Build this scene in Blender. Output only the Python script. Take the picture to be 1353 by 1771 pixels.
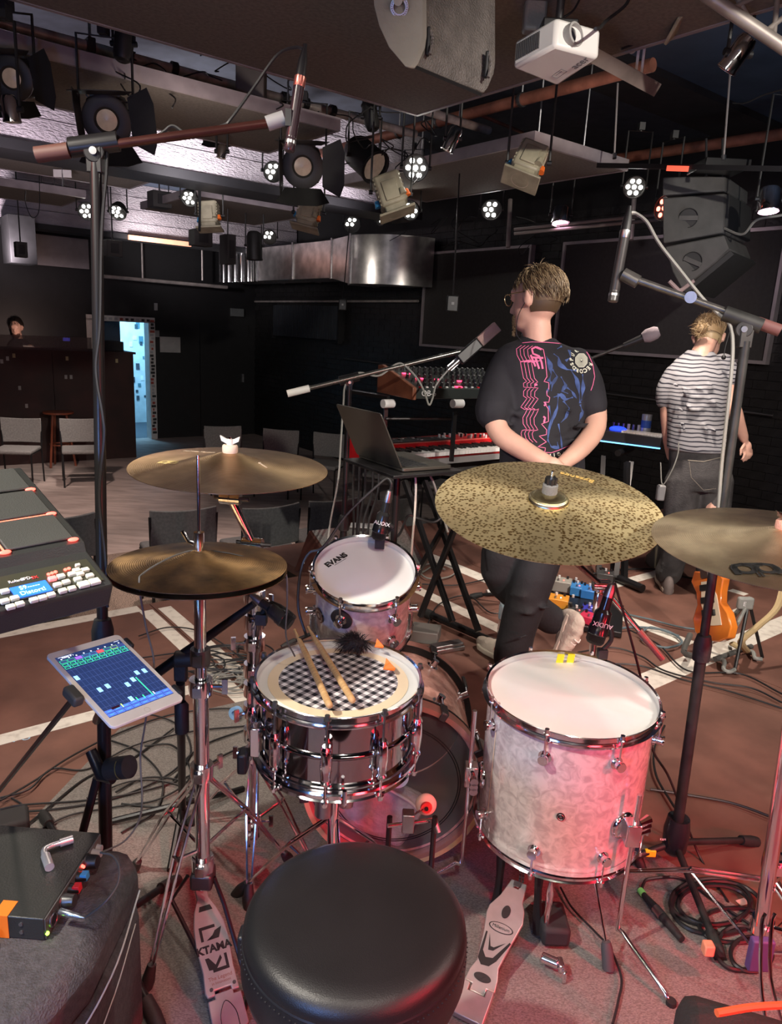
import bpy, bmesh, math, random
from mathutils import Vector, Matrix, noise
from mathutils.bvhtree import BVHTree
random.seed(7)
for o in list(bpy.data.objects): bpy.data.objects.remove(o)
SC=bpy.context.scene; COL=SC.collection
V=Vector; pi=math.pi; sin=math.sin; cos=math.cos; rad=math.radians
# ---------------------------------------------------------------- camera
FP=1260.0; PT=rad(14); RO=rad(3.1); CAM=V((0,0,1.45))
FW=V((0,cos(PT),-sin(PT))); U0=V((0,sin(PT),cos(PT))); R0=V((1,0,0))
CR=R0*cos(RO)+U0*sin(RO); CU=U0*cos(RO)-R0*sin(RO)
cd=bpy.data.cameras.new('camera'); co=bpy.data.objects.new('camera',cd); COL.objects.link(co)
cd.sensor_fit='VERTICAL'; cd.sensor_height=36; cd.lens=FP/1771*36; cd.clip_start=.05
co.matrix_world=Matrix(((CR.x,CU.x,-FW.x,0),(CR.y,CU.y,-FW.y,0),(CR.z,CU.z,-FW.z,1.45),(0,0,0,1)))
SC.camera=co
TH=rad(38.3); U1=V((-sin(TH),cos(TH),0)); U2=V((cos(TH),sin(TH),0))   # the room's own axes
def W(a,b,z=0): return U2*a+U1*b+V((0,0,z))
# ---------------------------------------------------------------- world, exposure
w=bpy.data.worlds.new('world'); SC.world=w; w.use_nodes=True
w.node_tree.nodes['Background'].inputs[0].default_value=(.5,.48,.55,1)
w.node_tree.nodes['Background'].inputs[1].default_value=.03
SC.view_settings.view_transform='Standard'; SC.view_settings.look='None'
SC.view_settings.gamma=1; SC.view_settings.use_curve_mapping=False
SC.view_settings.exposure=0.6
# ---------------------------------------------------------------- stage lighting
def spot(name,pos,aim,power,col=(1,.9,.8),ang=50,size=.06,blend=.5):
    l=bpy.data.lights.new(name,'SPOT'); l.energy=power; l.color=col; l.spot_size=rad(ang); l.spot_blend=blend; l.shadow_soft_size=size
    o=bpy.data.objects.new(name,l); COL.objects.link(o); o.location=pos
    o.rotation_euler=(V(aim)-V(pos)).to_track_quat('-Z','Y').to_euler(); return o
def area(name,pos,aim,power,col,sx,sy):
    l=bpy.data.lights.new(name,'AREA'); l.energy=power; l.color=col; l.shape='RECTANGLE'; l.size=sx; l.size_y=sy
    o=bpy.data.objects.new(name,l); COL.objects.link(o); o.location=pos
    o.rotation_euler=(V(aim)-V(pos)).to_track_quat('-Z','Y').to_euler(); return o
spot('key_spot',(-1.25,.35,2.5),(.0,1.55,.30),170,(1,.92,.80),70,.04)
spot('key_spot',(1.9,-.5,2.75),(1.05,4.1,.9),400,(1,.93,.84),58,.05)
spot('drum_spot',(.3,.1,2.55),(.1,1.75,.7),45,(1,.90,.78),58,.06)
spot('side_spot',(2.6,1.3,2.5),(.6,1.9,.8),55,(1,.9,.8),70,.05)
area('red_panel',(1.15,-.35,1.0),(.45,1.6,.25),7,(1,.04,.05),.45,.45)
spot('red_wash',(2.0,.3,.80),(.95,1.5,.1),60,(1,.02,.04),62,.05)
spot('red_wash',(2.3,-.1,1.9),(.75,.85,.0),210,(1,.03,.06),48,.05)
spot('red_wash',(-1.9,.5,2.2),(-.55,1.5,1.76),12,(1,.05,.03),26,.05)
area('blue_panel',(-.75,-.5,1.0),(-.1,1.7,.75),11.0,(.2,.4,1),.3,.3)
area('work_or_fill_light',(-.9,-1.3,2.35),(-.2,1.8,.7),8,(1,.9,.8),1.3,.12)  # added fill, gives the chrome something to reflect; no lamp hangs there
area('work_or_fill_light',(1.1,-1.3,2.35),(.6,1.8,.7),4,(1,.9,.8),1.3,.12)  # second added fill strip, likewise without a lamp in the hall
spot('audience_spot',W(2.3,5.6,2.5),W(2.4,5.7,-.65),190,(1,.78,.70),78,.1,1)
spot('audience_spot',W(1.2,7.4,2.5),W(2.1,8.9,-.65),210,(1,.78,.70),62,.1,1)
spot('audience_spot',W(.8,4.9,2.5),W(1.3,5.4,-.65),110,(1,.80,.72),75,.1,1)
spot('chair_spot',W(2.6,8.6,2.5),W(1.9,10.0,-.3),170,(1,.86,.78),38,.1,1)
spot('stage_spot',W(3.6,2.2,2.5),W(3.5,2.3,0),150,(1,.84,.72),80,.06,1)
spot('stage_spot',W(1.0,3.0,2.5),W(.6,2.7,0),95,(1,.78,.66),80,.08,1)
spot('beam_spot',W(.9,5.3,2.0),W(1.2,6.05,2.9),60,(1,.84,.94),120,.1,1)
spot('beam_spot',W(2.35,5.55,2.35),W(2.6,6.05,2.9),55,(1,.92,.97),120,.1,1)
spot('beam_spot',W(3.9,5.6,2.3),W(3.8,6.05,2.9),26,(1,.90,.97),120,.1,1)
spot('beam_spot',W(1.9,10.5,2.0),W(2.3,11.3,2.9),95,(1,.84,.92),125,.1,1)
spot('beam_spot',W(3.6,10.6,2.1),W(4.6,11.3,2.85),110,(1,.90,.92),110,.1,1)
spot('duct_fill',W(4.6,8.0,2.2),W(5.7,8.6,2.35),14,(1,.9,.82),100,.15,1)  # added to put a highlight on the duct elbow, no lamp there
spot('pipe_fill',W(1.6,3.7,2.2),W(1.9,4.4,2.8),8,(1,.85,.78),120,.1,1)  # added fill so the grey pipe shows, no fixture here
spot('pipe_fill',W(3.4,2.6,2.1),W(3.6,3.6,2.9),9,(1,.80,.70),120,.1,1)  # second added pipe fill, also without a fixture
spot('up_fill',(.9,.9,1.6),(.7,2.0,2.6),7,(1,.88,.76),150,.2,1)  # added up-fill standing in for floor bounce on panel and speaker
spot('piano_fill',W(2.5,1.3,2.5),W(2.9,3.05,.85),70,(1,.93,.84),36,.05)  # added to brighten the piano keys, not a lamp of the rig
spot('up_fill',W(4.3,1.6,1.9),W(4.9,2.2,3.3),16,(.75,.85,1),150,.3,1)  # added up-fill that lifts the navy ceiling, no lamp there
spot('up_fill',(-.6,1.6,1.9),(-.3,2.4,2.8),5,(1,.88,.80),150,.3,1)  # another added up-fill, no lamp at this spot
spot('board_spot',W(5.2,4.0,2.4),W(6.6,4.2,1.9),10,(1,.75,.85),100,.1,1)
spot('corridor_lamp',W(4.3,13.9,1.7),W(4.2,14.6,.6),160,(.30,.68,1),150,.2)
# ---------------------------------------------------------------- helpers
def ray(x,y): return FW+CR*((x-676.5)/FP)-CU*((y-885.5)/FP)
def P(x,y,d): return CAM+ray(x,y)*d
def PZ(x,y,z):
    r=ray(x,y); return CAM+r*((z-1.45)/r.z)
def PA(x,y,a):
    r=ray(x,y); return CAM+r*(a/r.dot(U2))
def PB(x,y,b):
    r=ray(x,y); return CAM+r*(b/r.dot(U1))
def fr(loc,z=(0,0,1),x=(1,0,0)):
    z=V(z).normalized(); x=V(x); x=(x-z*x.dot(z))
    if x.length<1e-5: x=V((0,1,0))-z*z.y
    x.normalize(); y=z.cross(x)
    return Matrix(((x.x,y.x,z.x,loc[0]),(x.y,y.y,z.y,loc[1]),(x.z,y.z,z.z,loc[2]),(0,0,0,1)))
def frz(loc,deg): return Matrix.Translation(V(loc))@Matrix.Rotation(rad(deg),4,'Z')
RM=Matrix.Rotation(TH,4,'Z')       # room rotation
def rm(a,b,z=0): return Matrix.Translation(W(a,b,z))@RM
def smooth(pts,n=6):
    pts=[V(p) for p in pts]
    if len(pts)<3: return pts
    q=[pts[0]*2-pts[1]]+pts+[pts[-1]*2-pts[-2]]; out=[]
    for i in range(1,len(q)-2):
        a,b,c,d=q[i-1:i+3]
        for k in range(n):
            t=k/n; out.append(.5*((2*b)+(c-a)*t+(2*a-5*b+4*c-d)*t*t+(3*b-a-3*c+d)*t**3))
    out.append(pts[-1]); return out
def fpx(M,px,py):   # local coords on the z=0 plane of M for a point seen at px,py
    I=M.inverted(); o=I@CAM; d=I.to_3x3()@ray(px,py); t_=-o.z/d.z; p=o+d*t_; return p.x,p.y
MATS={}
def mat(name,col,rough=.5,metal=0,var=0,vs=8,bump=0,bs=60,col2=None,emit=None,es=1,alpha=1,trans=0,coat=0,spec=.5,stretch=(1,1,1),ramp=(.35,.65),detail=5):
    if name in MATS: return MATS[name]
    m=bpy.data.materials.new(name); m.use_nodes=True; nt=m.node_tree; b=nt.nodes['Principled BSDF']
    c=tuple(col)+(1,)
    b.inputs['Base Color'].default_value=c; b.inputs['Roughness'].default_value=rough; b.inputs['Metallic'].default_value=metal
    b.inputs['Specular IOR Level'].default_value=spec
    if coat: b.inputs['Coat Weight'].default_value=coat; b.inputs['Coat Roughness'].default_value=.12
    if trans: b.inputs['Transmission Weight'].default_value=trans
    if alpha<1: b.inputs['Alpha'].default_value=alpha
    if emit: b.inputs['Emission Color'].default_value=tuple(emit)+(1,); b.inputs['Emission Strength'].default_value=es
    tc=nt.nodes.new('ShaderNodeTexCoord'); mp=nt.nodes.new('ShaderNodeMapping'); mp.inputs['Scale'].default_value=stretch
    nt.links.new(tc.outputs['Object'],mp.inputs['Vector'])
    if not (var or col2): var=.08
    n=nt.nodes.new('ShaderNodeTexNoise'); n.inputs['Scale'].default_value=vs; n.inputs['Detail'].default_value=detail
    nt.links.new(mp.outputs['Vector'],n.inputs['Vector'])
    r=nt.nodes.new('ShaderNodeValToRGB'); r.color_ramp.elements[0].position=ramp[0]; r.color_ramp.elements[1].position=ramp[1]
    if col2 is None: col2=[max(0,x*(1-var)) for x in col]; col=[min(1,x*(1+var)) for x in col]
    r.color_ramp.elements[0].color=tuple(col2)+(1,); r.color_ramp.elements[1].color=tuple(col)+(1,)
    nt.links.new(n.outputs['Fac'],r.inputs['Fac']); nt.links.new(r.outputs['Color'],b.inputs['Base Color'])
    if bump:
        n2=nt.nodes.new('ShaderNodeTexNoise'); n2.inputs['Scale'].default_value=bs; n2.inputs['Detail'].default_value=3
        nt.links.new(mp.outputs['Vector'],n2.inputs['Vector'])
        bp=nt.nodes.new('ShaderNodeBump'); bp.inputs['Strength'].default_value=min(1,bump); bp.inputs['Distance'].default_value=.01*max(1,bump)
        nt.links.new(n2.outputs['Fac'],bp.inputs['Height']); nt.links.new(bp.outputs['Normal'],b.inputs['Normal'])
    MATS[name]=m; return m
def nodes(m): return m.node_tree, m.node_tree.nodes['Principled BSDF']
MW={}
def prop(o,label=None,cat=None,group=None,kind=None):
    if label: o['label']=label
    if cat: o['category']=cat
    if group: o['group']=group
    if kind: o['kind']=kind
def thing(name,label,cat,M=None,group=None,kind=None):
    o=bpy.data.objects.new(name,None); COL.objects.link(o); o.empty_display_size=.05
    if M is None: M=Matrix()
    if not isinstance(M,Matrix): M=Matrix.Translation(V(M))
    o.matrix_world=M; MW[o.name]=M.copy(); prop(o,label,cat,group,kind); return o
class MB:
    def __init__(s): s.v=[]; s.f=[]; s.mi=[]; s.k=0
    def add(s,vs,fs,M=None):
        n=len(s.v); s.v+= [ (M@V(v) if M is not None else V(v)) for v in vs]
        s.f+=[tuple(i+n for i in f) for f in fs]; s.mi+=[s.k]*len(fs); return s
    def box(s,c,d,M=None):
        x,y,z=[q/2 for q in d]; C=V(c)
        vs=[C+V((i*x,j*y,k*z)) for i in(-1,1) for j in(-1,1) for k in(-1,1)]
        return s.add(vs,[(0,1,3,2),(4,6,7,5),(0,4,5,1),(2,3,7,6),(0,2,6,4),(1,5,7,3)],M)
    def cyl(s,a,b,r0,r1=None,n=12,M=None):
        a=V(a); b=V(b); r1=r0 if r1 is None else r1; F=fr(a,b-a); L=(b-a).length
        vs=[F@V((r0*cos(2*pi*i/n),r0*sin(2*pi*i/n),0)) for i in range(n)]+[F@V((r1*cos(2*pi*i/n),r1*sin(2*pi*i/n),L)) for i in range(n)]
        return s.add(vs,[(i,(i+1)%n,(i+1)%n+n,i+n) for i in range(n)]+[tuple(range(n-1,-1,-1)),tuple(range(n,2*n))],M)
    def tube(s,pts,r,n=8,sm=0,M=None,cap=True):
        pts=[V(p) for p in pts]
        if sm: pts=smooth(pts,sm)
        rs=r if isinstance(r,(list,tuple)) else [r]*len(pts)
        if len(rs)!=len(pts): rs=[rs[min(len(rs)-1,int(i*len(rs)/len(pts)))] for i in range(len(pts))]
        vs=[];x=V((.3,.5,.8))
        for i,p in enumerate(pts):
            t=(pts[min(i+1,len(pts)-1)]-pts[max(i-1,0)])
            if t.length<1e-9: t=V((0,0,1))
            F=fr(p,t,x); x=F.to_3x3()@V((1,0,0))
            vs+=[F@V((rs[i]*cos(2*pi*k/n),rs[i]*sin(2*pi*k/n),0)) for k in range(n)]
        fs=[(i*n+k,i*n+(k+1)%n,(i+1)*n+(k+1)%n,(i+1)*n+k) for i in range(len(pts)-1) for k in range(n)]
        if cap: fs+=[tuple(range(n-1,-1,-1)),tuple(range((len(pts)-1)*n,len(pts)*n))]
        return s.add(vs,fs,M)
    def lathe(s,pr,n=32,M=None,closed=False,a0=0,a1=2*pi):
        full=abs(a1-a0-2*pi)<1e-6; m=n if full else n+1
        vs=[(r*cos(a0+(a1-a0)*i/n),r*sin(a0+(a1-a0)*i/n),z) for r,z in pr for i in range(m)]
        fs=[]; L=len(pr); 
        for j in range(L if closed else L-1):
            j2=(j+1)%L
            for i in range(n):
                i2=(i+1)%m if full else i+1
                fs.append((j*m+i,j*m+i2,j2*m+i2,j2*m+i))
        return s.add(vs,fs,M)
    def disc(s,r,z=0,n=32,M=None):
        return s.add([(r*cos(2*pi*i/n),r*sin(2*pi*i/n),z) for i in range(n)],[tuple(range(n))],M)
    def prism(s,poly,z0,z1,M=None):
        n=len(poly); vs=[(x,y,z0) for x,y in poly]+[(x,y,z1) for x,y in poly]
        return s.add(vs,[(i,(i+1)%n,(i+1)%n+n,i+n) for i in range(n)]+[tuple(range(n-1,-1,-1)),tuple(range(n,2*n))],M)
    def ball(s,c,r,n=12,M=None):
        if not isinstance(r,(tuple,list)): r=(r,r,r)
        vs=[];h=n//2
        for j in range(h+1):
            t=pi*j/h
            for i in range(n): vs.append(V(c)+V((r[0]*sin(t)*cos(2*pi*i/n),r[1]*sin(t)*sin(2*pi*i/n),r[2]*cos(t))))
        return s.add(vs,[(j*n+i,(j+1)*n+i,(j+1)*n+(i+1)%n,j*n+(i+1)%n) for j in range(h) for i in range(n)],M)
    def loft(s,rings,n=20,M=None,cap=True):
        # rings: (center, rx, ry, matrix3 or None)
        vs=[]
        for c,rx,ry,R in rings:
            for i in range(n):
                a=2*pi*i/n; p=V((rx*cos(a),ry*sin(a),0))
                if R is not None: p=R@p
                vs.append(V(c)+p)
        L=len(rings); fs=[(j*n+i,j*n+(i+1)%n,(j+1)*n+(i+1)%n,(j+1)*n+i) for j in range(L-1) for i in range(n)]
        if cap: fs+=[tuple(range(n-1,-1,-1)),tuple(range((L-1)*n,L*n))]
        return s.add(vs,fs,M)
    def build(s,name,mats,parent=None,w=False,label=None,kind=None,cat=None,group=None,bev=0,sharp=38,mods=None,flat=False,sol=0):
        me=bpy.data.meshes.new(name); vs=s.v
        if parent is not None and w:
            I=MW[parent.name].inverted(); vs=[I@v for v in vs]
        c=V((0,0,0))
        if parent is None and not flat=='keep' and vs:
            lo=V([min(v[i] for v in vs) for i in range(3)]); hi=V([max(v[i] for v in vs) for i in range(3)])
            c=V(((lo.x+hi.x)/2,(lo.y+hi.y)/2,lo.z)); vs=[v-c for v in vs]
        me.from_pydata([tuple(v) for v in vs],[],s.f)
        if not isinstance(mats,(list,tuple)): mats=[mats]
        for m in mats: me.materials.append(m)
        if len(mats)>1: me.polygons.foreach_set('material_index',s.mi)
        bm=bmesh.new(); bm.from_mesh(me); bmesh.ops.recalc_face_normals(bm,faces=bm.faces); bm.to_mesh(me); bm.free()
        if flat is not True:
            me.shade_smooth(); me.set_sharp_from_angle(angle=rad(sharp))
        o=bpy.data.objects.new(name,me); COL.objects.link(o)
        if parent is not None: o.parent=parent; MW[o.name]=MW[parent.name].copy()
        else: o.location=c; MW[o.name]=Matrix.Translation(c)
        if bev:
            b=o.modifiers.new('bevel','BEVEL'); b.width=bev; b.segments=2; b.limit_method='ANGLE'; b.angle_limit=rad(50)
        if sol:
            b=o.modifiers.new('thick','SOLIDIFY'); b.thickness=sol; b.offset=0
        prop(o,label,cat,group,kind); return o
def copy_tree(root,M=None,label=None,group=None,parent=None):
    c=root.copy(); COL.objects.link(c)
    if parent: c.parent=parent
    else:
        if M is not None: c.matrix_world=M; MW[c.name]=M.copy()
    if label: c['label']=label
    if group: c['group']=group
    for ch in list(root.children):
        k=copy_tree(ch,parent=c); 
    return c
def text(s,size,M,m,parent,name='lettering',w=True,ext=.0004,align='CENTER',bold=0):
    cu=bpy.data.curves.new('t','FONT'); cu.body=s; cu.size=size; cu.extrude=ext; cu.align_x=align; cu.align_y='CENTER'; cu.offset=bold; cu.resolution_u=3
    to=bpy.data.objects.new('t',cu); COL.objects.link(to); dg=bpy.context.evaluated_depsgraph_get()
    me=bpy.data.meshes.new_from_object(to.evaluated_get(dg)); bpy.data.objects.remove(to)
    MM=M if not w else (MW[parent.name].inverted()@M)
    me.transform(MM); me.materials.clear(); me.materials.append(m)
    o=bpy.data.objects.new(name,me); COL.objects.link(o); o.parent=parent; MW[o.name]=MW[parent.name].copy(); return o
def remesh(o,vox,sm=4):
    r=o.modifiers.new('r','REMESH'); r.mode='VOXEL'; r.voxel_size=vox; r.use_smooth_shade=True
    if sm: q=o.modifiers.new('s','SMOOTH'); q.iterations=sm; q.factor=.5
    return o
def bake(o):
    dg=bpy.context.evaluated_depsgraph_get(); me=bpy.data.meshes.new_from_object(o.evaluated_get(dg)); o.modifiers.clear(); o.data=me; me.shade_smooth()
    return o
# ---------------------------------------------------------------- materials
black=mat('black_paint',(.012,.012,.013),.45); matte=mat('matte_black',(.02,.02,.021),.75,var=.2)
rubber=mat('black_rubber',(.018,.018,.018),.6,bump=.2); chrome=mat('chrome',(.88,.88,.9),.12,1,var=.03)
steel=mat('brushed_steel',(.42,.42,.43),.35,1,var=.15,vs=30); dsteel=mat('dark_steel',(.12,.12,.12),.4,.8)
blackmetal=mat('black_enamel_metal',(.018,.017,.018),.32,.3); white=mat('white_plastic',(.75,.74,.72),.4)
cable_m=mat('cable_rubber',(.016,.016,.017),.45); grey=mat('grey_plastic',(.3,.3,.3),.5)
orange=mat('orange_gel',(1,.2,.03),.5); yellow=mat('yellow_tape',(.95,.95,.03),.6,emit=None); redp=mat('red_plastic',(.65,.02,.03),.4)
bluep=mat('blue_plastic',(.05,.3,.6),.45); skin=mat('skin',(.72,.42,.32),.5,var=.07,vs=12,bump=.06,bs=150)
ledred=mat('led_red',(1,.1,.08),.5,emit=(1,.06,.04),es=5); ledw=mat('led_white',(1,1,1),.5,emit=(1,.95,.88),es=14)
warm_lens=mat('lens_glass',(.42,.33,.26),.3,emit=(1,.7,.5),es=.05,col2=(.28,.22,.18),vs=20)
# ---------------------------------------------------------------- the room
ZF=-.65; ZC=3.3
m_floor=mat('grey_brown_linoleum',(.50,.40,.36),.6,vs=3,col2=(.34,.27,.24),stretch=(1,4,1),bump=.05,bs=30,detail=8)
m_deck=mat('brown_stage_linoleum',(.20,.095,.070),.55,vs=5,col2=(.13,.062,.046),bump=.04,bs=40,detail=8,spec=.35)
m_brick=mat('black_painted_brick',(.013,.0125,.013),.42,var=.25,bump=.5,bs=25)
m_wall=mat('black_wall_paint',(.007,.007,.008),.6,var=.2)
m_ceil=mat('navy_ceiling_paint',(.045,.065,.10),.75,var=.2,vs=3)
m_ceilb=mat('black_ceiling_paint',(.02,.017,.018),.8,var=.2)
m_beam=mat('pale_painted_concrete',(.52,.48,.51),.45,vs=4,col2=(.42,.38,.41),bump=2.5,bs=30,stretch=(1,1,3))
m_flange=mat('dark_flange_paint',(.012,.012,.014),.6)
m_panel=mat('grey_acoustic_felt',(.15,.13,.11),.9,var=.15,vs=60,bump=.25,bs=140)
m_frame=mat('worn_aluminium_edge',(.40,.36,.34),.45,.4,var=.2)
m_pinkedge=mat('pale_panel_edge',(.30,.26,.27),.5,var=.15)
def S(name,mb,m,**k): return mb.build(name,m,kind='structure',**k)
rot=RM
def rbox(mb,a0,a1,b0,b1,z0,z1): return mb.box(((a0+a1)/2,(b0+b1)/2,(z0+z1)/2),(a1-a0,b1-b0,z1-z0),RM)
S('floor',rbox(MB(),-6,6.7,3.4,12.9,ZF-.1,ZF),m_floor)
S('floor',rbox(MB(),4,5.6,12.9,15.5,ZF-.1,ZF),mat('corridor_floor',(.06,.07,.09),.6))
S('wall_left',rbox(MB(),-6.1,-6,-4,12.9,ZF,ZC),m_wall)
S('wall_front',rbox(MB(),-6,6.7,-4.1,-4,ZF,ZC),m_wall)
mb=MB(); rbox(mb,-6,3.62,12.8,12.95,ZF,ZC); rbox(mb,4.6,6.75,12.8,12.95,ZF,ZC); rbox(mb,3.62,4.6,12.8,12.95,1.42,ZC)
S('wall_back',mb,m_wall)
mb=MB(); rbox(mb,3.2,3.3,12.95,15.5,ZF,2); rbox(mb,5.3,5.4,12.95,15.5,ZF,2); rbox(mb,3.2,5.4,14.9,15,ZF,2); rbox(mb,3.2,5.4,12.95,15,1.9,2)
cw=S('wall_corridor',mb,mat('corridor_wall_paint',(.62,.66,.68),.6))
# posters and stickers on the corridor wall
mp=[mat('poster_dark',(.05,.06,.08),.6),mat('poster_teal',(.08,.2,.25),.6),mat('poster_pale',(.8,.8,.8),.6)]
for i in range(60):
    a=random.uniform(4.0,5.25); z=random.uniform(-.4,1.3); s_=random.uniform(.03,.09)
    q=MB(); rbox(q,a,a+s_,14.885,14.9,z,z+s_*random.uniform(.8,2)); q.build('poster',random.choice(mp),cw,w=True)
# right wall: black painted brickwork
wr=S('wall_right',rbox(MB(),6.62,6.75,-4,12.95,ZF,ZC),m_wall)
base=MB().box((0,0,0),(.03,.2465,.0765)); me0=None; cells=[]
r=0; z=ZF+.005
while z<2.75:
    b=-2.5+(.125 if r%2 else 0)
    while b<12.75: cells.append((b,z)); b+=.25
    z+=.08; r+=1
def big(c):
    p=W(6.6,c[0],c[1])-CAM; return p.length
def vis(c):
    p=W(6.6,c[0]+.12,c[1]); v=p-CAM; d=v.dot(FW); 
    return d>0 and abs(v.dot(CR)/d*FP)<690 and not (3.0<c[0]<5.4 and 1.35<c[1]<2.4) and c[1]>.0
cells.sort(key=lambda c:(0 if vis(c) else 1,big(c)))
for i,(b,z) in enumerate(cells[:300]):
    if me0 is None:
        q=base.build('brick',m_brick,wr,flat=True); me0=q.data
    else:
        q=bpy.data.objects.new('brick',me0); COL.objects.link(q); q.parent=wr
    lo=MW[wr.name].inverted()@W(6.615-.0022*random.random(),b+.121,z+.036)
    q.matrix_local=Matrix.Translation(lo)@RM
mb=MB()
for b,z in cells[300:]: mb.box((6.615-.0022*random.random(),b+.121,z+.036),(.03,.2465,.0765),RM)
mb.build('brickwork',m_brick,wr,w=True,kind='stuff',flat=True)
# ceiling
S('ceiling',rbox(MB(),-6,6.7,-4,3.38,ZC,ZC+.1),m_ceil)
S('ceiling',rbox(MB(),-6,6.7,6.4,12.9,ZC,ZC+.1),m_ceil)
S('ceiling',rbox(MB(),-6,6.7,3.38,6.4,ZC,ZC+.1),mat('ceil_mid',(.035,.042,.055),.8,var=.2))
S('trim_1',rbox(MB(),2.9,6.6,3.38,3.9,ZC-.05,ZC),m_ceilb)
for nm,b0,b1,a1 in (('beam_front',6.05,6.4,4.95),('beam_back',11.3,11.6,6.6)):
    t=thing('ceiling_beam','pale painted concrete ceiling beam with a dark lower flange, '+('nearer one' if b0<8 else 'farther one above the booth'),'beam',rm(2,b0,2.6))
    t['kind']='structure'; del t['label']; del t['category']
    q=MB(); z=2.6
    for k in range(4):
        q=MB(); rbox(q,-6,a1,b0+.004*k,b1,z+.003,z+.172); q.build('formwork_board',m_beam,t,w=True,bev=.004); z+=.175
    q=MB(); rbox(q,-6,a1,b0-.03,b1+.03,2.53,2.6); q.build('flange',m_flange,t,w=True)
# stage
st=bpy.data.objects.new('stage',None); COL.objects.link(st); st.matrix_world=rm(1,1,ZF); MW[st.name]=st.matrix_world.copy(); st['kind']='structure'
ea=[-2.76,-.76,1.235,3.235,5.235,6.6]; eb=[-2.4,-1.4,-.4,.59,1.58,2.57,3.56]
for i in range(5):
    for j in range(6):
        q=MB(); rbox(q,ea[i]+.002,ea[i+1]-.002,eb[j]+.002,eb[j+1]-.002,-.05,0); q.build('deck_panel',m_deck,st,w=True)
q=MB(); rbox(q,2.2,3.7,3.562,4.15,-.05,0); q.build('deck_panel',m_deck,st,w=True); q=MB(); rbox(q,2.22,3.68,3.56,4.13,ZF,-.05); q.build('substructure',m_wall,st,w=True)
q=MB(); rbox(q,-2.75,6.6,-2.39,3.54,ZF,-.05); q.build('substructure',m_wall,st,w=True)
m_tape=mat('white_floor_tape',(.72,.68,.60),.6,vs=25,col2=(.5,.46,.40),ramp=(.25,.5))
def tape(a0,a1,b0,b1,lab,m=m_tape,z=.0015,grp=None):
    q=MB(); rbox(q,a0,a1,b0,b1,z-.0013,z); o=q.build('floor_tape',m); prop(o,lab,'tape',grp); return o
tape(-2.7,1.17,3.475,3.555,'long white tape strip along the stage edge at left')
tape(1.155,1.222,2.2,3.47,'left strip of the double white tape line by the hi-hat')
tape(1.25,1.317,2.2,3.47,'right strip of the double white tape line by the hi-hat')
tape(-2.7,1.15,2.54,2.61,'white tape strip on stage below the tablet')
tape(1.33,2.2,2.52,2.60,'white tape strip running under the snare cable pile')
tape(2.57,2.65,2.2,3.1,'white tape strip behind the water bottle')
tape(3.05,3.15,2.45,3.5,'white tape strip beside the coiled cable near the wedge')
tape(3.28,3.37,1.72,2.4,'white tape strip under the patterned cable')
tape(2.62,4.6,1.54,1.66,'wide white tape line under the guitar stand')
tape(3.4,4.3,2.44,2.52,'white tape strip in front of the rear keyboard stand')
tape(4.3,4.36,1.95,2.05,'short pale tape mark by the striped man, right'); tape(3.95,4.15,1.83,1.86,'short pale tape mark by the striped man, left')
# carpet on the hall floor and rug under the drums
m_spk=mat('speckled_carpet',(.34,.25,.19),.95,vs=160,col2=(.06,.045,.04),ramp=(.42,.55),bump=.4,bs=200)
q=MB(); rbox(q,-3,2.6,3.6,6.45,ZF,ZF+.012); o=q.build('carpet',m_spk); prop(o,'brown speckled carpet on the hall floor beyond the stage edge','carpet')
m_rug=mat('grey_ribbed_carpet',(.33,.30,.275),.95,vs=200,col2=(.17,.15,.14),ramp=(.35,.65),bump=.6,bs=500,stretch=(1,2.2,1))
q=MB(); q.prism([(-.55,-1.4),(1.79,-1.4),(1.79,2.3),(.72,2.42),(-.55,1.17)],.0,.008,RM)
o=q.build('rug',m_rug); prop(o,'light grey ribbed carpet under the drum kit','rug')
# ---- windows/doors: corridor door frame covered with stickers
dr=bpy.data.objects.new('door_1',None); COL.objects.link(dr); dr.matrix_world=rm(4.1,12.8,ZF); MW[dr.name]=dr.matrix_world.copy(); dr['kind']='structure'
m_df=mat('door_frame_paint',(.62,.60,.58),.5)
q=MB(); rbox(q,3.55,3.66,12.72,12.95,ZF,1.38); rbox(q,4.55,4.66,12.72,12.95,ZF,1.38); rbox(q,3.55,4.66,12.72,12.95,1.35,1.44); q.build('door_frame',m_df,dr,w=True)
mst=[mat('sticker_black',(.03,.03,.03),.5),mat('sticker_red',(.4,.08,.06),.5),mat('sticker_grey',(.4,.4,.42),.5)]
for i in range(34):
    z=ZF+.1+i*.058; 
    q=MB(); rbox(q,4.56+random.random()*.03,4.61+random.random()*.04,12.712,12.72,z,z+.04); q.build('sticker',random.choice(mst),dr,w=True)
for i in range(9):
    a=3.8+i*.09; q=MB(); rbox(q,a,a+.05,12.712,12.72,1.37,1.41); q.build('sticker',random.choice(mst),dr,w=True)
q=MB(); rbox(q,3.68,3.73,13.2,13.24,ZF,1.2); q.build('edge_strip',mat('pale_edge',(.6,.65,.7),.5),dr,w=True)
q=MB(); rbox(q,3.73,4.22,13.2,13.25,ZF,1.9); q.build('door_leaf',mat('blue_door_leaf',(.03,.045,.07),.5),dr,w=True)
# second dark door leaf in the black back wall
d2=bpy.data.objects.new('door_2',None); COL.objects.link(d2); d2.matrix_world=rm(5.9,12.8,ZF); MW[d2.name]=d2.matrix_world.copy(); d2['kind']='structure'
q=MB(); rbox(q,5.5,6.45,12.77,12.8,ZF,1.4); q.build('door_leaf',m_wall,d2,w=True)
q=MB(); rbox(q,6.3,6.34,12.72,12.77,.35,.5); q.build('door_handle',steel,d2,w=True)
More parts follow.
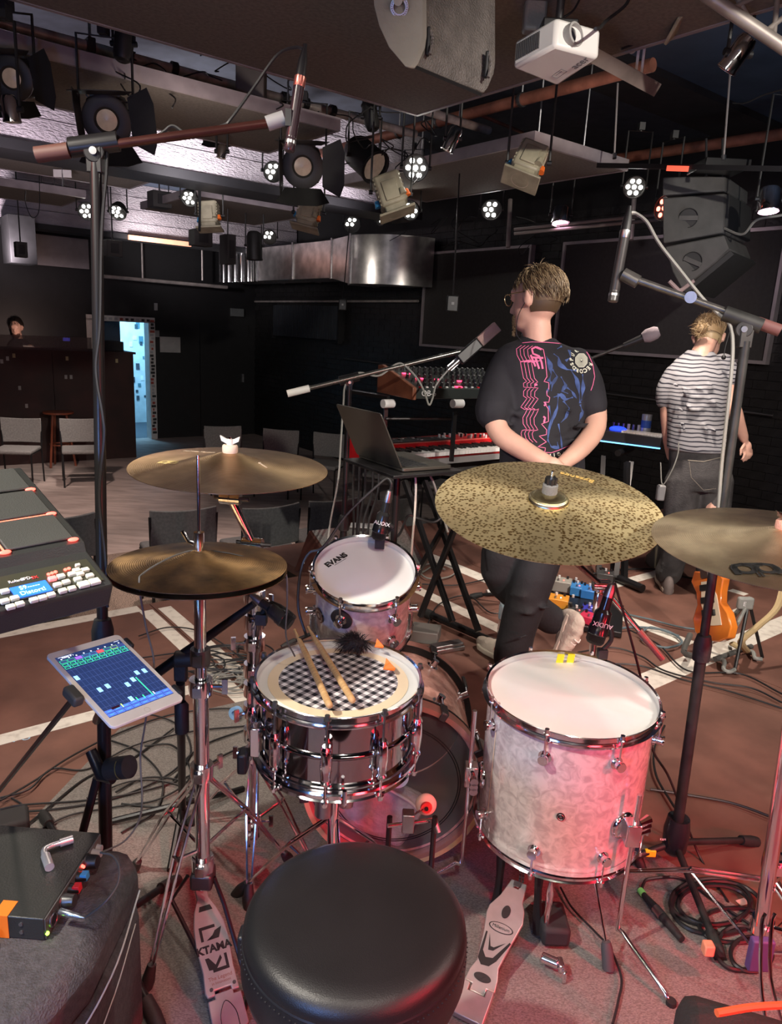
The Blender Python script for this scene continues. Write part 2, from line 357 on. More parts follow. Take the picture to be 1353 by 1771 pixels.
# small things on the back wall
def wallbox(px0,px1,b,d,name,lab,cat,m):
    p0=PB(px0[0],px0[1],b); p1=PB(px1[0],px1[1],b); a0,a1=p0.dot(U2),p1.dot(U2)
    q=MB(); rbox(q,a0,a1,b-d,b,p1.z,p0.z); o=q.build(name,m,bev=.004); prop(o,lab,cat); return o
wallbox((276,582),(312,610),12.8,.015,'notice','white notice sheet on the black wall right of the doorway','notice',mat('paper',(.42,.41,.4),.7))
wallbox((265,571),(275,583),12.8,.03,'light_switch','small pale switch plate beside the lit doorway','switch',grey)
wallbox((266,524),(272,537),12.8,.03,'sensor','small pale sensor high on the black wall above the notice','sensor',grey)
eb_=wallbox((398,533),(420,548),12.8,.05,'exit_light','dim grey emergency light box in the far dark corner','light box',mat('dim_box',(.12,.13,.13),.5))
wallbox((364,596),(373,603),12.8,.02,'wall_plate','tiny pale plate on the black wall near the corner','plate',grey)
# radiator on the right wall
R_=thing('radiator','black ribbed wall radiator high on the brick wall behind the boom stand','radiator',rm(6.5,10.8,1.5))
q=MB(); rbox(q,6.54,6.6,9.78,11.9,1.24,1.78); q.build('back_panel',m_wall,R_,w=True)
m_rad=mat('radiator_enamel',(.035,.04,.048),.4)
for i in range(44):
    q=MB(); b=9.8+i*.048; rbox(q,6.49,6.545,b,b+.026,1.25,1.77); q.build('rib',m_rad,R_,w=True)
q=MB(); rbox(q,6.47,6.56,9.76,9.79,1.2,1.8); rbox(q,6.47,6.56,11.9,11.93,1.2,1.8); q.build('end_cap',m_wall,R_,w=True)
def pipe(name,pts,r,m,lab,cat,n=12,sm=0): 
    q=MB(); q.tube(pts,r,n,sm); o=q.build(name,m); prop(o,lab,cat); return o
pipe('conduit',[W(6.55,7.95,1.85),W(6.55,12.7,1.83)],.018,m_frame,'thin grey conduit along the brick wall above the radiator','pipe')
pipe('conduit',[W(6.56,3,.9),W(6.56,9.7,.98)],.012,dsteel,'thin dark conduit along the brick wall below the boards','pipe')
# two black boards
m_board=mat('board_felt',(.035,.033,.033),.85,var=.1,vs=30)
m_bfr=mat('board_frame_metal',(.42,.38,.40),.4,.5)
for b0,b1,z0,z1,lab in ((5.97,7.85,1.26,2.47,'black pin board in an aluminium frame above the keyboards, left one'),(3.13,5.52,1.33,2.47,'larger black pin board in an aluminium frame behind the striped man')):
    t=thing('pin_board',lab,'board',rm(6.55,(b0+b1)/2,z0))
    q=MB(); rbox(q,6.555,6.6,b0+.02,b1-.02,z0+.02,z1-.02); q.build('panel',m_board,t,w=True)
    q=MB(); rbox(q,6.53,6.6,b0,b0+.03,z0,z1); rbox(q,6.53,6.6,b1-.03,b1,z0,z1); rbox(q,6.53,6.6,b0+.03,b1-.03,z0,z0+.03); rbox(q,6.53,6.6,b0+.03,b1-.03,z1-.03,z1); q.build('frame',m_bfr,t,w=True)
# ventilation duct
m_duct=mat('galvanised_duct',(.60,.58,.56),.3,.9,vs=6,var=.25)
D=thing('ventilation_duct','galvanised steel ventilation duct below the ceiling with a curved elbow','duct',rm(6.2,9,2.05))
q=MB(); rbox(q,5.72,6.2,8.85,12.2,2.10,2.60); q.build('straight_section',m_duct,D,w=True,bev=.006)
q=MB(); q.add([W(5.72,8.85,2.10),W(5.72,8.85,2.60),W(5.72,8.4,2.63),W(5.72,8.4,2.02),W(6.2,8.85,2.10),W(6.2,8.85,2.60),W(6.2,8.4,2.63),W(6.2,8.4,2.02)],[(0,1,2,3),(4,7,6,5),(1,5,6,2),(0,3,7,4),(0,4,5,1),(3,2,6,7)])
q.add([W(5.715,8.85,2.10),W(5.70,8.6,2.33),W(5.715,8.4,2.02),W(5.715,8.85,2.60),W(5.715,8.4,2.63)],[(0,1,2),(3,1,0),(4,1,3),(2,1,4)])
q.build('transition',m_duct,D,w=True,sharp=10)
q=MB(); n=14; vs=[]
for i in range(n+1):
    t=pi/2*i/n
    for r_ in (.78,.3):
        vs+= [W(5.72+.78-r_*cos(t) if r_==.78 else 6.5-.3*cos(t), 8.4-r_*sin(t)*1.0,zz) for zz in (2.02,2.63)]
fs=[]
for i in range(n):
    o_=i*4; fs+=[(o_,o_+4,o_+5,o_+1),(o_+2,o_+3,o_+7,o_+6),(o_+1,o_+5,o_+7,o_+3),(o_,o_+2,o_+6,o_+4)]
q.add(vs,fs); q.build('elbow',m_duct,D,w=True)
for b in (8.4,8.85,9.9,11.0): 
    q=MB(); rbox(q,5.70,6.21,b-.015,b+.015,2.09 if b>8.5 else 2.0,2.62 if b>8.5 else 2.65); q.build('flange',steel,D,w=True)
q=MB(); q.k=0
for i in range(7):
    b=12.2-.02-i*.2; 
q=MB(); 
for i in range(26): q.cyl(W(5.74,12.0-i*.11+.0,2.02),W(5.74,12.0-i*.11,2.0),.004)
for i,b in enumerate((11.2,11.45,11.7,11.95,12.15)):
    q=MB(); q.lathe([(.11,2.09),(.11,2.61)],12,Matrix.Translation(W(5.70,b,0))@RM,a0=pi/2,a1=pi*1.5); q.build('curved_baffle',chrome,D,w=True)
# ceiling acoustic panels
def panel(a0,a1,b0,b1,lab,z=2.6,h=.07,m=m_panel,hang=True):
    t=thing('ceiling_panel',lab,'panel',rm((a0+a1)/2,(b0+b1)/2,z))
    q=MB(); rbox(q,a0+.02,a1-.02,b0+.02,b1-.02,z,z+h-.01); q.build('felt_board',m,t,w=True)
    q=MB(); rbox(q,a0,a0+.02,b0,b1,z-.004,z+h); rbox(q,a1-.02,a1,b0,b1,z-.004,z+h); rbox(q,a0+.02,a1-.02,b0,b0+.02,z-.004,z+h); rbox(q,a0+.02,a1-.02,b1-.02,b1,z-.004,z+h); q.build('edge_frame',m_pinkedge,t,w=True)
    for a in (a0+.25,a1-.25):
        for b in (b0+.2,b1-.2):
            q=MB(); q.cyl(W(a,b,z+h),W(a,b,ZC),.006,n=6); q.build('hanging_rod',steel,t,w=True)
    return t
panel(-1.2,2.74,.9,3.45,'big grey ceiling panel directly above the drums','')if 0 else panel(-1.2,2.76,.6,3.45,'big grey felt ceiling panel directly above the drum kit')
panel(-1.5,2.65,4.05,4.95,'long grey ceiling panel behind the lighting pipe')
panel(3.6,4.56,3.35,5.5,'square grey ceiling panel above the shirtless arms of the front man'.replace('shirtless arms of the ',''))
panel(-1.5,2.49,6.62,7.36,'grey ceiling panel with a lamp tray, just beyond the nearer beam')
panel(-1.5,2.36,8.3,9.24,'far grey ceiling panel at the upper left over the hall')
panel(3.0,4.4,7.1,8.55,'dark grey ceiling panel in front of the duct')
q=MB(); rbox(q,1.25,2.5,6.60,6.66,2.575,2.60); o=q.build('lamp_tray',m_pinkedge); prop(o,'long pale strip lamp tray at the edge of a ceiling panel','tray')
# pipes
m_pipe=mat('scaffold_steel',(.42,.38,.36),.4,.3,vs=14,var=.3); m_rust=mat('rusty_brown_pipe',(.26,.10,.065),.55,.2,vs=10,var=.3); m_lpipe=mat('light_grey_pipe',(.5,.46,.44),.4,.4)
zp=2.8
p1=thing('lighting_pipe','long grey steel lighting pipe with clamped lamps at upper left','pipe',rm(2,4.38,zp))
q=MB(); q.cyl(W(-.5,4.38,zp),W(3.52,4.41,zp),.026,n=16); q.build('tube',m_pipe,p1,w=True)
for a in (.5,1.3,2.2,3.1):
    q=MB(); q.cyl(W(a,4.38,zp+.02),W(a,4.38,ZC),.008,n=8); q.build('hanging_rod',steel,p1,w=True)
    q=MB(); rbox(q,a-.02,a+.02,4.345,4.415,zp-.035,zp+.035); q.build('clamp',dsteel,p1,w=True,bev=.005)
for a in (1.5,1.75,2.45,2.6,2.8):
    q=MB(); q.lathe([(.028,-.018),(.034,-.018),(.034,.018),(.028,.018)],12,fr(W(a,4.38,zp),U2),closed=True); q.build('cable_tie',black,p1,w=True)
p2=thing('lighting_pipe','short grey pipe end beyond the corner of the big ceiling panel','pipe',rm(3.5,3.92,zp))
q=MB(); q.cyl(W(2.6,3.9,zp),W(3.79,3.95,zp),.026,n=16); q.build('tube',m_pipe,p2,w=True)
q=MB(); q.cyl(W(3.5,3.93,zp+.02),W(3.5,3.93,ZC),.008,n=8); q.build('hanging_rod',steel,p2,w=True)
zr=2.9
rp=thing('brown_pipe','rust brown painted pipe crossing under the ceiling behind the projector','pipe',W(3.7,4,zr))
a_=PZ(650,240,zr); b_=PZ(1130,112,zr)
q=MB(); q.cyl(a_+(a_-b_)*.35,b_,.035,n=16); q.build('tube',m_rust,rp,w=True)
for t in (.12,.3,.62): 
    c=a_.lerp(b_,t); q=MB(); q.lathe([(.036,-.012),(.043,-.012),(.043,.012),(.036,.012)],16,fr(c,b_-a_),closed=True); q.build('pipe_clip',dsteel,rp,w=True)
    q=MB(); q.cyl(c,V((c.x,c.y,ZC)),.006,n=6); q.build('hanging_rod',steel,rp,w=True)
q=MB(); a_=PZ(1000,285,2.95); b_=PZ(1353,232,2.95); q.cyl(a_,b_+(b_-a_)*.3,.04,n=16); o=q.build('brown_pipe',m_rust); prop(o,'dull brown pipe along the ceiling above the hanging line array','pipe')
q=MB(); q.cyl(PZ(815,192,2.9),PZ(905,230,2.9),.012,n=8); o=q.build('thin_pipe',m_rust); prop(o,'thin brown rod with a hook behind the beige lamp','rod')
# ledge with hangers (curtain rail) in front of the back wall
t=thing('curtain_rail','thin metal ledge rail with vertical hangers on the far black wall','rail',rm(5,12.4,2.05))
q=MB(); p0=PB(180,478,12.4); p1_=PB(393,497,12.4); q.cyl(p0,p1_,.03,n=8); q.build('rail',m_frame,t,w=True)
for x in (247,350):
    a=PB(x,485,12.4); q=MB(); q.cyl(a,V((a.x,a.y,2.6)),.015,n=6); q.build('hanger',m_frame,t,w=True)
o=wallbox((50,403),(154,466),12.75,.03,'grey_panel','dim grey panel on the far wall left of the stand pole','panel',mat('dim_grey',(.30,.27,.28),.8))
o=wallbox((0,375),(50,460),11.2,.5,'dark_cabinet','dark hanging cabinet under the far beam at the left edge','cabinet',matte)
o=wallbox((221,406),(329,427),11.25,.05,'strip_light_bracket','orange lit strip along the bottom edge of the far beam','strip light',mat('orange_strip',(.8,.35,.22),.5,emit=(1,.42,.25),es=.5))
# ---------------------------------------------------------------- drum kit
m_bronze=mat('lathed_bronze',(.52,.40,.20),.3,1,var=.25,vs=6); 
def cym_mat(name,c1,c2,rough,vs,ringbump=.25,metal=1,ramp=(.4,.6),dist=0):
    m=mat(name,c1,rough,metal,vs=vs,col2=c2,ramp=ramp,detail=8); nt,b=nodes(m)
    tc=nt.nodes.new('ShaderNodeTexCoord'); wv=nt.nodes.new('ShaderNodeTexWave'); wv.wave_type='RINGS'; wv.rings_direction='Z'; wv.inputs['Scale'].default_value=75; wv.inputs['Distortion'].default_value=.6
    nt.links.new(tc.outputs['Object'],wv.inputs['Vector']); bp=nt.nodes.new('ShaderNodeBump'); bp.inputs['Strength'].default_value=ringbump; bp.inputs['Distance'].default_value=.002
    n3=nt.nodes.new('ShaderNodeTexNoise'); n3.inputs['Scale'].default_value=22; nt.links.new(tc.outputs['Object'],n3.inputs['Vector'])
    b2=nt.nodes.new('ShaderNodeBump'); b2.inputs['Strength'].default_value=.25; b2.inputs['Distance'].default_value=.004; nt.links.new(n3.outputs['Fac'],b2.inputs['Height'])
    nt.links.new(wv.outputs['Fac'],bp.inputs['Height']); nt.links.new(b2.outputs['Normal'],bp.inputs['Normal']); nt.links.new(bp.outputs['Normal'],b.inputs['Normal'])
    b.inputs['Anisotropic'].default_value=.75; tg=nt.nodes.new('ShaderNodeTangent'); tg.direction_type='RADIAL'; tg.axis='Z'; nt.links.new(tg.outputs[0],b.inputs['Tangent']); b.inputs['Anisotropic Rotation'].default_value=0; return m
m_cr=cym_mat('bronze_traditional',(.64,.46,.27),(.44,.30,.17),.40,9)
m_hat=cym_mat('dark_patina_bronze',(.46,.29,.14),(.17,.11,.065),.45,16,.2,ramp=(.35,.65))
m_rcr=cym_mat('light_bronze',(.82,.68,.46),(.60,.47,.31),.42,12)
m_ride=cym_mat('speckled_bronze',(.78,.60,.27),(.24,.15,.06),.46,30,.12,ramp=(.40,.50),metal=.85)
nt,b=nodes(m_ride)
for n in nt.nodes:
    if n.type=='MAPPING': n.inputs['Scale'].default_value=(1,1.0,1)
vo=nt.nodes.new('ShaderNodeTexVoronoi'); vo.inputs['Scale'].default_value=115; tcx=nt.nodes.new('ShaderNodeTexCoord'); nt.links.new(tcx.outputs['Object'],vo.inputs['Vector'])
rmp=nt.nodes.new('ShaderNodeValToRGB'); rmp.color_ramp.elements[0].position=.30; rmp.color_ramp.elements[0].color=(.28,.20,.12,1); rmp.color_ramp.elements[1].position=.50; rmp.color_ramp.elements[1].color=(1,1,1,1)
nt.links.new(vo.outputs['Distance'],rmp.inputs['Fac'])
src=b.inputs['Base Color'].links[0].from_socket
mx=nt.nodes.new('ShaderNodeMix'); mx.data_type='RGBA'; mx.blend_type='MULTIPLY'
n4=nt.nodes.new('ShaderNodeTexNoise'); n4.inputs['Scale'].default_value=5; nt.links.new(tcx.outputs['Object'],n4.inputs['Vector'])
r4=nt.nodes.new('ShaderNodeValToRGB'); r4.color_ramp.elements[0].position=.35; r4.color_ramp.elements[0].color=(.65,.65,.65,1); r4.color_ramp.elements[1].position=.5
nt.links.new(n4.outputs['Fac'],r4.inputs['Fac']); nt.links.new(r4.outputs['Color'],mx.inputs[0]); nt.links.new(rmp.outputs['Color'],mx.inputs[7])
rs=nt.nodes.new('ShaderNodeValToRGB'); rs.color_ramp.elements[0].color=(.46,.38,.22,1); rs.color_ramp.elements[1].color=(.95,.78,.42,1); nt.links.new(n4.outputs['Fac'],rs.inputs['Fac'])
nt.links.new(rs.outputs['Color'],mx.inputs[6]); nt.links.new(mx.outputs[2],b.inputs['Base Color'])
m_bell=cym_mat('ride_bell_bronze',(.74,.68,.40),(.48,.40,.22),.3,14,.1)
m_felt=mat('grey_felt',(.16,.16,.155),.95,bump=.3,bs=300); m_rfelt=mat('red_felt',(.6,.3,.24),.9,bump=.3,bs=300); m_wfelt=mat('pale_felt',(.75,.6,.5),.9)
m_pearl=mat('white_marine_pearl',(.58,.55,.54),.25,0,vs=38,col2=(.40,.37,.37),ramp=(.36,.62),coat=.6,detail=3)
nt,b=nodes(m_pearl)
for n in nt.nodes:
    if n.type=='TEX_NOISE': n.inputs['Distortion'].default_value=1.2
m_pinkp=mat('pink_marine_pearl',(.85,.46,.38),.25,0,vs=34,col2=(.60,.28,.23),ramp=(.36,.56),coat=.5,detail=3)
m_head=mat('coated_drumhead',(.80,.79,.77),.55,var=.04,vs=5); m_black_ink=mat('black_ink',(.012,.012,.012),.6); m_white_ink=mat('white_ink',(.8,.8,.8),.6)
m_dk=mat('dark_chrome',(.10,.10,.11),.12,1)
def cymbal(name,lab,C,R,tilt,m,mb=None,bell=.13,bh=.055,rise=.1,thick=.0012,split=False,cone=False):
    """tilt: normal vector"""
    M=fr(C,tilt); t=thing(name,lab,'cymbal',M)
    rb=R*bell*1.6; hb=R*bh*1.5; pr=[(.006,hb+R*rise)]
    for i in range(1,9):
        a=i/8*pi/2; pr.append((rb*sin(a),R*rise+hb*cos(a)*1.0))
    k=14
    for i in range(1,k+1):
        u=i/k; r_=rb+(R-rb)*u; pr.append((r_,R*rise*(1-u**1.25)))
    if cone:
        pr=[]
        for i in range(30):
            r_=.006+(R-.006)*(i/29)**1.15; pr.append((r_,R*rise*(1-(r_/R)**1.3)+hb*math.exp(-(r_/(rb*.95))**1.9)))
    if split:
        q=MB(); q.lathe(pr[:9],48); q.build('bell',mb,t); q=MB(); full=pr[8:]+[(r_,z-thick) for r_,z in reversed(pr[8:])]; q.lathe(full,96,closed=True); q.build('bow',m,t,sharp=60)
    else:
        q=MB(); full=pr+[(r_,z-thick) for r_,z in reversed(pr)]; q.lathe(full,96,closed=True); q.build('plate',m,t,sharp=60)
    return t,M,hb+R*rise
def top_hw(t,h,fm,nut=True,col=None):
    q=MB(); q.lathe([(.003,h-.004),(.017,h-.004),(.018,h),(.018,h+.012),(.016,h+.015),(.003,h+.015)],24); q.build('felt_washer',fm,t)
    if nut:
        q=MB(); q.cyl((0,0,h+.015),(0,0,h+.028),.008,n=12); 
        for a in (0,pi): q.add([(cos(a)*.006-sin(a)*.003,sin(a)*.006,h+.017),(cos(a)*.02,sin(a)*.02+.003,h+.024),(cos(a)*.023,sin(a)*.023+.003,h+.036),(cos(a)*.007,sin(a)*.007+.003,h+.028),
             (cos(a)*.006,sin(a)*.006-.004,h+.017),(cos(a)*.02,sin(a)*.02-.003,h+.024),(cos(a)*.023,sin(a)*.023-.003,h+.036),(cos(a)*.007,sin(a)*.007-.003,h+.028)],[(0,1,2,3),(7,6,5,4),(0,4,5,1),(1,5,6,2),(2,6,7,3),(3,7,4,0)])
        q.build('wing_nut',col or chrome,t)
    q=MB(); q.cyl((0,0,h-.03),(0,0,h+.034),.0035,n=8); q.build('threaded_rod',chrome,t)
# --- logo: two-lobed band mark
def band_logo(t,M,s,m,nm='maker_mark'):
    q=MB()
    def ringpoly(c,r0,r1,z=.0003):
        n=20; vs=[(c[0]+r*cos(2*pi*i/n),c[1]+r*sin(2*pi*i/n),z) for r in (r0,r1) for i in range(n)]
        q.add([V(v)*1 for v in vs],[(i,(i+1)%n,(i+1)%n+n,i+n) for i in range(n)])
    ringpoly((-.42,0),.26,.47); ringpoly((.42,0),.26,.47)
    for pl in ([(-.95,-.5),(-.66,-.5),(-.66,.3),(-.42,.42),(-.42,.5),(-.8,.38),(-.95,.1)],[(.95,-.5),(.66,-.5),(.66,.3),(.42,.42),(.42,.5),(.8,.38),(.95,.1)],[(-.42,.28),(.42,.28),(.42,.5),(-.42,.5)],[(-.12,-.7),(-.02,-.7),(-.02,.3),(-.12,.3)],[(.02,-.7),(.12,-.7),(.12,.3),(.02,.3)]):
        q.add([(x,y,.0003) for x,y in pl],[tuple(range(len(pl)))])
    q.v=[M@(v*s) for v in q.v]; q.build(nm,m,t,flat=True)
# positions
C_hat=P(345,985,1.495); C_cr=P(398,812,1.71); C_ride=P(946,888,1.815); C_rcr=P(1350,950,1.5)
def onbow(M,R,ang,rr,rise=.1,bell=.208):
    rb=R*bell; u=(rr-rb)/(R-rb); z=R*rise*(1-u**1.25)+.0006; sl=-R*rise*1.25*u**.25/(R-rb)
    d=V((cos(ang),sin(ang),0)); nrm=V((-sl*d.x,-sl*d.y,1)); return fr(d*rr+V((0,0,z)),nrm,d.cross(V((0,0,1)))*-1)
def cone_frame(M,R,px,py,rise,bell,bh):
    rb=R*bell*1.6; hb=R*bh*1.5; f=lambda r_: R*rise*(1-(r_/R)**1.3)+hb*math.exp(-(r_/(rb*.95))**1.9)
    z=0
    for _ in range(6):
        x,y=fpx(M@Matrix.Translation((0,0,z)),px,py); r_=math.hypot(x,y); z=f(r_)
    sl=(f(r_+.002)-f(r_-.002))/.004; n_=V((-sl*x/r_,-sl*y/r_,1)).normalized(); return V((x,y,z))+n_*.0012,n_
# left crash
t,M,h=cymbal('crash_cymbal','large bronze crash cymbal with a pale maker mark, on the left above the hi-hat',C_cr+V((0,0,.004)),.2285,V((.015,-.045,1)),m_cr,cone=True,bell=.17,bh=.07,rise=.07)
top_hw(t,h,m_wfelt,col=white); pL_,nL_=cone_frame(M,.2285,292,800,.07,.17,.07)
band_logo(t,fr(pL_,nL_,(.98,-.25,0)),.025,mat('gold_ink',(.95,.78,.34),.5))
for a,s_,tx in ((100,.012,'MASTER SOUND'),(45,.010,'Byzance')): 
    pL_,nL_=cone_frame(M,.2285,*((345,782) if a==100 else (455,805)),.07,.17,.07); text(tx,s_,M@fr(pL_,nL_,(1,-.3 if a==100 else -.9,0)),mat('silver_ink',(.62,.52,.42),.5),t)
# hi-hat
tp,M,h=cymbal('hi_hat_cymbal','dark brown patina upper hi-hat cymbal with a cable over it',C_hat+V((0,0,.010)),.178,V((0,.02,1)),m_hat,cone=True,bell=.15)
t,M,h2=cymbal('hi_hat_cymbal','dark brown lower hi-hat cymbal just under the upper one',C_hat-V((0,0,.004)),.178,V((.0,-.03,-1)),m_hat)
# ride
t,M,h=cymbal('ride_cymbal','big speckled golden ride cymbal in front of the man in black',C_ride+V((0,0,.018)),.28,V((-.02,-.235,1)),m_ride,m_bell,bell=.115,split=True,rise=.06)
q=MB(); q.lathe([(.003,h-.004),(.019,h-.004),(.019,h+.02),(.016,h+.023),(.003,h+.023)],24); q.build('felt_washer',m_felt,t)
q=MB(); q.cyl((0,0,h+.022),(0,0,h+.038),.013,n=16); 
for i in range(8): q.box((.0135*cos(i*pi/4),.0135*sin(i*pi/4),h+.03),(.004,.004,.016))
q.build('knob_nut',black,t); q=MB(); q.cyl((0,0,h+.03),(0,0,h+.055),.0035,n=8); q.build('threaded_rod',chrome,t)
F_=onbow(M,.28,rad(58),.2,rise=.06,bell=.184); text('Byzance',.03,M@F_,mat('ochre_ink',(.55,.38,.12),.5),t)
# right crash
t,M,h=cymbal('crash_cymbal','light bronze crash cymbal with a big black maker mark at the right edge',C_rcr+V((0,0,.008)),.253,V((-.04,-.075,1)),m_rcr,rise=.075,cone=True,bell=.16)
top_hw(t,h,m_rfelt); pL_,nL_=cone_frame(M,.253,1307,984,.075,.16,.055)
band_logo(t,fr(pL_,nL_,(1,-.05,0)),.047,m_black_ink)
for i in range(3):
    pass
# --- drum builder: frame M has z = axis, origin at centre of the TOP bearing edge
def lug_small(t,ang,r,z,m=chrome,rodto=None):
    c=V((cos(ang),sin(ang),0)); q=MB(); q.cyl(c*r+V((0,0,z)),c*(r+.006)+V((0,0,z)),.0155,n=20); q.cyl(c*(r+.006)+V((0,0,z)),c*(r+.022)+V((0,0,z)),.010,.011,n=16); q.cyl(c*(r+.022)+V((0,0,z)),c*(r+.026)+V((0,0,z)),.0125,.0115,n=16)
    o=q.build('lug',m,t); q=MB(); q.cyl(c*(r+.013)+V((0,0,z)),c*(r+.013)+V((0,0,rodto)),.0028,n=8); zz=rodto; s_=1 if rodto>z else -1
    q.cyl(c*(r+.013)+V((0,0,zz)),c*(r+.013)+V((0,0,zz+.012*s_)),.0055,n=6); q.cyl(c*(r+.013)+V((0,0,zz-.002*s_)),c*(r+.013)+V((0,0,zz)),.0075,n=12); q.build('tension_rod',m,o)
def hoop(t,r,z,up=1,m=chrome,n=96,name='hoop'):
    # triple flanged hoop
    q=MB(); a=.0016; pr=[(r+.003,z-.008*up),(r+.014,z-.008*up),(r+.016,z-.004*up),(r+.006,z-.001*up),(r+.0055,z+.012*up),(r+.010,z+.016*up),(r+.0085,z+.0175*up),(r+.004,z+.014*up),(r+.0035,z-.002*up)]
    q.lathe(pr,n,closed=True); return q.build(name,m,t,sharp=50)
def drum(name,lab,M,r,h,mshell,mtop,nl,a0,mbot=None):
    t=thing(name,lab,'drum',M)
    q=MB(); q.lathe([(r,-.004),(r,-h+.004),(r-.006,-h+.002),(r-.006,-.002)],96,closed=True); q.build('shell',mshell,t,sharp=60)
    q=MB(); q.lathe([(.0001,0),(r-.004,0),(r+.003,-.003),(r+.003,-.008)],96); q.build('batter_head',mtop,t,sharp=80)
    q=MB(); q.lathe([(.0001,-h),(r-.004,-h),(r+.003,-h+.003),(r+.003,-h+.008)],64); q.build('bottom_head',mbot or mtop,t,sharp=80)
    hoop(t,r,.0,1); hoop(t,r,-h,-1)
    return t
# snare
C_sn=P(586,1168,1.64); MS=fr(C_sn-V((0,0,.012)),V((.0,-.02,1)))
r=.178; h=.165
sn=thing('snare_drum','chrome steel snare drum with ten lugs, on its stand left of the bass drum','drum',MS)
m_snsh=mat('mirror_chrome_shell',(.40,.38,.40),.07,1,var=.02)
q=MB(); q.lathe([(r,-.003),(r,-.014),(r-.004,-.018),(r-.004,-.074),(r+.002,-.079),(r+.003,-.0825),(r+.002,-.086),(r-.004,-.091),(r-.004,-h+.018),(r,-h+.014),(r,-h+.003),(r-.008,-h+.003),(r-.008,-.003)],96,closed=True); q.build('shell',m_snsh,sn,sharp=40)
q=MB(); q.lathe([(.0001,0),(r-.004,0),(r+.003,-.003),(r+.003,-.008)],96); q.build('batter_head',m_head,sn,sharp=80)
q=MB(); q.lathe([(.0001,-h),(r-.004,-h),(r+.003,-h+.003)],64); q.build('bottom_head',m_head,sn,sharp=80)
hoop(sn,r,0); hoop(sn,r,-h,-1)
for i in range(10):
    a=rad(-92+36*i); c=V((cos(a),sin(a),0)); F_=fr(c*(r+.004),(0,0,1),c)
    q=MB()
    q.loft([(F_@V((.010,0,z)),.011*s_,.012*s_,None) for z,s_ in ((-.045,.8),(-.052,1.05),(-.056,.8),(-.062,1),(-.09,1.15),(-.118,1),(-.124,.8),(-.128,1.05),(-.135,.8))],12)
    lg=q.build('lug',chrome,sn,sharp=30)
    for z0,z1 in ((-.045,.016),(-.135,-h-.014)):
        q=MB(); q.cyl(F_@V((.010,0,z0)),F_@V((.010,0,z1)),.0027,n=8); s_=1 if z1>z0 else -1
        q.cyl(F_@V((.010,0,z1-.003*s_)),F_@V((.010,0,z1)),.008,n=12); q.cyl(F_@V((.010,0,z1)),F_@V((.010,0,z1+.009*s_)),.0055,n=6); q.build('tension_rod',dsteel if z1>0 else chrome,lg)
    if z1: pass
# throw-off and strainer
a=rad(-150); c=V((cos(a),sin(a),0)); F_=fr(c*(r+.004),(0,0,1),c); q=MB(); q.box(F_@V((.012,0,-.10)),(.022,.03,.07)); q.build('throw_off',chrome,sn,bev=.003)
q=MB(); q.box(F_@V((.04,0,-.145)),(.022,.035,.05)); q.build('lever_grip',black,sn,bev=.006)
# O-ring and gingham cloth
MC=MS@Matrix.Translation((0,0,.0006)); cl=thing('muffle_cloth','black and white gingham cloth disc with a cream ring, on the snare drum head','cloth',MC)
m_ring=mat('cream_ring',(.80,.66,.47),.6,var=.04)
q=MB(); q.lathe([(.133,0),(.158,0),(.158,.0008),(.133,.0008)],72,closed=True); q.build('ring',m_ring,cl)
gm=mat('gingham',(.8,.8,.8),.9); nt,b=nodes(gm)
tc=nt.nodes.new('ShaderNodeTexCoord'); sp=nt.nodes.new('ShaderNodeSeparateXYZ'); mpn=nt.nodes.new('ShaderNodeMapping'); mpn.inputs['Rotation'].default_value=(0,0,rad(36)); nt.links.new(tc.outputs['Object'],mpn.inputs['Vector']); nt.links.new(mpn.outputs['Vector'],sp.inputs[0])
outs=[]
for k in (0,1):
    m1=nt.nodes.new('ShaderNodeMath'); m1.operation='MULTIPLY'; m1.inputs[1].default_value=44; nt.links.new(sp.outputs[k],m1.inputs[0])
    m2=nt.nodes.new('ShaderNodeMath'); m2.operation='FRACT'; nt.links.new(m1.outputs[0],m2.inputs[0])
    m3=nt.nodes.new('ShaderNodeMath'); m3.operation='GREATER_THAN'; m3.inputs[1].default_value=.5; nt.links.new(m2.outputs[0],m3.inputs[0]); outs.append(m3)
ad=nt.nodes.new('ShaderNodeMath'); ad.operation='ADD'; nt.links.new(outs[0].outputs[0],ad.inputs[0]); nt.links.new(outs[1].outputs[0],ad.inputs[1])
mu=nt.nodes.new('ShaderNodeMath'); mu.operation='MULTIPLY'; mu.inputs[1].default_value=.5; nt.links.new(ad.outputs[0],mu.inputs[0])
cr=nt.nodes.new('ShaderNodeValToRGB'); cr.color_ramp.interpolation='CONSTANT'; cr.color_ramp.elements[0].color=(.010,.010,.016,1); cr.color_ramp.elements[1].position=.4; cr.color_ramp.elements[1].color=(.27,.25,.27,1); e=cr.color_ramp.elements.new(.8); e.color=(.80,.76,.78,1)
nt.links.new(mu.outputs[0],cr.inputs['Fac']); nt.links.new(cr.outputs['Color'],b.inputs['Base Color'])
q=MB(); n=48; vs=[]
q.lathe([(.0001,.001),(.05,.0016),(.1,.0012),(.134,.0009)],72); q.build('fabric',gm,cl)
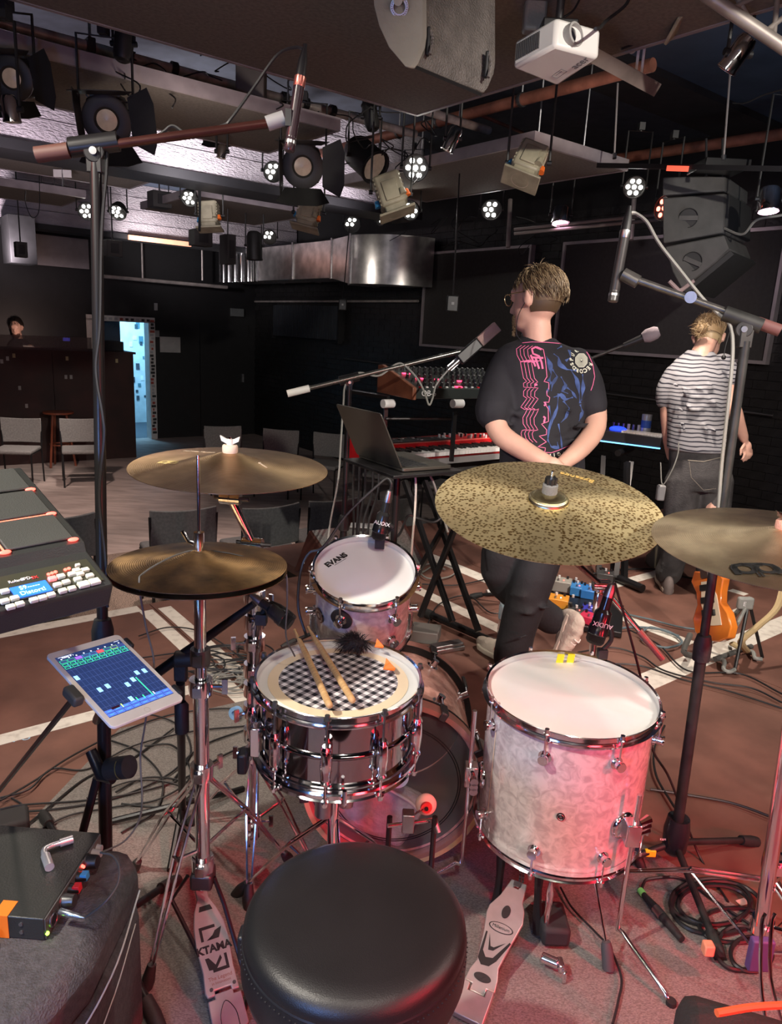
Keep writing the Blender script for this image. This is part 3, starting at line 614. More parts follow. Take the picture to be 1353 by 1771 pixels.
# drumsticks
m_stick=mat('hickory',(.68,.44,.20),.5,vs=10,col2=(.50,.28,.12),stretch=(1,1,12))
def stick(tip,butt,lab,marks):
    d=(butt-tip).normalized(); L=.406; M=fr(butt-d*L,d); t=thing('drumstick',lab,'drumstick',M,group='drumsticks on the snare drum')
    q=MB(); q.lathe([(.0001,0),(.003,.001),(.0045,.005),(.0048,.009),(.0035,.014),(.0032,.02),(.0058,.08),(.0072,.13),(.0074,.2),(.0074,.395),(.0065,.403),(.003,.406),(.0001,.406)],20); q.build('shaft',m_stick,t,sharp=60)
    if marks:
        for z in (.265,.295,.31):
            q=MB(); q.lathe([(.0076,z),(.0076,z+.012)],8,a0=-2.2 if z>.26 else 0,a1=-1.2); q.build('stamp',m_black_ink,t)
    return t
zt=C_sn.z+.004
up=V((0,0,.008))
stick(PZ(507,1083,.70),PZ(571,1222,zt+.010),'left drumstick with a dark stamp, lying across the snare head',True)
stick(PZ(528,1077,.70),PZ(611,1213,zt+.010),'right drumstick without a visible stamp, lying across the snare head',False)
# furry windscreen, orange gel on the snare
m_fur=mat('black_fur',(.012,.012,.012),.8)
fc=PZ(612,1112,C_sn.z+.02); t=thing('furry_windscreen','small black furry clump lying on the far rim of the snare drum','windscreen',fc)
q=MB(); q.ball((0,0,0),(.03,.017,.013),14); q.build('core',m_fur,t)
q=MB()
for i in range(420):
    th=random.uniform(0,2*pi); ph=random.uniform(0,pi*.9); n_=V((sin(ph)*cos(th),sin(ph)*sin(th),cos(ph))); p=V((n_.x*.028,n_.y*.016,n_.z*.012)); d=(n_+V((-.5,.15,-.25))+V([random.uniform(-.5,.5) for _ in range(3)])).normalized()*random.uniform(.012,.03)
    q.tube([p,p+d*.6,p+d+V((0,0,-.004))],[.0009,.0007,.0001],3)
q.build('fur',m_fur,t,kind='stuff')
q=MB(); 
for y0,y1,z0,z1 in ((0,.012,0,0),(.012,.024,0,.004)): pass
pts=[(-.012,-.008,.001),(.014,-.012,.001),(.016,-.002,.002),(.004,.004,.012),(-.006,.016,.018),(-.008,.004,.008)]
q.add([V(p)+PZ(672,1156,zt) for p in pts],[(0,1,2,3),(0,3,5),(3,4,5)]); o=q.build('damper_gel',orange,sol=.0025,flat=True); prop(o,'orange sticky gel scrap on the cream ring of the snare','gel')
q=MB(); q.add([V(p)*.8+PZ(655,1118,zt+.012) for p in pts],[(0,1,2,3),(0,3,5),(3,4,5)]); o=q.build('damper_gel',orange,sol=.0025,flat=True); prop(o,'orange scrap tucked at the far rim of the snare by the tom','gel')
# rack tom
nrm=V((.03,-.42,1)).normalized(); MT=fr(P(631,990,1.9),nrm); r=.127; h=.19
tm=drum('rack_tom','small white pearl rack tom tilted toward the stool, above the bass drum','',.1,.1,m_pearl,m_head,6,0) if 0 else drum('rack_tom','small white pearl rack tom tilted toward the stool, above the bass drum',MT,r,h,m_pearl,m_head,6,0)
for i in range(6):
    a=rad(-112+60*i); lug_small(tm,a,r,-.055,rodto=.012); lug_small(tm,a,r,-h+.055,rodto=-h-.012)
text('EVANS',.024,MT@Matrix.Translation((-.078,.040,.0008))@Matrix.Rotation(rad(48),4,'Z'),m_black_ink,tm,bold=.001)
q=MB(); q.add([(-.080,.018,.0006),(-.052,.049,.0006),(-.053,.050,.0006),(-.081,.019,.0006)],[(0,1,2,3)]); q.build('print_line',m_black_ink,tm,flat=True)
def badge(t,r,ang,z,s,m1,m2,nm='badge'):
    c=V((cos(ang),sin(ang),0)); q=MB(); q.cyl(c*(r-.001)+V((0,0,z)),c*(r+.003)+V((0,0,z)),s,n=32); o=q.build(nm,m1,t); q=MB(); q.lathe([(s*.62,.0035),(s*.72,.0042),(s*.82,.0035)],24,fr(c*r+V((0,0,z)),c)); q.cyl(c*(r+.003)+V((0,0,z)),c*(r+.0042)+V((0,0,z)),s*.35,n=6); q.build('emblem',m2,o); return o
badge(tm,r,rad(-148),-.1,.021,m_dk,steel)
# tom vent/mount plate: blue-white ring under the lug
q=MB(); a=rad(-112); c=V((cos(a),sin(a),0)); q.lathe([(.017,0),(.029,0),(.029,.006),(.017,.006)],28,fr(c*r+V((0,0,-.055)),c),closed=True); q.build('mount_plate',black,tm)
# floor tom
MF=fr(P(989,1195,1.81)-V((0,0,.012)),V((-.01,-.04,1))); r=.203; h=.36
ft=drum('floor_tom','large white pearl floor tom lit red on its right side','',.1,.1,m_pearl,m_head,8,0) if 0 else drum('floor_tom','large white pearl floor tom lit red on its right side',MF,r,h,m_pearl,m_head,8,0)
for i in range(8):
    a=rad(-117+45*i-0); lug_small(ft,a,r,-.052,rodto=.012); lug_small(ft,a,r,-h+.052,rodto=-h-.012)
badge(ft,r,rad(-103),-.2,.0095,m_dk,steel,'vent_badge')
# floor tom legs
for k,a in enumerate((-58,182,62)):
    A=rad(a); c=V((cos(A),sin(A),0)); I=MF.inverted()
    q=MB(); q.lathe([(.0001,.012),(.030,.010),(.034,.004),(.034,0)],28,fr(c*r+V((0,0,-.235)),c)); q.box((c*(r+.03)+V((0,0,-.235))),(.034,.034,.06)); br=q.build('leg_bracket',chrome,ft,bev=.003)
    q=MB()
    for j in range(3): q.cyl(c*(r+.03)+V((-c.y,c.x,0))*.02+V((0,0,-.22-.014*j)),c*(r+.03)+V((-c.y,c.x,0))*.055+V((0,0,-.22-.014*j)),.006,.011,n=8)
    q.build('wing_screw',chrome,br)
    top=c*(r+.034)+V((0,0,-.13 if k!=1 else -.05)); zb=-(MF.translation.z)+.012; 
    f=[top,c*(r+.034)+V((0,0,zb+.10)),c*(r+.05)+V((0,0,zb+.07)),c*(r+(.18 if k==0 else .115))+V((0,0,zb+.02)),c*(r+(.20 if k==0 else .125))+V((0,0,zb))]
    q=MB(); q.tube(f,.0058,10,3); q.build('leg',chrome,ft)
    q=MB(); q.cyl(f[-1]+V((0,0,.018)),f[-1]+V((0,0,-.008)),.011,.013,n=12); q.build('rubber_foot',rubber,ft)
# shiny seam strip on the left of the floor tom
q=MB(); A=rad(-160); 
q=MB(); q.add([V(((r+.0012)*cos(A+d),(r+.0012)*sin(A+d),z)) for d,z in ((0,-.06),(.022,-.06),(.012,-.3),(-.004,-.3))],[(0,1,2,3)]); q.build('wrap_seam',mat('seam',(.75,.6,.45),.5),ft,flat=True)
# yellow tape tabs and head print
for x0,lab in ((967,'left yellow tape tab on the far rim of the floor tom'),(985,'right yellow tape tab on the far rim of the floor tom')):
    c=PZ(x0,1146,MF.translation.z+.004); q=MB(); q.box((0,-.004,.017),(.0185,.003,.034),Matrix.Translation(c)@Matrix.Rotation(rad(18),4,'X')); o=q.build('tape_tab',yellow); prop(o,lab,'tape')
text('Drumworkshop',.012,fr(PZ(1012,1152,MF.translation.z+.0005),(0,0,1),(-1,.15,0)),m_black_ink,ft)
q=MB(); q.lathe([(.034,.0006),(.0352,.0006)],32,fr(PZ(1012,1152,MF.translation.z),(0,0,1))@Matrix.Diagonal((1,.35,1,1))); q.build('print_oval',m_black_ink,ft,flat=True)
# bass drum
CB=P(684,1345,1.95); CB.z=.262; MB_=fr(CB,V((0.03,-1,0.0)),(1,0,0))  # z toward the drummer, y up
r=.229; bd=thing('bass_drum','pink pearl bass drum with a clear batter head, lying behind the snare','drum',MB_)
D0=.40
q=MB(); q.lathe([(r,-.03),(r,-D0+.03),(r-.007,-D0+.03),(r-.007,-.03)],96,closed=True); q.build('shell',m_pinkp,bd)
q=MB(); q.lathe([(r-.0075,-.03),(r-.0075,-D0+.03)],64); q.build('shell_lining',mat('maple_inside',(.16,.12,.09),.6),bd)
m_hp=mat('pink_hoop_edge',(.55,.24,.19),.3,coat=.3,var=.2); m_wood=mat('maple_hoop',(.66,.44,.22),.4,vs=10,var=.2)
for z0,z1 in ((-.04,.003),(-D0-.003,-D0+.04)):
    q=MB(); q.lathe([(r+.006,z0),(r+.020,z0),(r+.020,z1),(r+.006,z1)],96,closed=True); ho=q.build('wooden_hoop',m_hp,bd)
    q=MB(); q.lathe([(r+.0065,z1+.0005),(r+.0195,z1+.0005)],96,a0=-pi,a1=0); q.build('hoop_face',m_wood,ho)
    zz=z0 if z0>-.1 else z1
    q=MB(); q.lathe([(r+.003,zz-.004),(r+.0215,zz-.004),(r+.0215,zz+.004),(r+.003,zz+.004)],96,closed=True); q.build('hoop_gasket',black,bd)
cg=bpy.data.materials.new('clear_head'); cg.use_nodes=True; nt=cg.node_tree; nt.nodes.clear()
o_=nt.nodes.new('ShaderNodeOutputMaterial'); tr=nt.nodes.new('ShaderNodeBsdfTransparent'); gl=nt.nodes.new('ShaderNodeBsdfPrincipled'); gl.inputs['Base Color'].default_value=(.55,.55,.55,1); gl.inputs['Roughness'].default_value=.12
mxs=nt.nodes.new('ShaderNodeMixShader'); ns=nt.nodes.new('ShaderNodeTexNoise'); ns.inputs['Scale'].default_value=9; mr=nt.nodes.new('ShaderNodeMapRange'); mr.inputs[3].default_value=.06; mr.inputs[4].default_value=.22
nt.links.new(ns.outputs['Fac'],mr.inputs[0]); nt.links.new(mr.outputs[0],mxs.inputs[0]); nt.links.new(tr.outputs[0],mxs.inputs[1]); nt.links.new(gl.outputs[0],mxs.inputs[2]); nt.links.new(mxs.outputs[0],o_.inputs[0])
q=MB(); q.disc(r+.004,-.012,96); q.build('batter_head',cg,bd)
for rr in (.172,.178):
    q=MB(); q.lathe([(rr-.0016,-.0114),(rr+.0016,-.0114)],96); q.build('head_ring',m_black_ink,bd)
q=MB(); q.disc(r,-D0+.01,64); q.build('resonant_head',mat('dark_front_head',(.02,.02,.02),.4),bd)
q=MB(); q.disc(.006,-.0108,16,Matrix.Translation((.058,.095,0))); q.build('felt_dot',white,bd,flat=True)
q=MB(); q.disc(.032,-.0108,28,Matrix.Translation((.005,.02,0))); q.build('impact_patch',mat('pale_patch',(.75,.8,.85),.5),bd,flat=True)
text('EVANS',.03,MB_@Matrix.Translation((.01,.10,-.0112)),mat('dark_print',(.05,.04,.05),.5),bd)
for i,A in enumerate((rad(62),rad(100),rad(28),rad(140),rad(-10),rad(190))):
    c=V((cos(A),sin(A),0)); 
    for z,s_ in ((-.09,1),(-D0+.09,-1)):
        q=MB(); q.cyl(c*r+V((0,0,z)),c*(r+.006)+V((0,0,z)),.018,n=20); q.cyl(c*(r+.006)+V((0,0,z)),c*(r+.028)+V((0,0,z)),.011,n=16); lg=q.build('lug',chrome,bd)
        q=MB(); q.cyl(c*(r+.024)+V((0,0,z)),c*(r+.026)+V((0,0,z+.10*s_)),.003,n=8); q.build('tension_rod',chrome,lg)
        F_=fr(c*(r+.022)+V((0,0,z+.075*s_)),c,(0,0,1)); q=MB(); q.box((0,0,.004),(.05,.022,.008),F_); q.box((.024*s_,0,-.006),(.006,.02,.024),F_); q.build('claw_hook',dsteel,bd,bev=.003)
# pillow inside
m_pil=mat('grey_blanket',(.42,.42,.40),.95,var=.15,vs=30,bump=.6,bs=60)
q=MB(); q.box((0,0,0),(.27,.17,.07),MB_@Matrix.Translation((-.055,-.10,-.065))@Matrix.Rotation(rad(-25),4,'Z')); o=q.build('pillow',m_pil,bev=.03); prop(o,'grey stitched pillow inside the bass drum','pillow')
o.modifiers['bevel'].segments=5
q=MB(); q.tube([MB_@V(p) for p in ((-.13,.02,-.028),(-.07,.0,-.026),(-.01,-.03,-.026),(.04,-.06,-.028),(.07,-.09,-.03))],.004,6,4); q.build('stitching',mat('stitch',(.7,.68,.6),.9),o,w=True)
# bass pedal with beater
bp_=thing('bass_drum_pedal','bass drum pedal with a round felt beater, half hidden behind the stool','pedal',P(700,1480,1.72)*1.0)
q=MB(); bc=P(737,1391,1.84); dB=(bc-CAM).normalized(); q.ball((0,0,0),(.027,.027,.022),24,fr(bc,V((0,-1,.25)))); be=q.build('beater',m_wfelt,bp_,w=True)
F_=fr(bc,V((0,-1,.25))); q=MB(); q.lathe([(.0001,.026),(.013,.026),(.015,.02)],20,F_); q.build('beater_hub',mat('red_hub',(.6,.05,.05),.35),be,w=True); q=MB(); q.cyl(F_@V((0,0,.02)),F_@V((0,0,.031)),.005,n=10); q.build('beater_bolt',black,be,w=True)
q=MB(); p0=P(671,1428,1.74); p1=P(752,1418,1.78); q.cyl(p0,p1,.0055,n=10); q.build('axle',chrome,bp_,w=True)
q=MB(); q.box((0,0,0),(.03,.03,.05),Matrix.Translation(P(706,1420,1.76))); q.build('beater_clamp',steel,bp_,w=True,bev=.003)
q=MB(); q.tube([P(706,1415,1.76),bc+V((0,-.01,0))],.003,8); q.build('beater_rod',chrome,bp_,w=True)
for px in (674,752):
    q=MB(); a_=P(px,1420,1.76); q.tube([a_+V((0,0,.012)),V((a_.x,a_.y,.18)),V((a_.x,a_.y+.01,.01))],.007,8); q.build('upright',blackmetal,bp_,w=True)
q=MB(); a_=P(712,1500,1.7); q.box((a_.x,a_.y-.17,.03),(.09,.32,.012)); q.build('footboard',steel,bp_,w=True,bev=.004)
q=MB(); q.cyl(P(750,1415,1.77),P(758,1440,1.76),.009,n=10); q.build('spring',steel,bp_,w=True)
# ---------------------------------------------------------------- drum hardware
def leg_pair(t,hub,foot,zc,m=chrome,ft=None,name='leg',w=.009):
    """double braced flat leg: hub(x,y), foot xy"""
    h=V((hub[0],hub[1],zc)); f=V((foot[0],foot[1],.018)); d=(f-h); side=V((-d.y,d.x,0)).normalized()*w
    mid=h.lerp(f,.45)+V((0,0,.02))
    q=MB()
    for s_ in (-1,1):
        q.tube([h+side*s_*1.1,mid+side*s_*1.4,f+side*s_*.35],.0035,6)
    q.cyl(mid-side*1.6,mid+side*1.6,.004,n=8)
    o=q.build(name,m,t,w=True)
    q=MB(); e=(f-mid).normalized(); q.tube([f-e*.045,f-e*.01,f+e*.02],[.010,.015,.012],10); q.build('rubber_foot',ft or rubber,o,w=True)
    lo=V((hub[0],hub[1],max(.05,zc-.2))); q=MB(); q.tube([lo,mid],.004,6); q.build('brace',m,t,w=True)
def clampring(t,x,y,z,r,m=chrome,wing=None,name='clamp'):
    q=MB(); q.lathe([(r,-.018),(r+.008,-.018),(r+.009,0),(r+.008,.018),(r,.018)],20,Matrix.Translation((x,y,z)),closed=True); q.box((x+.0,y-r-.008,z),(.018,.016,.022)); o=q.build(name,m,t,w=True)
    if wing is not None:
        d=V(wing).normalized(); c=V((x,y,z)); q=MB(); q.cyl(c+d*r,c+d*(r+.03),.005,n=8); q.box((0,0,0),(.012,.006,.034),fr(c+d*(r+.034),V((0,0,1)),d)); q.build('wing_nut',m,o,w=True)
    return o
hx,hy=C_hat.x,C_hat.y
t=thing('hi_hat_stand','chrome hi-hat stand with a printed silver footboard, at left of the stool','cymbal stand',(hx,hy,0))
q=MB(); q.cyl((hx,hy,.70),(hx,hy,.905),.0125,n=20); q.build('upper_tube',chrome,t,w=True)
q=MB(); q.cyl((hx,hy,.20),(hx,hy,.70),.0165,n=20); q.build('lower_tube',chrome,t,w=True)
q=MB(); q.cyl((hx,hy,.893),(hx,hy,.925),.018,n=20); q.build('seat_cup',black,t,w=True)
q=MB(); q.cyl((hx,hy,.9),(hx,hy,1.19),.0035,n=10); q.build('pull_rod',chrome,t,w=True)
q=MB(); z=C_hat.z+.02; q.cyl((hx,hy,z),(hx,hy,z+.008),.013,n=16); q.cyl((hx,hy,z+.008),(hx,hy,z+.03),.008,n=12); q.cyl((hx,hy,z+.03),(hx,hy,z+.06),.011,n=12); o=q.build('clutch',chrome,t,w=True)
q=MB(); q.tube([(hx-.008,hy,z+.035),(hx-.02,hy-.005,z+.04),(hx-.032,hy-.006,z+.062)],[.006,.004,.005],8); q.build('wing_nut',chrome,o,w=True)
clampring(t,hx,hy,.69,.0165,wing=(1,.1,0)); clampring(t,hx,hy,.76,.0125,dsteel,name='memory_lock')
clampring(t,hx,hy,.485,.0165,wing=(.6,.8,0)); clampring(t,hx,hy,.245,.0165)
for f_ in (PZ(255,1700,.02),PZ(500,1485,.02),PZ(232,1500,.02)):
    leg_pair(t,(hx,hy),(f_.x,f_.y),.485)
q=MB(); q.box((hx,hy,.21),(.05,.05,.04)); q.build('base_casting',dsteel,t,w=True,bev=.006)
he=V((-.285,1.235,.016)); to=V((-.41,1.475,.125)); d=(to-he); L=d.length; F_=fr(he,d.cross(V((1,0,0))).cross(d)*-1 if 0 else (V((1,0,0)).cross(d)),V((1,0,0)))
# local frame: x across, y along board, z up
X=d.cross(V((0,0,1))).normalized(); Z=X.cross(d).normalized(); Y=d.normalized()
FB=Matrix(((X.x,Y.x,Z.x,he.x),(X.y,Y.y,Z.y,he.y),(X.z,Y.z,Z.z,he.z),(0,0,0,1)))
m_alu=mat('cast_aluminium',(.48,.46,.44),.4,.55,var=.08,vs=20)
def board(poly,FB,t,name='footboard',m=m_alu,z=.009): q=MB(); q.prism(poly,0,z,FB); return q.build(name,m,t,w=True,bev=.002)
bp=[(-.036,0),(.036,0),(.038,.06),(.033,.10),(.038,.16),(.036,.20),(.026,.235),(.014,.262),(.013,L),(-.013,L),(-.014,.262),(-.026,.235),(-.034,.20),(-.037,.16),(-.034,.10),(-.038,.06)]
fbo=board([(x,y) for x,y in bp if y>.045]+[] if 0 else [(-.034,.05),(-.018,.05),(-.018,.06),(.018,.06),(.018,.05),(.034,.05)]+bp[3:],FB,t)
board([(-.037,-.02),(-.02,-.035),(.02,-.035),(.037,-.02),(.036,.043),(.02,.043),(.02,.053),(-.02,.053),(-.02,.043),(-.036,.043)],FB,t,'heel_plate')
def ink(poly,FB,o,name='print',z=.0096,m=m_black_ink): q=MB(); q.prism(poly,z-.0004,z,FB); return q.build(name,m,o,w=True,flat=True)
text('KTAMA',.023,FB@Matrix.Translation((0,.145,.0096)),m_black_ink,fbo,bold=.001)
for pl in ([(-.024,.165),(-.018,.165),(-.018,.190),(.012,.190),(.012,.197),(-.024,.197)],[(-.012,.165),(-.004,.165),(.010,.183),(.026,.188),(.022,.178),(.016,.165),(.026,.165),(.030,.186),(.018,.186),(-.012,.172)][:6],
           [(.024,.128),(.018,.128),(.018,.102),(-.012,.102),(-.012,.095),(.024,.095)],[(-.024,.128),(-.016,.128),(-.004,.11),(.010,.128),(.012,.12),(-.004,.100),(-.02,.102)],[(-.012,.244),(.012,.244),(.016,.232),(-.016,.232)]):
    ink(pl,FB,fbo)
for x_ in (-.024,.026):
    q=MB(); q.cyl(FB@V((x_,.063,.009)),FB@V((x_,.063,.0105)),.004,n=10); q.build('screw',dsteel,fbo,w=True)
text('The Legend',.011,FB@Matrix.Translation((0,.083,.0096)),mat('sepia_ink',(.3,.15,.12),.6),fbo); text('in Innovation',.008,FB@Matrix.Translation((0,.073,.0096)),MATS['sepia_ink'],fbo)
q=MB(); q.tube([FB@V((x_,y_,.0096)) for x_,y_ in ((-.018,-.022),(-.016,.01),(0,.034),(.016,.01),(.018,-.022))],.0008,4,4); q.build('heel_mark',m_black_ink,fbo,w=True)
q=MB()
for k in range(9):
    p=to.lerp(V((hx,hy,.2)),k/8); q.box(p,(.012,.006,.006))
q.build('chain',dsteel,t,w=True,kind='stuff')
q=MB(); 
for x_ in (-.07,.05): q.tube([(hx+x_*.5,hy,.21),(hx+x_,hy-.01,.15),(he.x+x_*.6,he.y+.07,.012),(he.x+x_*.5,he.y,.012)],.005,8)
q.build('base_frame',blackmetal,t,w=True,kind=None)
# second chrome stand, left of snare
s2=V((-.33,1.72,0)); t=thing('snare_side_stand','chrome stand with stacked clamps just left of the snare drum','cymbal stand',s2)
x,y=s2.x,s2.y
q=MB(); q.cyl((x,y,.08),(x,y,.42),.0145,n=20); q.build('lower_tube',chrome,t,w=True)
q=MB(); q.cyl((x,y,.42),(x,y,.80),.019,n=20); q.build('upper_tube',chrome,t,w=True)
for z,wv in ((.11,(0,-1,0)),(.135,(1,0,0)),(.34,(-1,0,0)),(.40,(0,-1,.2)),(.47,(-.7,-.7,0)),(.53,(0,-1,0)),(.585,(1,-.4,0)),(.66,(-1,-.3,0)),(.72,(0,-1,0)),(.785,(1,-.6,0))): clampring(t,x,y,z,.015 if z<.4 else .019,wing=wv)
for f_ in (PZ(545,1500,.02),PZ(330,1420,.02),PZ(430,1560,.02)): leg_pair(t,(x,y),(f_.x,f_.y),.33)
# tilter arm of the left crash (chrome ratchets)
a0=P(399,862,1.69); a1=P(437,940,1.72); base=V((x,y,.80))
q=MB(); q.cyl(C_cr,a0,.005,n=10); q.build('cymbal_rod',chrome,t,w=True)
for c,dd in ((a0,(1,-.15,0)),(a1,(1,-.15,0))):
    dd=V(dd).normalized(); q=MB(); q.cyl(c-dd*.024,c-dd*.001,.0145,n=20); q.cyl(c+dd*.001,c+dd*.024,.0145,n=20); o=q.build('ratchet_tilter',chrome,t,w=True); q=MB(); q.cyl(c-dd*.04,c+dd*.045,.005,n=8); q.build('tilter_bolt',dsteel,o,w=True)
q=MB(); q.tube([a0,a0.lerp(a1,.5),a1],.0095,14); q.build('boom_arm',chrome,t,w=True)
q=MB(); q.tube([a1,base],.0085,12); q.build('boom_arm',chrome,t,w=True)
# snare basket and stand under the snare
sb=V((C_sn.x,C_sn.y,0)); t=thing('snare_stand','chrome basket stand that carries the snare drum','drum stand',sb)
q=MB(); q.cyl((sb.x,sb.y,.16),(sb.x,sb.y,.43),.013,n=16); q.build('tube',chrome,t,w=True)
q=MB(); q.cyl((sb.x-.02,sb.y-.04,.36),(sb.x-.02,sb.y-.04,.44),.021,n=20); q.build('basket_knob',steel,t,w=True); q=MB(); q.cyl((sb.x+.03,sb.y-.03,.38),(sb.x+.03,sb.y-.03,.42),.017,n=20); q.build('knurled_nut',steel,t,w=True)
for A in (40,160,280):
    c=V((cos(rad(A)),sin(rad(A)),0)); q=MB(); q.tube([sb+V((0,0,.43)),sb+c*.09+V((0,0,.45)),sb+c*.19+V((0,0,.49)),sb+c*.195+V((0,0,.53))],.005,8,3); q.build('basket_arm',chrome,t,w=True)
    f_=sb+c*.26; leg_pair(t,(sb.x,sb.y),(f_.x,f_.y),.33)
# ride boom stand
rb=C_ride; t=thing('ride_boom_stand','chrome boom stand with a long diagonal arm under the speckled ride','cymbal stand',(.62,2.0,0))
e0=P(1147,1140,2.0); e1=P(1040,1012,2.02); 
q=MB(); q.cyl(rb-V((0,0,.0)),rb-V((-.004,-.01,.06)),.005,n=10); q.build('cymbal_rod',chrome,t,w=True)
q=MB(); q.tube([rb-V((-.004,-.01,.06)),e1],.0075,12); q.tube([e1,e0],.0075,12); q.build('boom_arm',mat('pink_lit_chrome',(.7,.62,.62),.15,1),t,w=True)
q=MB(); q.cyl(e0,e0+(e0-e1).normalized()*-.10,.010,n=12); q.build('arm_grip',mat('copper_sleeve',(.5,.25,.2),.35,.5),t,w=True)
q=MB(); q.cyl(e1-V((.022,0,0)),e1+V((.022,0,0)),.017,n=20); q.build('ratchet_tilter',chrome,t,w=True)
q=MB(); q.box(e1-V((0,0,.05)),(.03,.025,.07)); q.build('tilter_body',chrome,t,w=True,bev=.008)
q=MB(); q.cyl((e1.x,e1.y,.1),(e1.x,e1.y,e1.z-.05),.010,n=12); q.build('upright',chrome,t,w=True)
for A in (80,200,320): leg_pair(t,(e1.x,e1.y),(e1.x+.22*cos(rad(A)),e1.y+.22*sin(rad(A))),.3)
# right crash stand
cb=V((.925,1.44,0)); t=thing('crash_stand','chrome cymbal stand at the right edge glowing in red light','cymbal stand',cb)
tp_=P(1398,1050,1.40); 
q=MB(); q.tube([(cb.x,cb.y,.10),tp_],.0165,18); q.build('lower_tube',chrome,t,w=True)
q=MB(); q.tube([tp_,C_rcr-V((0,0,.05)),C_rcr+V((0,0,.02))],.0105,14); q.build('upper_tube',chrome,t,w=True)
clampring(t,cb.x-.01,cb.y-.01,.32,.0165,wing=(1,0,0)); clampring(t,cb.x,cb.y,.14,.0165,wing=(1,-.3,0))
for f_ in (PZ(1045,1507,.02),V((1.10,1.20,.02)),V((1.12,1.72,.02))): leg_pair(t,(cb.x-.005,cb.y-.008),(f_.x,f_.y),.27,w=.007)
for i,(xa,xb) in enumerate(((1318,1325),(1335,1353))):
    q=MB(); q.tube([P(xa+6,1580,1.38),P(xa,1600,1.38),P(xa-2,1690,1.37),P(xb,1771,1.36)],.0035,8,3); q.build('wire_leg',chrome,t,w=True)
q=MB(); q.box(P(1315,1650,1.6),(.05,.02,.08)); q.build('purple_tag',mat('purple_tag',(.10,.06,.22),.6),t,w=True,bev=.004)
# throne
C_th=P(616,1577,1.12); t=thing('drum_stool','round black leather drum stool in the foreground','stool',(C_th.x,C_th.y,0))
m_lea=mat('black_leather',(.012,.0115,.012),.40,0,var=.15,bump=.10,bs=600,spec=.5); zt_=C_th.z+.008; R_t=.171
q=MB(); pr=[(.0001,zt_),(.08,zt_-.0005),(.13,zt_-.002),(.152,zt_-.006),(.164,zt_-.013),(.170,zt_-.023),(.1715,zt_-.034),(.1705,zt_-.0375),(.1712,zt_-.041),(.174,zt_-.06),(.174,zt_-.09),(.168,zt_-.112),(.155,zt_-.122),(.0001,zt_-.124)]
q.lathe(pr,96,Matrix.Translation((C_th.x,C_th.y,0))); q.build('cushion',m_lea,t,w=True,sharp=80)
q=MB(); q.lathe([(.1712,zt_-.0345),(.1725,zt_-.0375),(.1712,zt_-.0405)],96,Matrix.Translation((C_th.x,C_th.y,0))); q.build('piping_seam',mat('seam_leather',(.02,.02,.021),.35),t,w=True)
q=MB(); 
for a_ in range(0,120):
    A=2*pi*a_/120; q.box((C_th.x+.1735*cos(A),C_th.y+.1735*sin(A),zt_-.045),(.0022,.0022,.0008),None)
q.build('stitching',mat('stitch_thread',(.022,.022,.026),.6),t,w=True,kind='stuff')
q=MB(); q.cyl((C_th.x,C_th.y,.1),(C_th.x,C_th.y,zt_-.12),.014,n=16); q.build('post',chrome,t,w=True)
q=MB(); q.cyl((C_th.x,C_th.y,zt_-.15),(C_th.x,C_th.y,zt_-.122),.06,n=24); q.build('seat_plate',blackmetal,t,w=True)
for A in (100,220,340): leg_pair(t,(C_th.x,C_th.y),(C_th.x+.24*cos(rad(A)),C_th.y+.24*sin(rad(A))),.27)
c=P(424,1630,1.18); q=MB(); q.box(c,(.02,.03,.045)); q.box(c+V((.05,.01,0)),(.1,.012,.012)); q.build('height_lever',black,t,w=True,bev=.004)
# right pedal
he=V((.235,1.285,.022)); to=V((.372,1.56,.115)); d=to-he; L=d.length; X=d.cross(V((0,0,1))).normalized(); Z=X.cross(d).normalized(); Y=d.normalized()
FB=Matrix(((X.x,Y.x,Z.x,he.x),(X.y,Y.y,Z.y,he.y),(X.z,Y.z,Z.z,he.z),(0,0,0,1)))
t=thing('double_pedal','silver bass drum foot pedal with black inlays, right of the stool','pedal',(.3,1.45,0))
fbo=board([(-.036,.047),(-.017,.047),(-.017,.030),(.017,.030),(.017,.047),(.036,.047),(.033,.075),(.026,.10),(.036,.17),(.044,.22),(.038,.25),(.027,.27),(.022,L),(.006,L),(.006,L-.02),(-.006,L-.02),(-.006,L),(-.018,L),(-.030,.27),(-.046,.235),(-.046,.215),(-.036,.17),(-.026,.10),(-.034,.075)],FB,t)
FH=Matrix.Translation((0,0,0))@FB; hp=board([(-.036,-.03),(.036,-.03),(.036,.043),(.02,.043),(.02,.026),(-.02,.026),(-.02,.043),(-.036,.043)],FB,t,'heel_plate',z=.018)
q=MB(); q.prism([(-.042,-.035),(.042,-.035),(.048,.22),(.03,.30),(-.03,.30),(-.048,.22)],-.0215,-.018,Matrix.Translation((0,0,0))@Matrix(((X.x,-X.y,0,he.x),(X.y,X.x,0,he.y),(0,0,1,he.z),(0,0,0,1)))); q.build('base_plate',blackmetal,t,w=True)
def oval(cx,cy,a_,b_,n=24): return [(cx+a_*cos(2*pi*i/n),cy+b_*sin(2*pi*i/n)) for i in range(n)]
for o_ in (oval(0,.066,.020,.010),oval(-.002,.232,.010,.017)): ink(o_,FB,fbo,'rubber_inlay',z=.0105,m=rubber)
ink(oval(0,.19,.030,.0125),FB,fbo,'name_oval'); ink(oval(0,.19,.027,.0105),FB,fbo,'name_field',z=.0100,m=m_alu)
text('Millenium',.011,FB@Matrix.Translation((0,.19,.0102)),m_black_ink,fbo)
ink([(-.030,.170),(-.026,.170),(-.021,.125),(-.010,.112),(.006,.116),(.030,.165),(.034,.163),(.016,.112),(.004,.095),(-.014,.092),(-.026,.105)],FB,fbo)
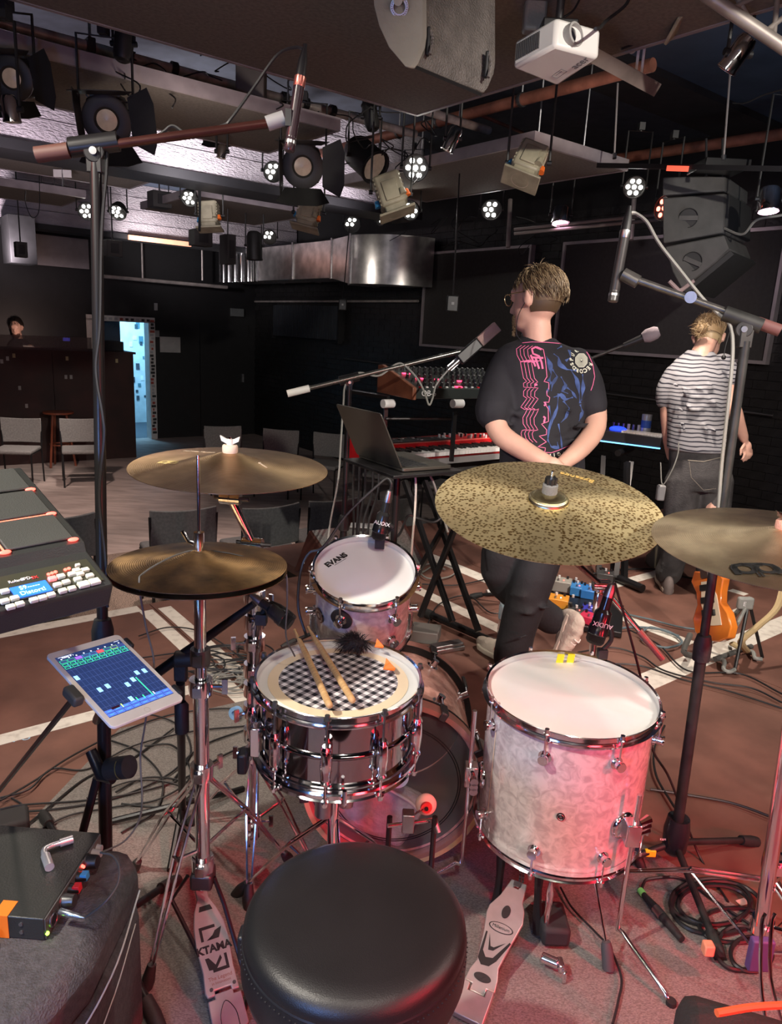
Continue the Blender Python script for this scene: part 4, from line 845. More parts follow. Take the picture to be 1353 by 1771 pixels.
ink([(-.020,.168),(-.008,.140),(.000,.140),(.022,.160),(.001,.132),(-.010,.130)],FB,fbo)
ink([(-.007,L-.02),(.007,L-.02),(.009,L-.005),(-.009,L-.005)],FB,fbo,'toe_clamp',z=.016,m=steel)
for s_,x_ in ((-1,-.055),(1,.05)):
    b0=to+X*x_; q=MB(); q.tube([V((b0.x,b0.y,.23)),V((b0.x-.003*s_,b0.y-.01,.13)),V((b0.x+.004*s_,b0.y-.03,.02))],[.012,.010,.014],8,3); q.build('upright',blackmetal,t,w=True)
c0=to+X*-.07; c1=to+X*.085; c0.z=c1.z=.232; q=MB(); q.cyl(c0,c1,.012,n=14); q.build('axle_housing',blackmetal,t,w=True)
c=to+X*-.022; c.z=.215; q=MB(); q.box((0,0,0),(.026,.02,.06),fr(c,(0,-.3,1),X)); q.build('cam',chrome,t,w=True,bev=.008)
q=MB(); 
for k in range(11):
    for s_ in (-.004,.004):
        p=to.lerp(V((to.x,to.y+.01,.225)),k/10); q.box(p+X*(s_+.006),(.005,.005,.007))
q.build('chain',dsteel,t,w=True,kind='stuff')
q=MB(); c=to+X*.07; q.tube([(c.x,c.y-.03,.18),(c.x,c.y-.035,.15),(c.x-.002,c.y-.04,.09),(c.x-.002,c.y-.045,.05)],[.004,.009,.008,.004],10); q.build('spring',chrome,t,w=True)
q=MB(); c=to+X*.045+V((0,-.12,0)); c.z=.035; q.cyl(c,c+X*.04,.012,n=12); q.box(c+X*.045,(.014,.03,.02)); q.box(c+X*.05+V((0,-.02,-.01)),(.010,.012,.03)); q.build('hoop_clamp',chrome,t,w=True,bev=.003)
q=MB(); c=to+X*.06+V((.03,-.02,0)); q.box((c.x,c.y,.045),(.07,.10,.05)); q.build('side_bracket',matte,t,w=True,bev=.01)
# floor tom side rod with rubber weight (mallet shaped foot) in front
q=MB(); q.tube([P(1025,1500,1.75),PZ(1049,1632,.07)],.0035,8); fo=thing('stand_leg','slim chrome leg with a grey rubber foot on the carpet below the floor tom','stand leg',PZ(1052,1660,0)); q.build('rod',chrome,fo,w=True)
q=MB(); q.tube([PZ(1049,1628,.075),PZ(1050,1640,.06),PZ(1053,1675,.014)],[.010,.014,.015],12); q.build('rubber_foot',mat('grey_rubber',(.07,.07,.075),.7),fo,w=True)
# ---------------------------------------------------------------- microphones and stands
def mic_stand(lab,base,top,feet,zhub,A,B,piv,r=.0105,m=blackmetal,mb=None,grip=.05,mg=None,hub='cone'):
    t=thing('microphone_stand',lab,'microphone stand',(base[0],base[1],0)); b=V((base[0],base[1],0)); top=V(top)
    lo=b+V((0,0,zhub)); k=lo.lerp(top,.42)
    q=MB(); q.tube([lo,k],r*1.28,16); q.build('lower_tube',m,t,w=True)
    q=MB(); q.tube([k,top],r,16); q.build('upper_tube',m,t,w=True)
    q=MB(); q.lathe([(r,0),(r*1.9,.005),(r*2.0,.05),(r*1.5,.075),(r,.078)],16,fr(k-(k-lo).normalized()*.04,(k-lo))); q.build('clutch',rubber,t,w=True)
    q=MB(); q.lathe([(r*.8,.04),(.030,.05),(.036,.01),(.033,-.05),(.02,-.065),(r,-.068)] if hub=='cone' else [(r,.05),(.024,.04),(.024,-.05),(r,-.06)],20,Matrix.Translation(lo)); q.build('base_hub',mat('gloss_black_casting',(.02,.02,.024),.25),t,w=True)
    for f_ in feet:
        f_=V((f_[0],f_[1],.016)); d=(f_-lo).normalized(); q=MB(); q.tube([lo+V((0,0,-.03)),f_-d*.04],.0095,10); o=q.build('leg',m,t,w=True); q=MB(); q.tube([f_-d*.05,f_-d*.01,f_+d*.02],[.014,.017,.015],12); q.build('rubber_foot',rubber,o,w=True)
    A=V(A);B=V(B);pv=V(piv); d=(B-A).normalized()
    bt=t
    q=MB(); q.tube([A+d*grip,B],r*.75,14); q.build('boom',mb or m,t,w=True)
    q=MB(); q.tube([A,A+d*grip],r*1.25,14); q.build('boom_grip',mg or rubber,t,w=True)
    c=pv.lerp(top,.5); q=MB(); n_=d.cross(V((0,0,1))).normalized(); q.cyl(pv-d*.045,pv+d*.045,r*1.6,n=16); q.build('boom_clamp',m,t,w=True,bev=.001)
    q=MB(); q.cyl(pv.lerp(top,.45)-n_*.014,pv.lerp(top,.45)+n_*.014,.019,n=24); q.box(pv.lerp(top,.8),(.03,.022,.05)); hd=q.build('pivot_head',m,t,w=True,bev=.002)
    q=MB(); q.cyl(pv.lerp(top,.45)+n_*-.019,pv.lerp(top,.45)-n_*.014,.007,n=12); q.cyl(pv.lerp(top,.45)+n_*.014,pv.lerp(top,.45)+n_*.022,.007,n=12); q.build('pivot_bolt',steel,hd,w=True)
    return t
def pencil_mic(lab,a,b,mb,band=None,r=.0095,tail=.03):
    a=V(a);b=V(b); d=(b-a).normalized(); t=thing('pencil_microphone',lab,'microphone',b)
    L=(b-a).length; M=fr(a,b-a)
    q=MB(); q.lathe([(.0001,L),(r*.85,L),(r,L-.002),(r,L-.022),(r*.93,L-.024),(r*.93,L-.028),(r,L-.03),(r,.05),(r*1.05,.048),(r*1.05,.03)],24,M); q.build('body',mb,t,w=True)
    q=MB(); q.lathe([(r*1.07,.03),(r*1.07,.048),(r*.95,.05)],24,M); q.build('connector_ring',band or steel,t,w=True)
    q=MB(); q.lathe([(r*1.0,.03),(r*.85,.0),(r*.45,-.02),(r*.35,-.03),(.0001,-.03)],20,M); q.build('plug',black,t,w=True)
    q=MB(); q.cyl(M@V((0,-r*.96,L*.46)),M@V((0,-r*1.06,L*.46)),.004,n=12); q.build('emblem',m_white_ink,t,w=True)
    q=MB(); q.lathe([(r*1.03,L-.020),(r*1.03,L-.014)],24,M); q.build('grille_band',steel,t,w=True)
    return t
topL=P(165,262,1.38); A=P(62,268,1.36); B=P(470,213,1.42); pv=P(163,250,1.38)
mL=mat('worn_red_black_tube',(.06,.02,.016),.28,.5,var=.3)
mic_stand('tall black microphone stand at left with its boom over the hi-hat',(-.61,1.41),topL-V((0,0,.02)),[PZ(300,1535,0),PZ(270,1775,0),PZ(78,1422,0)],.10,A,B,pv,r=.0115,m=blackmetal,mb=mL,grip=.06,mg=mat('brown_rubber_grip',(.10,.04,.03),.6))
mS=[o for o in COL.objects if o.name.startswith('microphone_stand')][-1]
q=MB(); q.cyl(P(190,1330,1.56),P(224,1326,1.54),.024,n=24); kn=q.build('big_knob',rubber,mS,w=True); q=MB(); q.lathe([(.0245,0),(.0245,.003)],24,fr(P(212,1328,1.547),P(224,1326,1.54)-P(190,1330,1.56))); q.build('brass_ring',mat('brass',(.5,.42,.15),.35,.8),kn,w=True)
q=MB(); q.tube([P(157,1298,1.58),P(176,1342,1.57),P(196,1345,1.56)],[.012,.014,.014],10); q.build('side_clamp',blackmetal,mS,w=True)
q=MB(); q.tube([P(168,1345,1.6),P(143,1440,1.62)],.009,10); q.build('inner_strut',blackmetal,mS,w=True)
q=MB(); c=P(485,206,1.42); q.cyl(P(462,214,1.42),P(492,204,1.42),.014,n=16); q.build('mic_clamp',grey,mS,w=True); q=MB(); q.box((0,0,0),(.012,.02,.03),Matrix.Translation(P(500,205,1.41))); q.build('clip_arm',black,mS,w=True)
a_=P(524,105,1.40); b_=P(500,262,1.42)
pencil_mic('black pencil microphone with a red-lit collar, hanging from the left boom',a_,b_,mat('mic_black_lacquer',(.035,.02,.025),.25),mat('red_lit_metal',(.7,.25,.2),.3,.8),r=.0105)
cabn=[0]
def cable(pts,lab,r=.003,m=cable_m,sm=8,n=6,nm='cable'):
    q=MB(); q.tube(pts,r,n,sm); o=q.build(nm,m); prop(o,lab,'cable'); return o
cable([P(525,100,1.40),P(526,88,1.4),P(512,82,1.4),P(480,95,1.4),P(440,150,1.41),P(400,205,1.41),P(385,217,1.41),P(330,233,1.4),P(300,218,1.4),P(283,228,1.4),P(262,240,1.4),P(225,248,1.39),P(195,232,1.39),P(186,240,1.385),P(184,300,1.385),P(176,400,1.4),P(173,560,1.42),P(166,640,1.43),P(178,720,1.44),P(180,760,1.45),P(172,860,1.48),P(182,960,1.5),P(186,1050,1.52)],'black cable looping from the overhead microphone down the left stand pole',.0032)
# right boom
topR=P(1290,590,1.72); pv=P(1285,553,1.72); A=P(1350,572,1.70); B=P(1085,478,1.80)
mR=mat('grey_worn_tube',(.10,.095,.09),.3,.6,var=.3,vs=20)
mic_stand('tall black microphone stand at right, its boom crossing in front of the pin board',(.855,1.79),topR,[PZ(1300,1463,0),PZ(1240,1655,0),PZ(1045,1512,0)],.115,A,B,pv,r=.0115,m=mat('chalky_black_tube',(.022,.022,.021),.5,.1,var=.4,vs=18),mb=mR,grip=.055,mg=mat('red_brown_grip',(.13,.05,.045),.6))
mS=[o for o in COL.objects if o.name.startswith('microphone_stand')][-1]
q=MB(); q.cyl(P(1078,474,1.8),P(1104,488,1.79),.016,n=18); q.build('mic_clamp',mR,mS,w=True); q=MB(); q.cyl(P(1195,514,1.755),P(1195,514,1.735),.014,n=16); q.build('boom_lock',steel,mS,w=True)
text('K&M',.008,fr(P(1143,1448,1.97),P(1143,1448,-1)-P(1143,1448,0),(1,0,.05)) if 0 else fr(P(1147,1452,1.99),(0,-1,.3),(1,0,0)),m_white_ink,mS)
a_=P(1086,378,1.80); b_=P(1060,522,1.82)
pencil_mic('black pencil microphone with a white band, hanging from the right boom',a_,b_,mat('mic_matte_black',(.03,.028,.028),.35),steel,r=.0125)
cable([P(1087,374,1.80),P(1092,368,1.8),P(1102,370,1.8),P(1120,385,1.79),P(1140,420,1.78),P(1175,465,1.77),P(1215,515,1.75),P(1240,540,1.74),P(1262,560,1.73),P(1268,600,1.72),P(1262,680,1.73),P(1250,790,1.78),P(1243,880,1.82)],'grey cable arching over the right boom in front of the line array',.0042,mat('grey_cable',(.22,.22,.2),.5))
# centre boom stand with ribbon style mic
tpC=P(604,668,3.25); pv=P(604,655,3.25); A=P(497,681,3.2); B=P(800,607,3.3)
mic_stand('black boom microphone stand behind the laptop with a pale grip end',(-.215,3.25),tpC,[V((-.45,3.1,0)),V((-.1,3.0,0)),V((-.15,3.5,0))],.12,A,B,pv,r=.013,mg=mat('pale_grip',(.6,.6,.56),.6),grip=.10,mb=mat('glossy_tube',(.14,.14,.13),.25,.8))
t=thing('condenser_microphone','black and silver condenser microphone tilted beside the front man','microphone',P(820,600,3.3))
a_=P(775,640,3.3); b_=P(862,563,3.3); F_=fr(a_,b_-a_,(0,1,0)); L=(b_-a_).length
q=MB(); q.box((0,0,L*.80),(.035,.05,L*.36),F_); q.build('grille_head',mat('mesh_grille',(.45,.3,.26),.35,.8,bump=.4,bs=400),t,w=True,bev=.004); q=MB(); q.box((0,0,L*.42),(.04,.052,L*.40),F_); q.build('body',black,t,w=True,bev=.006); q=MB(); q.cyl(F_@V((0,0,0)),F_@V((0,0,L*.24)),.010,n=14); q.build('plug',steel,t,w=True)
q=MB(); q.box((.026,0,L*.5),(.004,.03,L*.9),F_); q.build('side_rail',steel,t,w=True)
cable([a_,P(755,665,3.3),P(748,690,3.28),P(742,700,3.27),P(735,680,3.27),P(722,655,3.27),P(700,632,3.26),P(685,630,3.26),P(655,650,3.25),P(620,645,3.25),P(598,665,3.24),P(594,700,3.22),P(590,760,3.2),P(585,830,3.2),P(572,900,3.2),P(566,945,3.2)],'grey cable drooping from the centre boom down past the laptop',.0045,MATS['grey_cable'])
# dynamic mic on gooseneck right of the front man
t=thing('vocal_microphone','black vocal microphone with a grey foam ball, right of the front man','microphone',P(1130,578,3.6))
a_=P(1128,578,3.6); b_=P(1030,618,3.7); d=(b_-a_).normalized(); q=MB(); q.loft([(a_-d*.035,.022,.022,fr((0,0,0),d).to_3x3()),(a_-d*.02,.032,.032,fr((0,0,0),d).to_3x3()),(a_+d*.02,.035,.035,fr((0,0,0),d).to_3x3()),(a_+d*.045,.024,.024,fr((0,0,0),d).to_3x3())],20); q.build('foam_ball',mat('purple_grey_foam',(.22,.18,.20),.95,bump=.3,bs=300),t,w=True)
q=MB(); q.tube([a_+d*.04,a_+d*.14],[.02,.014],14); q.build('body',black,t,w=True)
sx=V((b_.x,b_.y,0)); mic_stand('slim black stand of the vocal microphone behind the front man',(b_.x-.25,b_.y+.05),b_+V((-.25,.05,-.15)),[V((b_.x-.5,b_.y+.1,0)),V((b_.x,b_.y+.2,0)),V((b_.x-.1,b_.y-.1,0))],.1,b_+V((-.35,.02,-.16)),a_+d*.12,b_+V((-.25,.05,-.13)))
# clip-on drum mics
def drum_mic(lab,a,b,r,clip,txt=None):
    a=V(a); b=V(b); d=(b-a).normalized(); L=(b-a).length; t=thing('drum_microphone',lab,'microphone',clip); M=fr(a,d,(1,0,0))
    q=MB(); q.lathe([(.0001,L),(r*.85,L),(r*1.05,L-r*.3),(r*1.08,L-r*1.1)],24,M); q.build('grille',mat('black_mesh',(.03,.03,.03),.4,.6,bump=1,bs=900),t,w=True)
    q=MB(); q.lathe([(r*1.12,L-r*1.1),(r*1.18,L-r*1.2),(r*1.12,L-r*1.45),(r*1.1,L-r*2.0),(r*.98,L-r*2.2),(r*.95,L*.42),(r*.62,L*.36),(r*.58,L*.12)],24,M); q.build('body',mat('gloss_black',(.02,.02,.02),.2),t,w=True)
    q=MB(); q.lathe([(r*.62,L*.13),(r*.6,0),(r*.4,-.015),(.0001,-.02)],20,M); q.build('connector',steel,t,w=True)
    q=MB(); c=V(clip); q.box(c,(.026,.022,.026)); q.tube([c+V((0,0,.01)),c+V((.022,.01,.035)),b-d*L*.3+V((.03,.0,0)),b-d*L*.4],.006,8,3); q.build('rim_clip',rubber,t,w=True,bev=.002)
    if txt: text(txt,r*.75,fr(a.lerp(b,.60)+V((0,-r*.98,0)),(0,-1,.15),d.cross(V((0,1,0)))*(-1 if r>.02 else 1)),m_white_ink,t)
    return t
drum_mic('black drum microphone clipped to the rim of the white rack tom',P(672,858,1.9),P(654,932,1.93),.0185,P(657,940,1.97),'AUDIX')
cable([P(672,858,1.9),P(677,838,1.89),P(670,828,1.89),P(655,838,1.88),P(600,890,1.87),P(560,945,1.86),P(534,957,1.86),P(520,990,1.86),P(516,1050,1.85),P(530,1100,1.85)],'black cable from the rack tom microphone going down to the left',.0035)
drum_mic('larger black drum microphone clipped to the far rim of the floor tom',P(1056,1020,1.90),P(1028,1112,1.92),.023,P(1042,1130,1.95),'AUDIX')
cable([P(1057,1018,1.90),P(1063,1008,1.9),P(1070,1030,1.92),P(1090,1100,1.96),P(1110,1180,2.0),P(1127,1290,2.04),P(1160,1350,2.1),PZ(1210,1480,.01),PZ(1260,1560,.01)],'black cable running from the floor tom microphone past the right stand',.0035)
t=drum_mic('black instrument microphone pointing at the snare from under the hi-hat',P(444,1036,1.62),P(503,1080,1.6),.0165,P(452,1070,1.66))
t=thing('microphone_stand','low black boom stand between the tablet and the snare drum','microphone stand',PZ(316,1420,0))
f_=PZ(316,1420,0); q=MB(); q.cyl(V((f_.x,f_.y,0.02)),P(312,1180,1.72),.011,n=12); q.build('upright',blackmetal,t,w=True); q=MB(); q.tube([P(235,1190,1.72),P(322,1128,1.7),P(440,1044,1.64)],[.012,.012,.008],12); q.build('boom',blackmetal,t,w=True); q=MB(); q.cyl(P(303,1140,1.7),P(340,1138,1.7),.02,n=16); q.box(P(313,1160,1.71),(.03,.02,.05)); q.build('pivot_head',rubber,t,w=True,bev=.004)
for dx,dy in ((-.22,-.05),(.15,.15),(.03,-.22)):
    q=MB(); q.tube([(f_.x,f_.y,.06),(f_.x+dx,f_.y+dy,.015)],.009,8); q.build('leg',blackmetal,t,w=True)
q=MB(); q.lathe([(.010,0),(.017,.0),(.017,.07),(.010,.08)],16,Matrix.Translation(P(315,1265,1.77))); q.build('clutch',rubber,t,w=True)
# ---------------------------------------------------------------- electronics on the left
X=V((.63,.777,0)).normalized(); Y=V((-.229,.184,.12)).normalized(); Z=X.cross(Y).normalized(); Y=Z.cross(X)
O=P(198,1010,1.15)
MP=Matrix(((X.x,Y.x,Z.x,O.x),(X.y,Y.y,Z.y,O.y),(X.z,Y.z,Z.z,O.z),(0,0,0,1)))   # x: 0 at right edge, negative to the left
t=thing('sampling_pad','black electronic sampling pad with red lights and a blue display, at the left edge','electronic drum pad',MP@Matrix.Translation((-.18,.16,-.05)))
m_pb=mat('pad_body_plastic',(.028,.03,.029),.45,bump=.1,bs=400); m_pp=mat('pad_rubber',(.052,.054,.050),.62,bump=.15,bs=500)
q=MB()
prof=[(0,-.045),(0,-.004),(.005,0),(.085,.004),(.096,.016),(.33,.016),(.335,.01),(.335,-.045)]
vs=[(x,y,z) for x in (-.365,0) for y,z in prof]; n=len(prof)
q.add([MP@V(v) for v in vs],[tuple(range(n)),tuple(range(2*n-1,n-1,-1))]+[(i,(i+1)%n,(i+1)%n+n,i+n) for i in range(n)]); bod=q.build('body',m_pb,t,w=True,bev=.004)
def padbox(x0,x1,y0,y1,nm,m,z=.0165,h=.004,par=None,bev=.002):
    q=MB(); q.box(((x0+x1)/2,(y0+y1)/2,z+h/2),(x1-x0,y1-y0,h),MP); return q.build(nm,m,par or t,w=True,bev=bev)
cx=[-.012,-.124,-.236,-.352]; ry=[.104,.180,.256,.328]
MPz=MP@Matrix.Translation((0,0,.0165))
for i in range(3):
    for j in range(3): padbox(cx[i+1]+.004,cx[i]-.004,ry[j]+.003,ry[j+1]-.003 if j<2 else .325,'pad',m_pp)
for i in range(4):
    for j in range(3):
        x=cx[i]; y=ry[j]; 
        if i==3: continue
        q=MB(); q.ball((x-.006 if i==0 else x,y,.0185),(.009,.004,.003),12,MP); q.build('pad_light',ledred,t,w=True)
ledl=mat('led_line',(1,.3,.2),.5,emit=(1,.13,.08),es=.9)
padbox(cx[1]-.0012,cx[1]+.0012,ry[0],ry[1],'light_bar',ledl,z=.0165,h=.002,bev=0); padbox(cx[1],cx[0]-.012,ry[1]-.001,ry[1]+.001,'light_bar',ledl,z=.0165,h=.002,bev=0)
m_pan=mat('control_panel_olive',(.045,.047,.032),.4)
padbox(-.355,-.012,.012,.080,'control_panel',m_pan,z=.0022,h=.001,bev=0)
MQ=MP@Matrix.Translation((0,0,.0035))
def at(px,py): return fpx(MQ,px,py)
lcdm=mat('lcd_blue',(.02,.1,.8),.3,emit=(.03,.16,1),es=1.3); lcdt=mat('lcd_text',(.3,.6,1),.3,emit=(.35,.65,1),es=1.6)
x,y=at(54,1020); F_=MQ@Matrix.Translation((x,y,.001)); q=MB(); q.box((0,0,0),(.052,.024,.002),F_); sc=q.build('display',lcdm,t,w=True)
text('S9-----\nDistort!',.0115,F_@Matrix.Translation((0,0,.0013)),lcdt,sc)
x,y=at(34,1006); 
for s_,px,py,sz in (('Roland',28,1005,.008),('SPD-',46,1001,.0085)): x,y=at(px,py); text(s_,sz,MQ@Matrix.Translation((x,y,.0005)),m_white_ink,t)
x,y=at(60,999); text('SX',.0085,MQ@Matrix.Translation((x,y,.0005)),mat('red_ink',(.8,.05,.05),.5),t)
m_btn=mat('ivory_button',(.62,.64,.56),.45)
bt=[(58,1040,1),(73,1036,1),(88,1031,1),(90,1003,2),(105,999,1),(99,1014,1),(114,1009,1),(108,1024,1),(124,1020,1),(134,1004,1),(132,989,1),(147,988,1),(138,995,1),(124,995,1),(155,998,1),(144,1013,3),(163,1008,3),(134,980,0),(18,1052,1),(34,1047,1),(8,1042,1),(25,1037,1),(8,1025,1)]
for px,py,k in bt:
    x,y=at(px,py); q=MB(); w_,h_=((.008,.005),(.012,.008),(.012,.008),(.017,.012))[k]; q.box((x,y,.0025),(w_,h_,.006),MQ); q.build('button',m_btn if k!=2 else mat('lit_button',(.9,.3,.3),.4,emit=(1,.15,.12),es=.8),t,w=True,bev=.0012)
for px,py in ((84,994),(90,992),(96,990),(113,986),(119,984)):
    x,y=at(px,py); q=MB(); q.ball((x,y,.001),(.003,.003,.002),8,MQ); q.build('indicator',ledred,t,w=True)
# legs/stand of the pad (grey tube legs below)
t2=thing('pad_stand','black post and plate holding the sampling pad','stand',V((-1.0,1.30,0))); q=MB(); q.tube([(-1.0,1.30,.05),MP@V((-.18,.16,-.06))],.016,14); q.box((0,0,-.05),(.12,.12,.008),MP@Matrix.Translation((-.18,.16,0))); q.build('post',blackmetal,t2,w=True)
for A in (30,150,270): q=MB(); q.tube([(-1.0,1.30,.14),(-1.0+.2*cos(rad(A)),1.30+.2*sin(rad(A)),.015)],.01,8); q.build('leg',blackmetal,t2,w=True)
# tablet
X=V((.5688,.8206,-.0555)); Y=V((-.7691,.5547,.3175)); X.normalize(); Z=X.cross(Y).normalized(); Y=Z.cross(X)
C=CAM+(V((-.548,1.3658,.7284))-CAM)*.885; MT_=Matrix(((X.x,Y.x,Z.x,C.x),(X.y,Y.y,Z.y,C.y),(X.z,Y.z,Z.z,C.z),(0,0,0,1)))@Matrix.Scale(.885,4)
t=thing('tablet','white framed tablet showing a blue sequencer app, held on a stand at left','tablet',MT_)
def rr(w_,h_,r_,n=6):
    o=[]
    for sx,sy,a0 in ((1,1,0),(-1,1,90),(-1,-1,180),(1,-1,270)):
        for k in range(n+1):
            a=rad(a0+90*k/n); o.append((sx*(w_/2-r_)+r_*cos(a),sy*(h_/2-r_)+r_*sin(a)))
    return o
q=MB(); q.prism(rr(.170,.242,.011),-.007,0); q.build('housing',mat('white_tablet_glass',(.85,.83,.78),.12,coat=.5),t,bev=.0012)
scm=mat('screen_navy',(.01,.02,.06),.15,emit=(.03,.055,.18),es=.55)
q=MB(); q.box((0,.003,.0003),(.150,.198,.0006)); scr=q.build('screen',scm,t)
def em(nm,c,s_): return mat(nm,c,.4,emit=c,es=s_)
eb1=em('ui_blue',(.10,.22,.85),.45); eb2=em('ui_light_blue',(.28,.58,1),1.1); eg=em('ui_green',(.05,.9,.35),1.0); er=em('ui_red',(.95,.08,.10),1.0); ew=em('ui_white',(.8,.85,1),.9); ep=em('ui_purple',(.35,.15,.85),.8); ec=em('ui_cyan',(.1,.5,.8),.8); ey=em('ui_lime',(.6,1,.2),1.0); egr=em('ui_grid',(.05,.09,.26),.5)
def ui(x,y,w_,h_,m,nm='screen_icon',z=.0008): q=MB(); q.box((x,y,z),(w_,h_,.0003)); return q.build(nm,m,scr,flat=True)
def uip(px,py,w_,h_,m,nm='screen_icon'): x,y=fpx(MT_,px,py); return ui(x,y,w_,h_,m,nm)
for i in range(1,16): ui(-.075+.15*i/16,-.005,.0006,.15,egr,'grid_line')
for i in range(9): ui(0,.055-.0175*i,.148,.0006,egr,'grid_line')
for cx_,cy_ in ((352,450),(545,548),(610,517),(777,503),(822,462),(855,405),(917,388),(806,622)): uip(60+cx_/4.832,1080+cy_/4.832,.0085,.013,eb2,'note_block')
a_=fpx(MT_,60+845/4.832,1080+445/4.832); b_=fpx(MT_,60+992/4.832,1080+592/4.832)
q=MB(); q.cyl((a_[0],a_[1],.0009),(b_[0],b_[1],.0009),.0009,n=6); q.build('play_line',eg,scr)
for i in range(9):
    m=[eg,eg,ep,ec,ec,er,eg,ey,eb1][i]; x=-.066+.0166*i
    ui(x,.084,.0145,.0085,m if i in (2,5) else egr,'clip'); 
    if i not in (2,5):
        for dx,dy,w_,h_ in ((0,.0042,.0145,.0006),(0,-.0042,.0145,.0006),(-.0071,0,.0006,.0085),(.0071,0,.0006,.0085)): ui(x+dx,.084+dy,w_,h_,m,'clip_edge')
    for k in (0,1): 
        for dx,dy,w_,h_ in ((0,.003,.0145,.0005),(0,-.003,.0145,.0005),(-.0071,0,.0005,.006)): ui(x+dx,.074-.009*k+dy,w_,h_,eg,'clip_edge')
        ui(x+.0035,.074-.009*k,.0012,.006,ec,'clip_edge')
    ui(x,.0925,.003,.003,ew,'toolbar_icon')
for i in range(8):
    for k in range(2):
        x=-.066+.0188*i; ui(x,-.081-.0095*k,.0178,.0085,eb1,'footer_button'); ui(x,-.081-.0095*k,.009,.0012,ec,'footer_label',z=.001)
ui(-.05,-.077,.018,.006,mat('ui_dark',(.05,.01,.04),.5),z=.0011); ui(-.036,-.078,.002,.010,ey,z=.0011); ui(.0,-.076,.002,.010,eg,z=.0011); ui(.016,-.076,.002,.010,eg,z=.0011); ui(.040,-.076,.002,.008,ew,z=.0011)
ui(-.055,.099,.03,.001,ew); ui(.065,.099,.012,.001,ew)
q=MB(); q.lathe([(.0058,.0004),(.0064,.0004)],28,Matrix.Translation((0,-.1105,0))); q.build('home_button_ring',mat('gold_ring',(.6,.55,.5),.3,.5),t)
text('Pattern  B  1',.005,MT_@Matrix.Translation((-.05,.096,.0009)),ew,scr)
t=thing('tablet_holder','black clamp bracket with grips holding the tablet from behind','holder',MT_@Matrix.Translation((0,0,-.02)))
x,y=fpx(MT_,127,1202); q=MB(); q.box((x,y,-.002),(.022,.045,.022),MT_); q.build('grip',mat('grey_grip',(.06,.06,.055),.5),t,w=True,bev=.005)
q=MB(); q.box((.088,.085,-.004),(.010,.03,.016),MT_); q.build('grip',rubber,t,w=True,bev=.003)
q=MB(); q.box((.088,-.09,-.004),(.010,.03,.016),MT_); q.build('grip',rubber,t,w=True,bev=.003)
q=MB(); q.box((0,.0,-.016),(.18,.02,.010),MT_); q.build('back_bar',blackmetal,t,w=True,bev=.002)
q=MB(); q.tube([MT_@V((x,y,-.012)),PZ(-60,1440,.12)],.0055,8); q.tube([MT_@V((0,0,-.02)),V((-.61,1.41,.60))],.010,8); q.build('support_rod',blackmetal,t,w=True)
# mixer box on the seat
zb=.45; Bc=PZ(173,1440,zb); Cc=PZ(75,1590,zb); dv=(Bc-Cc).normalized(); pv_=V((-dv.y,dv.x,0)) ; L=(Bc-Cc).length; h=.044
XM=Matrix(((-pv_.x*-1,dv.x,0,Cc.x),(-pv_.y*-1,dv.y,0,Cc.y),(0,0,1,zb),(0,0,0,1)))  # x: to the left(-), y: away
# make x axis point left
XM=Matrix(((pv_.x,dv.x,0,Cc.x),(pv_.y,dv.y,0,Cc.y),(0,0,1,zb),(0,0,0,1)))
t=thing('headphone_mixer','small black steel mixer box with knobs, lying on the padded seat at lower left','mixer',XM@Matrix.Translation((.12,L/2,-h)))
q=MB(); q.box((.125,L/2,-h/2),(.25,L,h),XM); q.build('case',mat('black_steel_case',(.035,.037,.034),.38,.2,bump=.1,bs=300),t,w=True,bev=.002)
q=MB(); q.box((-.001,L/2,-h/2),(.002,L-.004,h-.004),XM); fp=q.build('front_panel',mat('panel_grey',(.09,.09,.085),.4),t,w=True)
for i,(yy,zz,r_,ln,m,nm) in enumerate(((.155,-.014,.0135,.022,black,'knob'),(.180,-.016,.008,.018,grey,'jack'),(.118,-.016,.009,.020,bluep,'knob'),(.088,-.016,.009,.020,redp,'knob'),(.062,-.018,.0125,.022,dsteel,'knob'),(.200,-.02,.007,.010,grey,'jack'))):
    F_=XM@fr((-.002,yy*L/.22,zz),(-1,0,.10),(0,0,1)); q=MB(); q.lathe([(.0001,ln),(r_*.85,ln),(r_*.9,ln-.002),(r_,.003),(r_*1.15,.001),(r_*1.15,0)],20,F_); k=q.build(nm,black if m in(bluep,redp) else m,t,w=True)
    if m in (bluep,redp): q=MB(); q.box((r_*.2,0,ln*.7),(r_*1.5,r_*1.6,ln*.62),F_); q.build('cap',m,k,w=True,bev=.001)
F_=XM@fr((-.002,.024,-.022),(-1,0,.05),(0,0,1)); q=MB(); q.lathe([(.0001,.002),(.009,.002),(.011,.004),(.013,.003),(.013,0)],24,F_); k=q.build('socket',steel,t,w=True)
q=MB(); q.lathe([(.0001,.0035),(.009,.0035)],20,F_); q.build('socket_core',black,k,w=True)
for yy,zz in ((.10,-.006),(.105,-.012)): q=MB(); q.ball(XM@V((-.004,yy+.035,zz)),.003,8); q.build('indicator',ledred,t,w=True)
q=MB(); q.ball(XM@V((-.003,.004,-.032)),.0035,8); q.build('indicator',mat('led_green',(.3,1,.05),.4,emit=(.35,1,.05),es=5),t,w=True)
for xx,zz in ((.04,-.014),(.04,-.030)): 
    q=MB(); q.cyl(XM@V((xx,-.0015,zz)),XM@V((xx,.001,zz)),.0035,n=12); q.build('screw',steel,t,w=True)
q=MB(); q.box((.075,.016,.0006),(.026,.034,.0008),XM); q.box((.075,-.0006,-.022),(.026,.0008,.044),XM); o=q.build('tape_strip',mat('orange_tape',(1,.22,.02),.5)); prop(o,'bright orange tape strip folded over the mixer box edge','tape')
